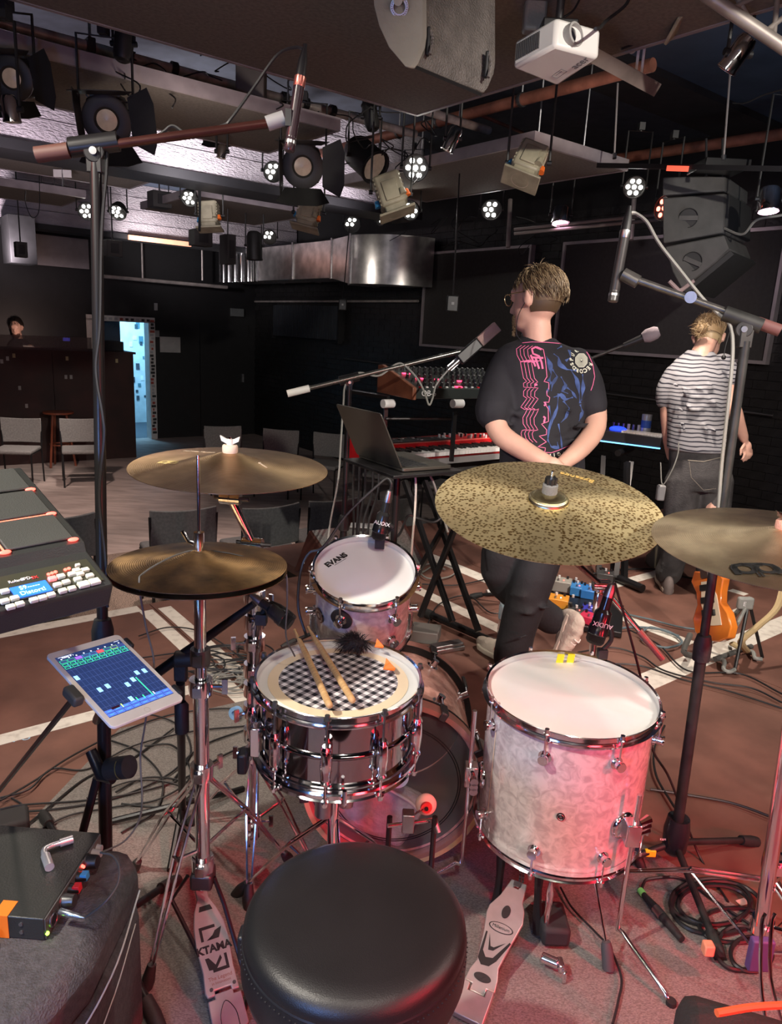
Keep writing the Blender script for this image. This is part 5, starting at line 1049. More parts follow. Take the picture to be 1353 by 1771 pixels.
# plug in the front
a_=XM@V((-.012,.032,-.012)); q=MB(); q.lathe([(.0001,0),(.0055,0),(.006,.002),(.006,.022),(.005,.024),(.005,.036),(.003,.042),(.002,.05),(.0001,.05)],16,fr(a_,(XM.to_3x3()@V((-1,-.2,.0))))); o=q.build('jack_plug',mat('blue_steel_plug',(.45,.5,.55),.25,.9)); prop(o,'silver jack plug sticking out of the mixer box','plug')
e=fr(a_,(XM.to_3x3()@V((-1,-.2,.0))))@V((0,0,.05))
cable([e,P(180,1562,1.22),P(203,1530,1.24),P(206,1500,1.26),P(195,1480,1.28),P(177,1475,1.29),P(178,1473,1.3),P(215,1455,1.33),P(240,1420,1.36),P(246,1380,1.4),P(243,1310,1.42),P(250,1260,1.42),P(262,1180,1.40),P(266,1140,1.40),P(252,1080,1.38),P(241,1010,1.36),P(250,990,1.38),P(300,962,1.44),P(345,952,1.50),P(400,965,1.53),P(470,975,1.55),P(494,990,1.55),P(497,1040,1.56),P(495,1100,1.6),P(510,1135,1.66)],'thin grey cable from the mixer plug up over the hi-hat',.0019,mat('dark_grey_cable',(.09,.09,.085),.5))
cable([P(494,990,1.56),P(440,968,1.54),P(385,955,1.52),P(345,956,1.51),P(290,985,1.46),P(252,1008,1.4)],'second thin black cable lying across the upper hi-hat cymbal',.0017)
# drum key on the mixer
F_=fr(P(82,1492,1.36)*1.0,(0,0,1)); zt_=zb+.009; q=MB(); a_=PZ(84,1493,zt_); b_=PZ(125,1450,zt_); c_=PZ(82,1484,zt_)
k0=PZ(83,1492,zt_);k1=PZ(76,1472,zt_);k2=PZ(88,1463,zt_);k3=PZ(126,1451,zt_)
q.tube([k0,k1,k2,k2.lerp(k3,.5)],.0055,12,4); q.cyl(k2.lerp(k3,.4),k3,.008,n=14); q.cyl(k0+(k0-k1)*.4,k1.lerp(k0,.4),.0085,n=14); o=q.build('drum_key',mat('bright_key_steel',(.9,.9,.9),.3,.7)); prop(o,'chrome tube spanner key lying on the mixer box','tool')
# padded seat / bag
m_fab=mat('charcoal_fabric',(.075,.068,.072),.9,vs=90,var=.2,bump=.5,bs=260)
t=thing('padded_case','charcoal padded fabric case with pale piping, lower left, carrying the mixer','case',V((-.68,1.06,0)))
zc_=zb-h-.001
q=MB(); x1=Cc.x+.075
poly=[(-.95,.80),(-.62,.80),(-.50,.87),(-.462,1.0),(-.462,1.22),(-.49,1.27),(-.95,1.27)]
q.prism(poly,.30,zc_,None); q.build('top_cushion',m_fab,t,w=True,bev=.03)
q=MB(); q.prism([(x*.98-.01,y) for x,y in poly],.0,.30,None); q.build('lower_body',m_fab,t,w=True,bev=.02)
q=MB(); q.tube([(-.60,.83,.26),(-.49,.92,.28),(-.452,1.05,.31),(-.452,1.2,.36)],.0017,6,6); q.build('piping',mat('pale_piping',(.6,.58,.55),.6),t,w=True)
q=MB(); q.tube([(-.62,.80,.18),(-.48,.90,.20),(-.458,1.05,.24),(-.455,1.18,.30)],.0012,6,6); q.build('piping',MATS['pale_piping'],t,w=True)
q=MB(); q.tube([(-.92,.90,.43),(-.75,.95,.435),(-.63,1.0,.42)],.014,8,4); q.build('strap',mat('red_brown_strap',(.22,.05,.04),.5),t,w=True)
q=MB(); q.box(PZ(200,1690,.12),(.06,.05,.24)); o=q.build('plastic_crate',mat('milky_plastic',(.62,.62,.64),.25,coat=.3),bev=.015); prop(o,'milky plastic tub behind the padded case at the lower left','tub')
q=MB(); q.box((0,0,0),(.10,.08,.05),Matrix.Translation(PZ(15,1425,.12))@Matrix.Rotation(.5,4,'Z')); o=q.build('power_supply',matte,bev=.01); prop(o,'dark box half hidden behind the mixer at the left edge','box')
# ---------------------------------------------------------------- keyboards, laptop
def rbx(q,a0,a1,b0,b1,z0,z1): return rbox(q,a0,a1,b0,b1,z0,z1)
KA0,KB0,KB1,KZ=2.30,2.88,3.24,.83
KL=PZ(690,813,.755).dot(U2)
t=thing('stage_piano','red stage piano with white keys beside the man in black','keyboard',rm(2.9,3.06,.75))
m_red=mat('stage_red',(.62,.015,.02),.32,coat=.3)
a0=2.27; a1=3.56; b0=2.90; b1=3.25; z0=.76
q=MB(); rbx(q,a0,a1,b0+.02,b1,z0,z0+.05); rbx(q,a0,a1,b0+.15,b1,z0+.05,z0+.095); q.build('body',m_red,t,w=True,bev=.005)
q=MB(); rbx(q,a0-.02,a0,b0,b1,z0-.01,z0+.125); q.build('end_cheek',m_red,t,w=True,bev=.006)
q=MB(); rbx(q,a0+.02,a1,b0-.004,b0+.02,z0+.0,z0+.03); q.build('key_slip',mat('grey_slip',(.25,.24,.24),.4),t,w=True)
m_key=mat('ivory_key',(.82,.80,.77),.25,coat=.3); w_=.0235; n=0; mk=None
a=a0+.03; i=0
while a<a1-.02:
    if mk is None: q=MB(); rbx(q,a,a+w_-.0012,b0,b0+.145,z0+.045,z0+.066); k=q.build('white_key',m_key,t,w=True,bev=.001); mk=k.data; A0=a
    else:
        k2=bpy.data.objects.new('white_key',mk); COL.objects.link(k2); k2.parent=t; k2.location=MW[t.name].inverted().to_3x3()@(U2*(a-A0)); MW[k2.name]=MW[t.name].copy()
    if i%7 in (0,1,3,4,5):
        q=MB(); rbx(q,a+w_-.0065,a+w_+.0055,b0+.05,b0+.145,z0+.066,z0+.078); q.build('black_key',black,t,w=True)
    a+=w_; i+=1
q=MB(); rbx(q,a0,a1,b0+.155,b0+.165,z0+.095,z0+.0965); q.build('trim_strip',mat('salmon_strip',(.9,.28,.2),.35),t,w=True)
q=MB(); rbx(q,a0+.06,a0+.62,b0+.19,b0+.31,z0+.095,z0+.098); q.build('control_panel',black,t,w=True)
for i in range(46):
    a=a0+.55+random.random()*.7; b=b0+.18+random.random()*.14; c=W(a,b,z0+.095); q=MB(); q.cyl(c,c+V((0,0,random.choice((.012,.018,.022)))),.0065,n=10); q.build('knob',random.choice((steel,white,white,black)),t,w=True)
for i in range(30):
    a=a0+.07+random.random()*.5; b=b0+.2+random.random()*.1; q=MB(); rbx(q,a,a+.014,b,b+.01,z0+.097,z0+.103); q.build('button',random.choice((grey,black,white,steel)),t,w=True)
def xstand(a,b,z,lab,w_=.75,foot=.42,par=None):
    t=thing('keyboard_stand',lab,'keyboard stand',rm(a+w_/2,b,0))
    for aa in (a,a+w_):
        for s_ in (-1,1):
            q=MB(); q.tube([W(aa,b-s_*.24,z),W(aa,b+s_*.22,.03)],.016,4); q.build('leg',blackmetal,t,w=True,flat=True)
    for s_ in (-1,1):
        q=MB(); q.tube([W(a-.08,b+s_*.22,.022),W(a+w_+.08,b+s_*.22,.022)],.02,10); f=q.build('foot_bar',blackmetal,t,w=True)
        for aa in (a-.09,a+w_+.07): q=MB(); q.tube([W(aa-.01,b+s_*.22,.024),W(aa+.03,b+s_*.22,.024)],.024,10); q.build('end_cap',rubber,f,w=True)
    for s_ in (-1,1): q=MB(); q.tube([W(a-.03,b+s_*.16,z),W(a+w_+.03,b+s_*.16,z)],.015,8); q.build('cross_bar',blackmetal,t,w=True)
    q=MB(); q.cyl(W(a-.03,b,z*.52),W(a+.03,b,z*.52),.03,n=16); q.build('pivot_disc',rubber,t,w=True)
    return t
# X-stand legs read straight from floor points
t=thing('keyboard_stand','black double braced X stand under the red stage piano','keyboard stand',PZ(760,1110,0))
def bar(pa,pb,r=.016,nm='leg',m=blackmetal): q=MB(); q.tube([pa,pb],r,4); return q.build(nm,m,t,w=True,flat=True)
f0=PZ(742,1062,.03); f1=PZ(872,1118,.03); q=MB(); q.tube([f0,f1],.019,10); q.build('foot_bar',blackmetal,t,w=True)
for e,o_ in ((f0,f0+(f0-f1).normalized()*.03),(f1,f1+(f1-f0).normalized()*.03)): q=MB(); q.tube([e.lerp(o_,-.8),o_],.024,10); q.build('end_cap',rubber,t,w=True)
bar(P(783,1075,3.45),P(700,832,3.75)); bar(P(828,1092,3.4),P(735,832,3.7)); bar(P(727,1066,3.58),P(800,880,3.4)); bar(P(718,1000,3.7),P(790,870,3.5))
q=MB(); rbx(q,2.4,3.3,2.95,2.98,.72,.75); rbx(q,2.4,3.3,3.17,3.2,.72,.75); q.build('cross_bar',blackmetal,t,w=True)
# upper tier holding the analogue synth
t=thing('upper_tier','black upper tier brackets with pale clamps above the stage piano','keyboard stand',P(730,740,3.6)*1.0)
for px in (668,788):
    q=MB(); a_=P(px,700,3.75); rb_=V((a_.x,a_.y,.80)); q.tube([rb_,V((a_.x,a_.y,1.06))],.014,4); q.build('upright',blackmetal,t,w=True,flat=True)
    q=MB(); c=P(px+4,698,3.7); q.cyl(c-U2*.035,c+U2*.03,.022,n=18); q.build('height_knob',white,t,w=True)
    q=MB(); c=P(px+4,688,3.7); q.tube([c,c+U1*.35],.013,4); q.build('support_arm',blackmetal,t,w=True,flat=True)
q=MB(); q.tube([P(668,724,3.75),P(780,724,3.8)],.008,8); q.build('tie_rod',blackmetal,t,w=True)
# analogue synth with wooden cheek
OA=P(720,690,3.55); 
za=OA.z; ax=U2*.93+U1*.0
Xs=(P(828,688,3.75)-OA); Xs.z=0; Xs.normalize(); Ys=V((-Xs.y,Xs.x,0)); MO=Matrix(((Xs.x,Ys.x,0,OA.x),(Xs.y,Ys.y,0,OA.y),(0,0,1,OA.z),(0,0,0,1)))
t=thing('analogue_synthesizer','black analogue synthesizer with a wooden end cheek, on the upper tier','keyboard',MO)
Ls=.62; Dp=.34
m_cheek=mat('walnut_cheek',(.24,.085,.045),.45,vs=10,var=.3,stretch=(4,1,1))
q=MB(); q.add([(x,y,z) for x in (-.022,0) for y,z in ((0,-.005),(0,.055),(.30,.145),(Dp,.14),(Dp,.0))],[(0,1,2,3,4),(9,8,7,6,5)]+[(i,(i+1)%5,(i+1)%5+5,i+5) for i in range(5)]); q.build('wooden_cheek',m_cheek,t,bev=.003)
q=MB(); q.add([(x,y,z) for x in (0,Ls) for y,z in ((.004,0),(.004,.05),(.29,.135),(.33,.13),(.33,.0))],[(0,1,2,3,4),(9,8,7,6,5)]+[(i,(i+1)%5,(i+1)%5+5,i+5) for i in range(5)]); q.build('body',mat('synth_black',(.03,.035,.033),.35),t,bev=.002)
SL=Matrix.Translation((0,.004,.05))@Matrix.Rotation(math.atan2(.085,.286),4,'X')
for i in range(17):
    for j in range(5):
        if random.random()<.15: continue
        x=.03+i*.035; y=.03+j*.055; q=MB(); q.cyl((x,y,0),(x,y,.02),.009,.007,n=10,M=SL); k=q.build('knob',black,t)
        if j%2==0: q=MB(); q.box((x,y,.0205),(.002,.012,.001),SL); q.build('pointer',white,k)
for i in range(15):
    q=MB(); q.box((.03+i*.04,.012,.003),(.014,.008,.005),SL); q.build('button',white if i%3 else redp,t)
for x,y in ((.10,.13),(.21,.12),(.27,.02),(.34,.10),(.06,.2),(.47,.03)): q=MB(); q.box((x,y,.002),(.045,.013,.003),SL); q.build('display',mat('red_seven_segment',(1,.1,.2),.4,emit=(1,.04,.12),es=2.5),t)
text('OB-6',.04,MO@Matrix.Translation((.075,.002,.026))@Matrix.Rotation(pi/2,4,'X'),mat('silver_print',(.75,.75,.75),.4),t)
q=MB(); q.add([(.55,.0025,.018),(.59,.0025,.018),(.59,.0025,.022),(.568,.0025,.036),(.562,.0025,.03),(.57,.0025,.024),(.55,.0025,.024)],[(0,1,2,3,4,5,6)]); q.build('emblem',MATS['silver_print'],t,flat=True)
# laptop
X=V((.555,-.8318,.0051)); Y=V((-.3803,-.2484,.8909)); C=V((-.0964,2.5517,1.0859)); X.normalize(); Z=X.cross(Y).normalized(); Y=Z.cross(X)
ML=Matrix(((X.x,Y.x,Z.x,C.x),(X.y,Y.y,Z.y,C.y),(X.z,Y.z,Z.z,C.z),(0,0,0,1)))
t=thing('laptop','dark grey open laptop seen from behind, in front of the red piano','laptop',ML@Matrix.Translation((0,-.106,0)))
m_lap=mat('space_grey_aluminium',(.13,.12,.10),.38,.75,var=.05)
q=MB(); q.prism(rr(.304,.212,.01),-.005,0,ML); q.build('lid',m_lap,t,w=True,bev=.0015)
q=MB(); q.prism(rr(.29,.195,.005),-.0062,-.0052,ML); q.build('screen',mat('dark_screen',(.01,.01,.012),.2,emit=(.2,.25,.35),es=.15),t,w=True)
hb=ML@V((0,-.106,-.004)); Bx=V((X.x,X.y,0)).normalized(); By=V((-Bx.y,Bx.x,0)); MBs=Matrix(((Bx.x,By.x,0,hb.x),(Bx.y,By.y,0,hb.y),(0,0,1,hb.z-.006),(0,0,0,1)))
q=MB(); q.prism([(x,y+.108) for x,y in rr(.304,.212,.01)],-.006,.006,MBs); q.build('base',m_lap,t,w=True,bev=.002)
q=MB(); q.box((0,.075,.0062),(.26,.10,.001),MBs); kb=q.build('keyboard_well',black,t,w=True)
for i in range(13):
    for j in range(5): q=MB(); q.box((-.12+i*.02,.035+j*.02,.0072),(.016,.016,.0015),MBs); q.build('key',matte,kb,w=True)
q=MB(); q.box((0,.168,.0062),(.12,.07,.0008),MBs); q.build('trackpad',m_lap,t,w=True)
zl=hb.z-.013
t=thing('laptop_stand','black folding stand plate and upright under the laptop','stand',V((hb.x,hb.y,0)))
q=MB(); q.box((.02,.09,-.014),(.34,.30,.012),MBs); q.build('plate',blackmetal,t,w=True,bev=.002)
q=MB(); c=P(687,830,2.75); q.tube([V((c.x,c.y,.05)),V((c.x,c.y,zl-.01))],.013,12); q.build('upright',blackmetal,t,w=True)
q=MB(); q.tube([V((c.x,c.y,.45)),V((c.x,c.y,.05))],.018,12); q.build('lower_tube',blackmetal,t,w=True)
for A in (20,140,260): q=MB(); q.tube([V((c.x,c.y,.15)),V((c.x+.25*cos(rad(A)),c.y+.25*sin(rad(A)),.015))],.011,8); q.build('leg',blackmetal,t,w=True)
cable([P(708,806,2.62),P(714,810,2.6),P(719,830,2.6),P(718,880,2.62),P(714,930,2.66),P(711,970,2.7)],'white charging cable hanging from the laptop',.0042,mat('white_cable',(.62,.60,.55),.5))
cable([P(722,808,2.63),P(738,815,2.62),P(750,835,2.62),P(760,870,2.65),P(775,920,2.7)],'grey cable beside the white laptop cable',.0045,MATS['grey_cable'])
cable([P(660,945,3.0),P(690,925,2.95),P(705,893,2.9),P(720,895,2.9),P(750,903,2.88),P(770,890,2.88)],'black cable bowing between the piano stand legs',.005)
for i,(x0,x1,lab) in enumerate(((612,610,'first'),(622,616,'second'),(632,620,'third'),(645,628,'fourth'),(655,637,'fifth'))):
    cable([P(x0,800,3.55),P(x0-1,850,3.55),P(x1+2,900,3.5),P(x1,945,3.6),PZ(x1,985,.01)],'black lead hanging under the red piano, %s from the left'%lab,.006)
# rear synth on its stand
SA=P(1068,765,4.9); t=thing('small_synthesizer','small synthesizer with a lit blue edge on a stand between the two men','keyboard',SA)
Xs=(P(1134,760,4.75)-P(1066,768,4.9)); Xs.z=0; Xs.normalize(); Ys=V((-Xs.y,Xs.x,0)); O=P(1066,768,4.9); MS2=Matrix(((Xs.x,Ys.x,0,O.x),(Xs.y,Ys.y,0,O.y),(0,0,1,O.z),(0,0,0,1))); L=(P(1134,760,4.75)-O).length+.02
q=MB(); q.box((L/2-.15,.14,.045),(L+.32,.28,.07),MS2); q.build('body',mat('dim_black',(.03,.03,.035),.4),t,w=True,bev=.005)
q=MB(); q.box((L/2-.15,-.003,.008),(L+.32,.006,.008),MS2); q.build('glow_edge',mat('blue_edge',(.2,.55,1),.4,emit=(.15,.5,1),es=1.6),t,w=True)
for i in range(14): q=MB(); q.box((.03+i*.019,.065,.086),(.017,.11,.012),MS2); q.build('white_key',m_key,t,w=True)
for i in range(8): q=MB(); q.cyl((-.1+i*.035,.22,.08),(-.1+i*.035,.22,.12),.011,n=10,M=MS2); q.build('knob',random.choice((white,steel,black)),t,w=True)
q=MB(); q.ball((-.03,.1,.09),(.06,.05,.02),14,MS2); q.build('blue_light_dome',mat('blue_glow',(.02,.05,.6),.4,emit=(.02,.06,1),es=1.2),t,w=True)
q=MB(); c=MS2@V((L*.45,.2,.08)); q.cyl(c,c+V((0,0,.12)),.033,n=20); cn=q.build('beverage_can',mat('blue_white_can',(.75,.78,.85),.3,.6)); prop(cn,'small blue and white drinks can standing on the rear synthesizer','can')
q=MB(); q.lathe([(.0335,.03),(.0335,.08)],20,Matrix.Translation(cn.location)); q.build('label_band',mat('can_blue',(.05,.12,.5),.3),cn,w=True)
t=thing('keyboard_stand','black stand under the small rear synthesizer','keyboard stand',V((SA.x,SA.y,0)))
for px0,py0,px1,py1,d0,d1 in ((1043,790,1035,1000,4.95,5.0),(1092,800,1065,905,4.9,5.2),(1063,960,1062,1000,5.1,5.0),(1085,800,1080,1000,4.85,4.85)):
    q=MB(); q.tube([P(px0,py0,d0),PZ(px1,1000,.03)],.022,4); q.build('leg',blackmetal,t,w=True,flat=True)
q=MB(); q.tube([PZ(1035,985,.03),PZ(1112,1018,.03)],.025,10); q.build('foot_bar',blackmetal,t,w=True)
for px in (1070,1131): q=MB(); c=P(px,768+(8 if px<1100 else -2),4.85); q.tube([c-V((0,0,.03)),c-V((0,0,.03))+Ys*.3],.022,10); q.build('support_arm',blackmetal,t,w=True)
# ---------------------------------------------------------------- wedge monitor, pedals, bottle, guitars
m_wdg=mat('grey_carpet_cover',(.22,.23,.21),.9,vs=90,var=.25,bump=.5,bs=300); m_wood=mat('dark_veneer',(.075,.03,.022),.5,var=.2)
w0=PZ(512,1000,.0); w1=PZ(790,1000,0); 
T0=PZ(534,918,.33); T1=PZ(698,900,.33); F1=PZ(735,966,.05); F0=F1+(T0-T1); Q0=PZ(509,986,0); Q1=Q0+(T1-T0); ux=(T1-T0).normalized(); dn=lambda v:V((v.x,v.y,0))
t=thing('stage_monitor','grey topped wedge monitor with dark wooden end, behind the rack tom','loudspeaker',dn(T0.lerp(F1,.5)))
L0=[T0,F0,dn(F0),Q0,Q0.lerp(T0,.85)]; L1=[T1,F1,dn(F1),Q1,Q1.lerp(T1,.85)]
q=MB(); q.add([v+ux*.02 for v in L0]+[v-ux*.02 for v in L1],[(0,1,2,3,4),(9,8,7,6,5)]+[(i,(i+1)%5,(i+1)%5+5,i+5) for i in range(5)]); q.build('cabinet',m_wdg,t,w=True)
for Lx,sg in ((L0,1),(L1,-1)): q=MB(); q.add([v for v in Lx]+[v+ux*.02*sg for v in Lx],[(0,1,2,3,4),(9,8,7,6,5)]+[(i,(i+1)%5,(i+1)%5+5,i+5) for i in range(5)]); q.build('end_panel',m_wood,t,w=True,bev=.003)
c=(T0+Q0+F0)/3; q=MB(); q.cyl(c-ux*.003,c+ux*.003,.03,n=20); q.build('handle_recess',black,t,w=True)
q=MB(); q.box((0,0,0),(.14,.10,.003),Matrix.Translation(T0.lerp(T1,.55)+V((0,-.03,.004)))); o=q.build('paper_scrap',white); prop(o,'crumpled white paper scrap on top of the wedge monitor','paper')
# pedalboard
pb=PZ(985,1085,0); Xp=V((.93,-.30,0)).normalized(); Yp=V((.30,.93,0)).normalized(); MPb=Matrix(((Xp.x,Yp.x,0,pb.x),(Xp.y,Yp.y,0,pb.y),(0,0,1,0),(0,0,0,1)))
t=thing('pedalboard','black pedalboard crowded with coloured effect pedals behind the front man','pedalboard',MPb)
q=MB(); q.box((0,.17,.02),(.52,.42,.03),MPb); q.build('frame',blackmetal,t,w=True,bev=.004)
def pedal(px,py,sx,sy,h,col,lab,rz=0,kn=3,lc=None):
    p=PZ(px,py,.04+h); M=fr(V((p.x,p.y,.035)),(0,0,1),Xp)@Matrix.Rotation(rz,4,'Z'); tt=thing('effect_pedal',lab,'effect pedal',M,group=None)
    q=MB(); q.box((0,0,h/2),(sx,sy,h)); q.build('enclosure',mat('pedal_'+lab.split()[0],col,.35,var=.1),tt,bev=.004)
    for i in range(kn): q=MB(); q.cyl((-sx*.32+i*sx*.32,sy*.28,h),(-sx*.32+i*sx*.32,sy*.28,h+.015),.007,n=10); q.build('knob',white if i%2 else black,tt)
    q=MB(); q.cyl((0,-sy*.3,h),(0,-sy*.3,h+.012),.006,n=10); q.build('foot_switch',steel,tt)
    q=MB(); q.ball((sx*.2,-sy*.1,h),.004,8); q.build('indicator',lc or ledred,tt)
    for s_ in (-1,1): q=MB(); q.cyl((s_*sx*.5,0,h*.5),(s_*(sx*.5+.02),0,h*.5),.007,n=8); q.build('plug',black,tt)
    return tt
pedal(962,1030,.14,.10,.05,(.78,.33,.04),'orange effect pedal at the left front of the board',kn=4,lc=em('cy',(.1,.8,1),3))
pedal(967,1000,.15,.10,.06,(.36,.35,.31),'grey effect pedal behind the orange one',kn=4)
pedal(999,1010,.07,.115,.05,(.05,.25,.60),'blue effect pedal, left of the two blue ones'); pedal(1020,1015,.085,.12,.05,(.04,.22,.62),'larger blue effect pedal, right of the two blue ones'); pedal(1020,1048,.075,.08,.04,(.05,.05,.45),'dark blue effect pedal at the right front',kn=2,lc=em('bl',(.2,.2,1),6))
pedal(997,1052,.09,.08,.035,(.05,.05,.05),'black effect pedal with yellow marks at the front centre'); pedal(1022,1062,.10,.09,.04,(.65,.04,.10),'magenta effect pedal beside the floor tom microphone',kn=1,lc=em('bl2',(.2,.3,1),6),rz=-.3); pedal(1048,988,.10,.10,.04,(.06,.06,.06),'small black effect pedal at the far right corner')
# bottle
bp_=PZ(871,1098,0); t=thing('water_bottle','clear plastic water bottle on the floor by the front man','bottle',bp_)
gl=mat('clear_plastic',(.85,.9,.92),.08,trans=.9,alpha=.75); q=MB(); q.lathe([(.0001,.004),(.025,0),(.033,.01),(.034,.03),(.031,.06),(.034,.09),(.034,.16),(.030,.185),(.016,.215),(.013,.225),(.013,.24)],28); q.build('bottle_body',gl,t)
q=MB(); q.lathe([(.0345,.09),(.0347,.091),(.0347,.155),(.0345,.156)],28); q.build('label',mat('bottle_label',(.35,.5,.62),.5,col2=(.8,.8,.8),vs=30),t); q=MB(); q.cyl((0,0,.238),(0,0,.258),.0155,n=20); q.build('cap',mat('pale_cap',(.75,.78,.8),.5),t)
# guitar stand with orange guitar
t=thing('guitar_stand','folding grey A-frame guitar stand with black rear legs on the white floor line','guitar stand',PZ(1270,1160,0))
ap=P(1288,1040,3.42); m_gs=mat('grey_stand_tube',(.26,.27,.25),.5)
def tb(pts,r=.008,m=m_gs,nm='tube'): q=MB(); q.tube(pts,r,8,3); return q.build(nm,m,t,w=True)
zg=.012
tb([ap,ap+V((.01,0,0)),PZ(1222,1118,.02),PZ(1214,1130,.03)],.011); tb([ap+V((.02,0,0)),P(1270,1090,3.4),PZ(1262,1103,.04)],.009)
tb([ap+V((.015,-.01,-.02)),PZ(1272,1155,.02)],.008,black,'rear_leg'); tb([ap+V((.03,0,-.02)),PZ(1319,1137,.02)],.008,black,'rear_leg')
tb([PZ(1237,1140,.015),PZ(1253,1143,.03),PZ(1252,1158,.02),PZ(1262,1162,.018),PZ(1271,1158,.02)],.010); tb([PZ(1290,1125,.02),PZ(1303,1128,.03),PZ(1306,1138,.02),PZ(1318,1140,.018)],.010)
tb([PZ(1200,1135,.05),PZ(1183,1127,.08),PZ(1194,1098,.1)],.014,mat('dark_foam',(.07,.07,.065),.9),'cradle'); tb([PZ(1237,1140,.03),PZ(1300,1118,.03)],.013,MATS['dark_foam'],'cross_bar')
q=MB(); q.box(ap+V((0,-.01,-.005)),(.075,.03,.06)); q.build('apex_joint',m_gs,t,w=True,bev=.01); text('E',.03,fr(ap+V((-.01,-.027,-.005)),(0,-1,0),(1,0,0)),m_white_ink,t)
GX=P(1262,1045,3.6); g0=PZ(1235,1120,.10); g1=P(1300,985,3.55); d=(g1-g0).normalized(); MG=fr(g0+V((.03,.06,.02)),V((-.93,-.32,.1)),d)
t=thing('electric_guitar','orange guitar body leaning on the A-frame stand under the right crash','guitar',MG)
outl=[(0,-.14),(.06,-.17),(.14,-.15),(.20,-.10),(.26,-.11),(.33,-.14),(.38,-.10),(.39,-.04),(.36,0),(.39,.05),(.40,.11),(.34,.15),(.27,.11),(.20,.11),(.12,.16),(.04,.15),(-.01,.08),(-.02,-.05)]
outl=[(x*.82,y*.72) for x,y in outl]; q=MB(); q.prism(outl,-.022,.022); q.build('body',mat('orange_sunburst',(.85,.25,.03),.2,coat=.6,col2=(.35,.06,.02),vs=3),t,bev=.006)
q=MB(); q.prism([(.06,-.07),(.20,-.055),(.27,-.02),(.27,.035),(.16,.045),(.06,.015)],.023,.026); q.build('pickguard',mat('cream_guard',(.7,.6,.45),.4),t)
q=MB(); q.box((.35,0,.028),(.13,.05,.022)); q.build('neck',mat('dark_fretboard',(.05,.03,.025),.5),t,bev=.004)
for i in range(3): q=MB(); q.box((.12+i*.06,-.0,.030),(.03,.08,.012)); q.build('pickup',black,t,bev=.003)
# strap of beige cloth
q=MB(); q.tube([P(1330,1010,3.55),P(1328,1050,3.5),P(1318,1090,3.4),P(1308,1118,3.35),PZ(1290,1122,.03),PZ(1268,1105,.05)],.012,8,6); 
o=q.build('guitar_strap',mat('khaki_webbing',(.50,.38,.20),.85,bump=.3,bs=300)); prop(o,'wide khaki guitar strap hanging down beside the guitar stand','strap')
o.scale=(1.6,.6,1)
q=MB(); gm_=fr(P(1138,985,4.9),V((-.5,-.85,.2)),V((.1,0,1))); q.prism([(x*.75,y*.8) for x,y in outl],-.03,.03,gm_); o=q.build('guitar',mat('dark_tan_guitar',(.13,.10,.06),.5,coat=.2),bev=.01); prop(o,'dark tan guitar half hidden behind the ride, on a small stand','guitar')
# ---------------------------------------------------------------- people
def limb(q,pts,rs,n=14,sm=4):
    ps=smooth(pts,sm); m=len(pts)-1; R_=[]
    for i in range(len(ps)):
        u=i/sm; k=min(int(u),m-1); f=u-k; R_.append(rs[k]*(1-f)+rs[k+1]*f)
    q.tube(ps,R_,n)
    q.ball(ps[0],R_[0]*.98,12); q.ball(ps[-1],R_[-1]*.98,12)
def headframe(c,f,up=(0,0,1)):
    f=V(f).normalized(); u=V(up)-f*V(up).dot(f); u.normalize(); r=f.cross(u)
    return Matrix(((r.x,f.x,u.x,c.x),(r.y,f.y,u.y,c.y),(r.z,f.z,u.z,c.z),(0,0,0,1)))
def head(q,H,s=1):
    def b(c,r): q.ball(V(c)*s,tuple(x*s for x in r),20,H)
    b((0,-.005,.01),(.076,.096,.100)); b((0,.03,-.04),(.062,.066,.07)); b((0,.045,-.085),(.045,.048,.035)); b((0,.085,.03),(.05,.015,.03))
    q.tube([H@(V(p)*s) for p in ((0,.088,.015),(0,.104,-.012),(0,.112,-.032),(0,.09,-.038))],[.008*s,.011*s,.015*s,.010*s],10)
    b((0,.092,-.062),(.024,.010,.007)); b((0,.090,-.073),(.021,.010,.007))
    for e in (-1,1):
        b((e*.03,.092,.008),(.013,.008,.008)); b((e*.080,-.006,-.008),(.010,.019,.034)); b((e*.088,-.014,.004),(.009,.014,.018))
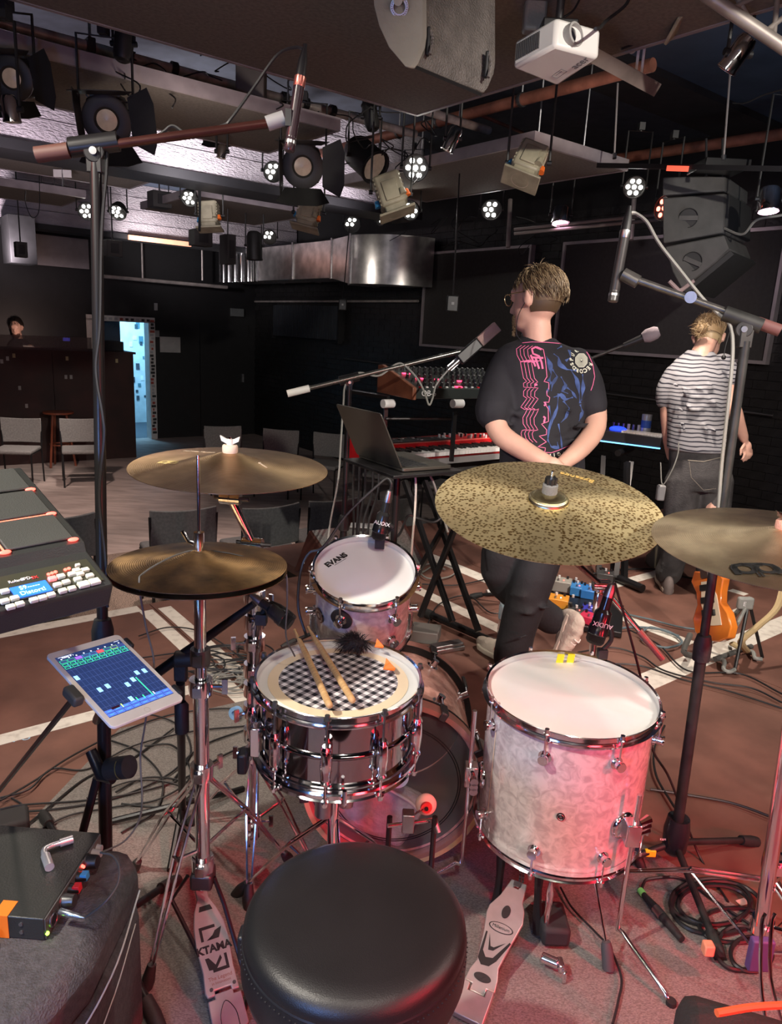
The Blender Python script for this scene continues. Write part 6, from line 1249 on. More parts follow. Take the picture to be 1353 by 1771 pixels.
def hairdo(t,H,s,mats,n=900,L=(.04,.08),seed=1,cap=((0,-.02,.022),(.083,.098,.100)),fl=(0,-.5,-1),lim=-.25,name='hair'):
    rnd=random.Random(seed); q=MB(); C,R_=V(cap[0])*s,V(cap[1])*s
    # cap, restricted to crown and back
    vs=[];nn=28;hh=16; 
    for j in range(hh+1):
        th=pi*.66*j/hh
        for i in range(nn):
            a=2*pi*i/nn; d=V((sin(th)*cos(a),sin(th)*sin(a),cos(th))); fr_=max(0,d.y); ear=.13 if (abs(d.x)>.72 and -.05<d.y<.7 and d.z<.12) else 0
            k=1-ear-.10*fr_-(.25*fr_*max(0,.45-d.z) if d.z<.45 else 0); nz=1+.03*noise.noise(d*6)
            vs.append(H@(C+V((d.x*R_.x,d.y*R_.y,d.z*R_.z))*k*nz))
    fs=[(j*nn+i,(j+1)*nn+i,(j+1)*nn+(i+1)%nn,j*nn+(i+1)%nn) for j in range(hh) for i in range(nn)]
    q.add(vs,fs); q.build(name,mats[0],t,w=True,sharp=80)
    q=MB(); vs=[]
    for j in range(9):
        th=pi*(.40+.042*j)
        for i in range(17):
            a=pi+.05+(pi-.1)*i/16; d=V((sin(th)*cos(a),sin(th)*sin(a),cos(th))); e_=1.045-.035*(j/8)
            vs.append(H@(V((0,-.005,.01))*s+V((d.x*.076,d.y*.096,d.z*.1))*s*e_))
    q.add(vs,[(j*17+i,(j+1)*17+i,(j+1)*17+i+1,j*17+i+1) for j in range(8) for i in range(16)]); q.build(name+'_nape',mats[-1],t,w=True,sharp=80)
    for mi,m in enumerate(mats):
        q=MB()
        for k in range(n//len(mats)):
            z=rnd.uniform(lim,1); a=rnd.uniform(0,2*pi); 
            if z<.42 and sin(a)>.35: continue
            if z<.10 and abs(cos(a))>.72 and sin(a)>-.10: continue
            rr_=math.sqrt(1-z*z); d=V((rr_*cos(a),rr_*sin(a),z)); p=C+V((d.x*R_.x,d.y*R_.y,d.z*R_.z))*.985
            flow=(V(fl)+V((cos(a)*.7,sin(a)*.7,0))+V([rnd.uniform(-.35,.35) for _ in range(3)])); flow=(flow-d*flow.dot(d)*.96+d*.10).normalized()
            l=rnd.uniform(*L)*s; w_=.0017*s
            p1=p+flow*l*.35+d*.006*s; p2=p+flow*l*.7+d*.004*s; p3=p+flow*l-d*.004*s
            q.tube([H@p,H@p1,H@p2,H@p3],[w_,w_,w_*.8,w_*.15],3,cap=False)
        q.build(name+'_strands',m,t,w=True,kind='stuff')
def ringloft(q,rings,yaw,n=28,lean=None):
    R3=Matrix.Rotation(yaw,3,'Z'); out=[]
    for c,rx,ry in rings: out.append((V(c),rx,ry,R3))
    q.loft(out,n)
m_sh1=mat('black_cotton',(.016,.015,.020),.85,var=.2,bump=.15,bs=500); m_tr1=mat('black_trousers',(.012,.012,.015),.8,var=.2,bump=.2,bs=60)
# ----- man 1
D1=3.05; p1=PZ(885,1130,0); t=thing('person','man with short brown hair and glasses, black printed t-shirt, hands behind his back','person',V((p1.x,p1.y,0)))
M1=t; J=lambda x,y,d=D1:P(x,y,d)
H=headframe(J(929,518,3.02),(-.75,.66,-.16),(.05,.12,1))
q=MB(); head(q,H,1.08)
limb(q,[J(928,545,3.03),J(930,588,3.05),J(932,620,3.07)],[.056,.060,.075])
ringloft(q,[(J(932,602,3.07),.085,.06),(J(934,630,3.08),.15,.09),(J(936,680,3.08),.17,.11),(J(938,750,3.08),.15,.105),(J(938,820,3.08),.16,.11),(J(935,880,3.1),.155,.11)],rad(8))
limb(q,[J(884,645,3.08),J(858,690,3.03),J(862,745,2.97),J(905,778,2.90),J(948,800,2.84)],[.045,.050,.046,.042,.030])
limb(q,[J(992,640,3.12),J(1024,685,3.08),J(1030,738,3.02),J(1005,775,2.93),J(972,803,2.86)],[.045,.048,.045,.041,.029])
for c,s_ in ((J(958,808,2.82),1),(J(966,812,2.86),-1)):
    q.ball(c,(.035,.02,.042),12)
    for k in range(4): limb(q,[c+V((s_*(.02-.012*k),-.01,-.02)),c+V((s_*(.03-.014*k),-.018,-.055)),c+V((s_*(.02-.012*k),-.01,-.08))],[.009,.0085,.007],8,2)
    limb(q,[c+V((s_*.03,0,.01)),c+V((s_*.05,-.01,-.02)),c+V((s_*.045,-.012,-.045))],[.010,.009,.008],8,2)
# legs (skin body continues inside the trousers)
hipL,kneeL,ankL=J(905,880,3.1),J(868,985,3.15),J(955,1068,3.35)
hipR,kneeR,ankR=J(952,880,3.12),J(925,1000,3.02),V((PZ(886,1135,.09)))
limb(q,[hipL,kneeL,ankL],[.085,.06,.045]); limb(q,[hipR,kneeR,ankR],[.085,.062,.045])
o=q.build('body',skin,t,w=True); remesh(o,.009,3); bake(o)
q=MB(); 
ringloft(q,[(J(930,583,3.06),.075,.068),(J(931,590,3.07),.088,.078),(J(932,598,3.08),.145,.094),(J(934,608,3.08),.182,.105),(J(934,622,3.08),.204,.114),(J(934,645,3.08),.207,.124),(J(936,670,3.08),.195,.126),(J(938,720,3.08),.19,.128),(J(938,780,3.08),.183,.128),(J(938,850,3.08),.187,.135),(J(937,872,3.08),.19,.137)],rad(8))
limb(q,[J(876,632,3.07),J(862,668,3.05),J(854,712,3.0)],[.070,.073,.080],16); limb(q,[J(998,625,3.1),J(1017,662,3.09),J(1024,704,3.05)],[.062,.064,.066],16)
for i in range(26):   # folds
    x=random.uniform(870,1010); y=random.uniform(700,840); a=random.uniform(-.5,.5); l=random.uniform(15,40)
    q.tube([J(x-l*cos(a),y-l*sin(a)*.8,2.965),J(x,y+3,2.958),J(x+l*cos(a),y+l*sin(a)*.8,2.965)],[.002,.010,.002],6,3)
sh=q.build('t_shirt',m_sh1,t,w=True); remesh(sh,.009,8); bake(sh)
q=MB(); ringloft(q,[(J(937,855,3.09),.165,.118),(J(934,890,3.1),.172,.125),(J(932,925,3.1),.165,.12)],rad(8))
limb(q,[J(905,885,3.1),J(866,985,3.12),J(925,1050,3.3),J(955,1072,3.36)],[.105,.088,.072,.070],16); limb(q,[J(955,885,3.1),J(922,1000,3.03),J(895,1090,3.1),J(885,1140,3.18)],[.105,.090,.078,.082],16)
for (x,y) in ((905,1030),(912,1060),(925,1015),(900,1100),(930,985),(940,1050)): q.tube([J(x-28,y-4,3.0),J(x,y+2,2.955),J(x+28,y-6,3.0)],[.003,.010,.003],6,3)
tr=q.build('trousers',m_tr1,t,w=True); remesh(tr,.010,7); bake(tr)
m_hb=[mat('hair_light_brown',(.15,.10,.055),.5,bump=.2),mat('hair_sandy',(.28,.20,.115),.45),mat('hair_mid_brown',(.09,.055,.03),.5)]
hairdo(t,H,1.08,m_hb,2100,(.03,.055),3,cap=((0,-.018,.024),(.080,.096,.097)),fl=(0,-.6,-.7),lim=-.05)
# stubble beard, glasses, in-ear cable
q=MB()
for i in range(500):
    a=random.uniform(-1.1,1.1); z=random.uniform(-.125,-.055); p=V((.058*sin(a)*(1-.15*(-.06-z)/.06),.035+.06*cos(a),z))*1.08; q.tube([H@p,H@(p+V((.006*sin(a),.006*cos(a),-.008)))],[.0012,.0003],3,cap=False)
q.build('beard',m_hb[0],t,w=True,kind='stuff')
gt=thing('glasses','thin round wire glasses worn by the man in black','glasses',H@Matrix.Translation((0,.11,0))); m_gold=mat('gold_wire',(.65,.5,.3),.25,.9)
for e in (-1,1):
    q=MB(); q.tube([(e*(.036+.026*cos(a)),.118,.008+.024*sin(a)) for a in [2*pi*k/20 for k in range(21)]],.0018,6,M=H); q.build('rim',m_gold,gt,w=True)
    q=MB(); q.tube([(e*.062,.118,.014),(e*.084,.09,.016),(e*.090,.0,.014),(e*.090,-.03,-.004)],.0018,6,4,M=H); q.build('temple',m_gold,gt,w=True)
q=MB(); q.tube([H@V((-.092,-.0,-.03)),J(897,545,2.93),J(893,575,2.92),J(902,590,2.93)],.0016,5,4); o=q.build('earphone_cable',cable_m); prop(o,'thin black earphone lead running down the neck of the man in black','earphones')
# shirt print
def bvh_of(o):
    me=o.data; M=MW[o.name] if o.name in MW else o.matrix_world; return BVHTree.FromPolygons([M@v.co for v in me.vertices],[tuple(p.vertices) for p in me.polygons])
BV=bvh_of(sh)
def hit(px,py,off=.0022,bv=None):
    d=ray(px,py).normalized(); h=(bv or BV).ray_cast(CAM,d)
    if h[0] is None: return None
    return h[0]-d*off
def ribbon(q,pts,wd,step=3.0):
    spec=None
    if isinstance(q,tuple): spec=q; q=MB()
    P2=[]
    for (x0,y0),(x1,y1) in zip(pts,pts[1:]):
        L=math.hypot(x1-x0,y1-y0); k=max(1,int(L/step))
        for i in range(k): P2.append((x0+(x1-x0)*i/k,y0+(y1-y0)*i/k))
    P2.append(pts[-1]); prev=None
    for i,(x,y) in enumerate(P2):
        a=P2[max(0,i-1)]; b=P2[min(len(P2)-1,i+1)]; dx,dy=b[0]-a[0],b[1]-a[1]; l=math.hypot(dx,dy) or 1; w_=wd(i/len(P2)) if callable(wd) else wd
        A=hit(x-dy/l*w_,y+dx/l*w_); B=hit(x+dy/l*w_,y-dx/l*w_)
        if A is None or B is None or (prev and (A-prev[0]).length>.05): prev=None; continue
        if prev: q.add([prev[0],A,B,prev[1]],[(0,1,2,3)])
        prev=(A,B)
    if spec and q.v: q.build(spec[0],spec[1],spec[2],w=True,flat=True)
T=lambda L,dx=0,dy=0:[(820+(x+dx)/4.787,430+(y+dy)/4.787) for x,y in L]
pk=mat('pink_print',(.85,.17,.36),.7); bl=mat('blue_print',(.075,.13,.36),.8,col2=(.03,.05,.14),vs=20); wt=mat('cream_print',(.75,.75,.62),.7)
q=('pink_print',pk,sh)
ribbon(q,T([(400,780),(480,772),(600,775),(720,785),(840,780),(900,805),(950,880),(985,960),(1000,1060),(985,1130),(968,1175)]),.55)
st_=[(395,800),(352,830),(357,880),(385,935),(470,920),(385,940),(398,1010),(410,1070),(437,1100),(410,1115),(412,1146),(440,1150),(412,1180),(410,1220),(440,1240),(388,1312),(420,1332),(445,1322),(425,1365),(405,1400),(408,1450),(438,1496),(400,1505),(390,1530),(400,1570),(430,1600)]
for dx in (0,30,60,92): ribbon(q,T(st_,dx,dx*.05),.5)
ribbon(q,T([(520,810),(575,835),(592,920),(605,1060),(580,1100),(620,1110),(620,1165),(603,1180),(605,1215),(628,1232),(620,1272),(578,1270),(615,1325),(617,1430),(560,1452),(602,1500),(600,1540),(540,1552),(600,1600),(530,1640),(592,1650),(588,1680),(540,1672)]),.6)
ribbon(q,T([(480,1690),(560,1685),(640,1690),(700,1670),(780,1635),(830,1610)]),.55)
for s_ in ([(560,835),(510,815),(480,830),(490,870),(540,890),(560,940),(570,995)],[(470,880),(490,930),(510,975)],[(510,905),(525,950),(540,995)],[(480,900),(575,905)],[(505,1130),(525,1125)],[(585,1270),(595,1290),(580,1300)],[(575,1390),(590,1400),(580,1440)]): ribbon(q,T(s_),1.6)
q=('blue_print',bl,sh)
for s_,w_ in (([(690,830),(740,800),(790,830),(800,900),(760,930)],4.2),([(660,870),(700,900),(710,960),(770,1000),(850,1010)],4.0),([(600,890),(630,960),(640,1040),(620,1100)],4.6),([(650,1000),(690,1060),(650,1120),(640,1180)],3),([(720,1060),(760,1130),(730,1180),(780,1200)],3.4),([(800,1000),(850,1080),(870,1180),(880,1280)],4),([(900,1040),(905,1150),(890,1260)],3.6),([(660,1230),(720,1210),(760,1250),(820,1230)],4),([(700,1200),(690,1320),(650,1420),(630,1500)],2.8),([(740,1260),(790,1320),(760,1400),(720,1440)],2.6),([(880,1290),(900,1350),(870,1430)],3),([(610,1580),(640,1640),(700,1650),(690,1600)],3),([(620,1300),(640,1400),(620,1500),(610,1600)],2),([(770,1150),(810,1180),(850,1240)],2.5),([(640,1100),(600,1200)],2.0),([(700,1450),(720,1560),(730,1660)],1.5)):
    ribbon(q,T(s_),lambda u,w_=w_:w_*(.55+.45*sin(u*9+w_)))
q=MB()
for r_ in (57,50,42,34,26,17): ribbon(q,T([(890+r_*.92*cos(k*pi/4+.4),925+r_*1.05*sin(k*pi/4+.4)) for k in range(9)]),.42)
ribbon(q,T([(883,922),(897,922)]),1.2)
for k,ch in enumerate('PURPLE'):
    pass
q.build('badge_print',wt,sh,w=True,flat=True)
def letter(ch,cx,cy,size,ang,nm='lettering',m=wt):
    x,y=820+cx/4.787,430+cy/4.787; p=hit(x,y,.003)
    if p is None: return
    ex=hit(x+4,y,.003); ey=hit(x,y-4,.003)
    if ex is None or ey is None: return
    X=(ex-p).normalized(); Z=X.cross(ey-p).normalized(); M=fr(p,Z,X)@Matrix.Rotation(ang,4,'Z'); text(ch,size,M,m,sh,nm,ext=.0002,bold=.0008)
for k,ch in enumerate('PURPLE'): a=rad(175-k*27); letter(ch,890+82*cos(a),925-88*sin(a),.024,a-pi/2)
for k,ch in enumerate('RECORDS'): a=rad(-22-k*23); letter(ch,890+82*cos(a),925-88*sin(a),.024,a-pi/2)
for k,ch in enumerate('MIDAS'): letter(ch,625+k*40,1715-k*6,.018,.1)
# shoes
m_shoe=mat('beige_suede',(.50,.42,.35),.75,var=.12,vs=12,bump=.3,bs=90); m_sole=mat('cream_sole',(.62,.55,.45),.6)
def shoe(heel,toe,up,lab,par):
    heel=V(heel);toe=V(toe); d=(toe-heel); L=d.length; d.normalize(); up=V(up); up=(up-d*up.dot(d)).normalized(); r=d.cross(up); M=Matrix(((r.x,d.x,up.x,heel.x),(r.y,d.y,up.y,heel.y),(r.z,d.z,up.z,heel.z),(0,0,0,1)))
    t_=thing('shoe',lab,'shoe',M); k=L/.29
    poly=[(0,-.01),(.032,.0),(.038,.05),(.034,.12),(.045,.20),(.040,.26),(.02,.29),(-.015,.295),(-.040,.26),(-.046,.20),(-.036,.12),(-.038,.05),(-.032,0)]
    q=MB(); q.prism([(x*k,y*k) for x,y in poly],0,.028*k); q.build('sole',m_sole,t_,bev=.006)
    q=MB(); 
    for y,rx,h in ((.02,.034,.085),(.06,.037,.09),(.10,.037,.082),(.14,.038,.065),(.18,.041,.05),(.22,.040,.042),(.26,.03,.032)): q.ball((0,y*k,.028*k),(rx*k,.05*k,h*k),14)
    u=q.build('upper',m_shoe,t_); remesh(u,.007,4); bake(u)
    q=MB(); 
    for i in range(5): y=.10+.022*i; z=.105-.017*i; q.tube([(-.022*k,y*k,(z-.008)*k),(0,(y+.012)*k,(z+.004)*k),(.022*k,y*k,(z-.008)*k)],.0035,6,3)
    q.build('laces',mat('pale_laces',(.7,.66,.6),.8),u); q=MB(); q.box((-.040*k,.12*k,.055*k),(.003,.045*k,.012)); q.build('side_tab',mat('red_tab',(.4,.08,.06),.6),u)
    return t_
shoe(J(985,1068,3.32)+V((0,0,.02)),J(957,1150,3.36),V((.5,-.86,-.1)),'beige trainer standing on its toe behind the man in black',t)
a_=PZ(893,1160,0); shoe(V((a_.x+.02,a_.y,0.003)),V((a_.x-.14,a_.y+.24,0.003)),(0,0,1),'beige trainer flat on the floor under the man in black',t)
# ----- man 2
D2=4.28; J=lambda x,y,d=D2:P(x,y,d)
f0=PZ(1152,1018,0); t=thing('person','man with fair tied-up hair, striped t-shirt and grey jeans, looking down','person',V((f0.x,f0.y,0)))
H=headframe(J(1226,585,4.36),(.42,.72,-.62),(.1,.55,.85))
q=MB(); head(q,H,1.0); limb(q,[J(1222,595,4.32),J(1212,615,4.28),J(1208,640,4.27)],[.055,.060,.075])
ringloft(q,[(J(1208,628,4.28),.12,.08),(J(1207,655,4.26),.17,.11),(J(1205,710,4.26),.155,.115),(J(1206,760,4.28),.155,.11),(J(1210,800,4.30),.165,.12)],rad(5))
limb(q,[J(1166,655,4.28),J(1156,705,4.30),J(1158,755,4.34),J(1162,790,4.4)],[.055,.046,.040,.030]); limb(q,[J(1254,640,4.30),J(1262,690,4.26),J(1272,715,4.24),J(1287,758,4.28)],[.057,.048,.043,.028])
hnd=J(1292,775,4.29)
q.ball(hnd,(.030,.022,.044),12)
for k,(x,y,x2,y2) in enumerate(((1287,783,1283,795),(1291,785,1286,798),(1295,785,1290,797),(1299,782,1296,793))): limb(q,[J(x,y-4,4.27+.012*k),J(x+1,y+4,4.26+.012*k),J(x2,y2,4.26+.012*k)],[.0105,.0095,.0075],8,2)
limb(q,[J(1287,770,4.26),J(1282,778,4.25),J(1281,787,4.25)],[.011,.010,.008],8,2)
limb(q,[J(1185,815,4.3),J(1170,905,4.34),V((f0.x,f0.y,.1))],[.085,.06,.045]); f1=PZ(1224,1035,0); limb(q,[J(1238,815,4.3),J(1232,905,4.26),V((f1.x,f1.y,.1))],[.085,.06,.045])
o=q.build('body',skin,t,w=True); remesh(o,.008,3); bake(o)
q=MB(); ringloft(q,[(J(1212,606,4.29),.075,.065),(J(1211,613,4.29),.095,.075),(J(1209,626,4.28),.145,.095),(J(1208,648,4.27),.185,.12),(J(1205,690,4.26),.18,.128),(J(1204,730,4.27),.168,.125),(J(1206,762,4.28),.174,.130),(J(1207,779,4.29),.180,.138)],rad(5))
limb(q,[J(1172,648,4.28),J(1156,672,4.29),J(1152,692,4.30)],[.075,.066,.060],16); limb(q,[J(1250,632,4.3),J(1258,645,4.28),J(1261,656,4.27)],[.074,.066,.062],16)
for i in range(22):
    x=random.uniform(1165,1240); y=random.uniform(660,765); a=random.uniform(.2,.9) if x<1210 else random.uniform(.6,1.3); l=random.uniform(8,22); q.tube([J(x-l*cos(a),y-l*sin(a),4.15),J(x,y,4.135),J(x+l*cos(a),y+l*sin(a),4.15)],[.002,.011,.002],6,3)
m_st=mat('striped_cotton',(.6,.6,.6),.85,bump=.2,bs=300); nt,b=nodes(m_st)
tc=nt.nodes.new('ShaderNodeTexCoord'); sp=nt.nodes.new('ShaderNodeSeparateXYZ'); nz=nt.nodes.new('ShaderNodeTexNoise'); nz.inputs['Scale'].default_value=6; nt.links.new(tc.outputs['Object'],nz.inputs['Vector']); nt.links.new(tc.outputs['Object'],sp.inputs[0])
ma=nt.nodes.new('ShaderNodeMath'); ma.operation='MULTIPLY_ADD'; ma.inputs[1].default_value=.045; nt.links.new(nz.outputs['Fac'],ma.inputs[0]); nt.links.new(sp.outputs[2],ma.inputs[2])
m1=nt.nodes.new('ShaderNodeMath'); m1.operation='MULTIPLY'; m1.inputs[1].default_value=42; nt.links.new(ma.outputs[0],m1.inputs[0]); m2=nt.nodes.new('ShaderNodeMath'); m2.operation='FRACT'; nt.links.new(m1.outputs[0],m2.inputs[0])
cr=nt.nodes.new('ShaderNodeValToRGB'); cr.color_ramp.elements[0].position=.66; cr.color_ramp.elements[0].color=(.34,.34,.36,1); cr.color_ramp.elements[1].position=.72; cr.color_ramp.elements[1].color=(.03,.03,.045,1); nt.links.new(m2.outputs[0],cr.inputs['Fac']); nt.links.new(cr.outputs['Color'],b.inputs['Base Color'])
sh2=q.build('t_shirt',m_st,t,w=True); remesh(sh2,.009,6); bake(sh2)
m_jean=mat('washed_black_denim',(.085,.08,.08),.85,vs=9,col2=(.035,.033,.034),bump=.3,bs=120)
q=MB(); ringloft(q,[(J(1207,762,4.29),.160,.118),(J(1208,785,4.30),.172,.13),(J(1210,820,4.30),.178,.135),(J(1211,845,4.30),.165,.12)],rad(5))
limb(q,[J(1182,830,4.3),J(1174,905,4.33),J(1165,965,4.4),V((f0.x,f0.y,.10))],[.105,.088,.075,.080],16); limb(q,[J(1237,830,4.3),J(1234,905,4.28),J(1228,970,4.25),V((f1.x,f1.y,.10))],[.105,.088,.075,.080],16)
for z in (.12,.17,.22):
    for f_ in (f0,f1): q.tube([(f_.x-.07,f_.y-.05,z),(f_.x,f_.y-.085,z-.01),(f_.x+.07,f_.y-.05,z+.01)],[.004,.012,.004],6,3)
je=q.build('jeans',m_jean,t,w=True); remesh(je,.010,5); bake(je)
BV=bvh_of(je); q=('seam',mat('seam_thread',(.28,.25,.20),.8),je); T4=lambda L:[(1020+x/4.063,530+y/4.063) for x,y in L]
ribbon(q,T4([(690,1080),(800,1090),(925,1060)]),.7); ribbon(q,T4([(700,1085),(715,1200),(800,1290),(890,1280)]),.35); ribbon(q,T4([(555,1010),(700,1020),(940,1000)]),.4); ribbon(q,T4([(640,960),(640,1020)]),.9)
m_hf=[mat('hair_fair',(.34,.23,.12),.45,bump=.2),mat('hair_fair_dark',(.26,.17,.09),.5),mat('hair_blond',(.46,.34,.19),.42)]
hairdo(t,H,1.02,m_hf,1300,(.04,.07),9,fl=(0,-1,.5))
q=MB(); bc=P(1214,568,4.22); q.ball(bc,(.036,.030,.030),14); bn=q.build('hair_bun',m_hf[0],t,w=True)
q=MB()
for i in range(90):
    a=random.uniform(0,2*pi); b_=random.uniform(0,pi); p=bc+V((.034*sin(b_)*cos(a),.03*sin(b_)*sin(a),.03*cos(b_))); e=V([random.uniform(-1,1) for _ in range(3)]).normalized()
    q.tube([p,p+e*.016+(p-bc)*.3,p+e*.03*random.random()*2+V((-.01,0,-.005))],[.002,.0017,.0004],3,cap=False)
q.build('loose_hair',m_hf[2],bn,w=True,kind='stuff')
q=MB(); q.tube([J(1174,765,4.14),J(1173,785,4.13),J(1162,815,4.12),J(1146,838,4.14),J(1143,800,4.16)],.0035,6,5); o=q.build('belt_pack_lead',MATS['grey_cable']); prop(o,'pale lead looping at the hip of the striped man','cable')
q=MB(); q.box(J(1143,852,4.2),(.045,.04,.09)); o=q.build('belt_pack',grey,bev=.008); prop(o,'small grey belt pack hanging beside the jeans of the striped man','pack')
q=MB(); q.ball(J(1252,618,4.15),.014,10); q.tube([J(1252,618,4.15),J(1255,600,4.15),J(1262,575,4.15)],.003,6,3); o=q.build('small_microphone',black); prop(o,'tiny black ball end microphone before the shoulder of the striped man','microphone')
m_shoe=mat('grey_trainer',(.20,.16,.15),.7,var=.2)
shoe(V((f0.x-.02,f0.y-.09,.003)),V((f0.x+.03,f0.y+.19,.003)),(0,0,1),'dark trainer, left foot of the striped man',t); shoe(V((f1.x,f1.y-.07,.003)),V((f1.x+.08,f1.y+.2,.003)),(0,0,1),'dark trainer, right foot of the striped man',t)
# ----- man 3 behind the control desk
c3=P(28,566,11.25); t=thing('person','bearded man with dark hair behind the control desk, face lit faintly','person',V((c3.x,c3.y,ZF)))
H=headframe(c3,(.25,-.95,-.25)); q=MB(); head(q,H,1.1); limb(q,[c3+V((0,.02,-.08)),c3+V((0,.05,-.22))],[.06,.08]); ringloft(q,[(c3+V((0,.05,-.22)),.15,.10),(c3+V((0,.05,-.35)),.22,.13),(c3+V((0,.05,-.9)),.20,.14),(c3+V((0,.05,c3.z*-1+ZF+.9)),.18,.13)],0)
limb(q,[c3+V((.2,0,-.3)),c3+V((.28,-.1,-.55)),c3+V((.45,-.4,-.52))],[.055,.045,.03])
q.ball(c3+V((.48,-.43,-.50)),(.04,.04,.025),10)
for s_ in (-1,1): limb(q,[c3+V((s_*.09,.05,-1.0)),V((c3.x+s_*.1,c3.y+.05,ZF+.5)),V((c3.x+s_*.1,c3.y+.05,ZF+.06))],[.09,.07,.05]); 
o=q.build('body',mat('dim_skin',(.60,.36,.27),.5),t,w=True); remesh(o,.012,2); bake(o)
q=MB(); ringloft(q,[(c3+V((0,.05,-.17)),.09,.08),(c3+V((0,.05,-.24)),.17,.12),(c3+V((0,.05,-.36)),.235,.145),(c3+V((0,.05,-.95)),.215,.155)],0); q.build('t_shirt',m_sh1,t,w=True)
hairdo(t,H,1.12,[mat('hair_black',(.02,.015,.012),.5)],400,(.03,.05),4)
q=MB(); q.ball((0,.055,-.10),(.058,.055,.06),16,H); q.build('beard',mat('beard_brown',(.10,.045,.03),.8,bump=.4,bs=80),t,w=True)
# ---------------------------------------------------------------- hall furniture
m_cf=mat('grey_chair_fabric',(.20,.19,.18),.9,vs=60,var=.15,bump=.2,bs=300); m_cfd=mat('shaded_chair_fabric',(.085,.085,.083),.9,vs=60,var=.15,bump=.2,bs=300)  # m_cfd: darker copy, shade of the unlit chair backs put into the colour
def chair_proto(mf,lab,group,arms=False):
    t=thing('chair',lab,'chair',Matrix(),group)
    q=MB(); q.box((0,0,.44),(.45,.43,.05)); q.build('seat',mf,t,bev=.018)
    q=MB(); n=10
    vs=[];
    for i in range(n+1):
        u=-1+2*i/n; x=.235*u; y=-.215-.03*(1-u*u)+.01; zt=.80+.012*u*u-.006
        vs+=[(x,y,.50),(x,y-.022,.50),(x,y-.022,zt),(x,y,zt)]
    fs=[(0,1,2,3),(n*4+3,n*4+2,n*4+1,n*4)]
    for i in range(n): fs+=[(i*4+k,i*4+(k+1)%4,i*4+4+(k+1)%4,i*4+4+k) for k in range(4)]
    q.add(vs,fs); q.build('backrest',mf,t,bev=.006)
    for sx in (-1,1):
        q=MB(); q.tube([(sx*.215,.20,0),(sx*.215,.19,.43)],.011,6); q.build('leg',blackmetal,t)
        q=MB(); q.tube([(sx*.225,-.24,0),(sx*.225,-.20,.43),(sx*.235,-.225,.76)],.011,6); q.build('leg',blackmetal,t)
        q=MB(); q.tube([(sx*.22,.19,.42),(sx*.22,-.2,.42)],.011,6); q.build('side_rail',blackmetal,t)
        if arms: q=MB(); q.tube([(sx*.25,-.2,.64),(sx*.27,.10,.66),(sx*.27,.14,.62),(sx*.24,.15,.42)],.013,8,3); q.build('armrest',mat('grey_arm',(.35,.33,.30),.4,.4),t)
    return t
def chair_at(proto,pL,pR,lab,first=False,back=True,group=None):
    """pL,pR: image-left and image-right ends of the backrest top, world coords; back=True: its back is turned to the stage"""
    c=(pL+pR)/2; d=(pR-pL); ang=math.atan2(d.y,d.x)+(0 if back else pi); M=Matrix.Translation(V((c.x,c.y,ZF)))@Matrix.Rotation(ang,4,'Z')@Matrix.Translation((0,.23,0))
    if first: proto.matrix_world=M; MW[proto.name]=M.copy(); proto['label']=lab; return proto
    return copy_tree(proto,M,lab,group)
cA=chair_proto(m_cfd,'x','grey chairs with their backs to the stage'); TZ=ZF+.8
fl=[((265,885),(370,877),'shaded grey chair seen from behind, directly above the hi-hat cymbal'),((421,881),(519,870),'grey chair seen from behind between the hi-hat rod and the rack tom'),((541,868),(622,860),'grey chair seen from behind left of the rack tom microphone'),((646,866),(722,858),'grey chair seen from behind just right of the rack tom microphone'),((768,856),(832,848),'grey chair seen from behind the piano stand legs, beside the ride')]
for i,(a,b,lab) in enumerate(fl): chair_at(cA,PZ(*a,TZ),PZ(*b,TZ),lab,i==0)
cB=chair_proto(m_cf,'x','grey chairs facing the stage',False); 
fl=[((3,722),(69,724),'light grey chair facing the stage at the left edge by the booth'),((108,724),(166,724),'light grey chair facing the stage beside the small round table'),((355,737),(415,737),'grey chair in the dark back of the hall, left of the two'),((459,741),(515,745),'grey chair in the dark back of the hall, second from the left'),((547,747),(600,752),'dark grey chair behind the red piano, nearest to the crash cymbal')]
for i,(a,b,lab) in enumerate(fl): chair_at(cB,PZ(*a,TZ),PZ(*b,TZ),lab,i==0,back=False)
for a,b,lab in ((W(5.3,7.0,0),W(5.5,6.55,0),'dark chair under the red piano, left of the stand legs'),(W(5.6,6.2,0),W(5.75,5.75,0),'dark chair behind the piano stand legs'),(W(5.85,5.4,0),W(5.95,4.95,0),'dark chair almost hidden behind the man in black')): chair_at(cB,a,b,lab,back=False)
cC=chair_proto(m_cfd,'dark armchair with grey tube arms just beyond the sampling pad','',True)
chair_at(cC,PZ(62,899,TZ),PZ(140,890,TZ),'dark armchair with grey tube arms just beyond the sampling pad',True)
t=thing('round_table','small round red-brown table on wooden legs between the two light chairs','table',PZ(106,806,ZF)); m_tb=mat('red_brown_varnish',(.26,.07,.035),.35,coat=.3,var=.2)
hh=PZ(106,717,0); c=PZ(106,806,ZF); r_=.20
q=MB(); q.cyl((0,0,.74),(0,0,.765),r_,n=40); q.build('top',m_tb,t,bev=.004)
for A in (20,140,250): q=MB(); q.tube([(r_*.5*cos(rad(A)),r_*.5*sin(rad(A)),.74),(r_*.95*cos(rad(A)),r_*.95*sin(rad(A)),0)],.016,8); q.build('leg',m_tb,t)
q=MB(); q.lathe([(r_*.62,.30),(r_*.66,.30),(r_*.66,.32),(r_*.62,.32)],24,closed=True); q.build('foot_ring',m_tb,t)
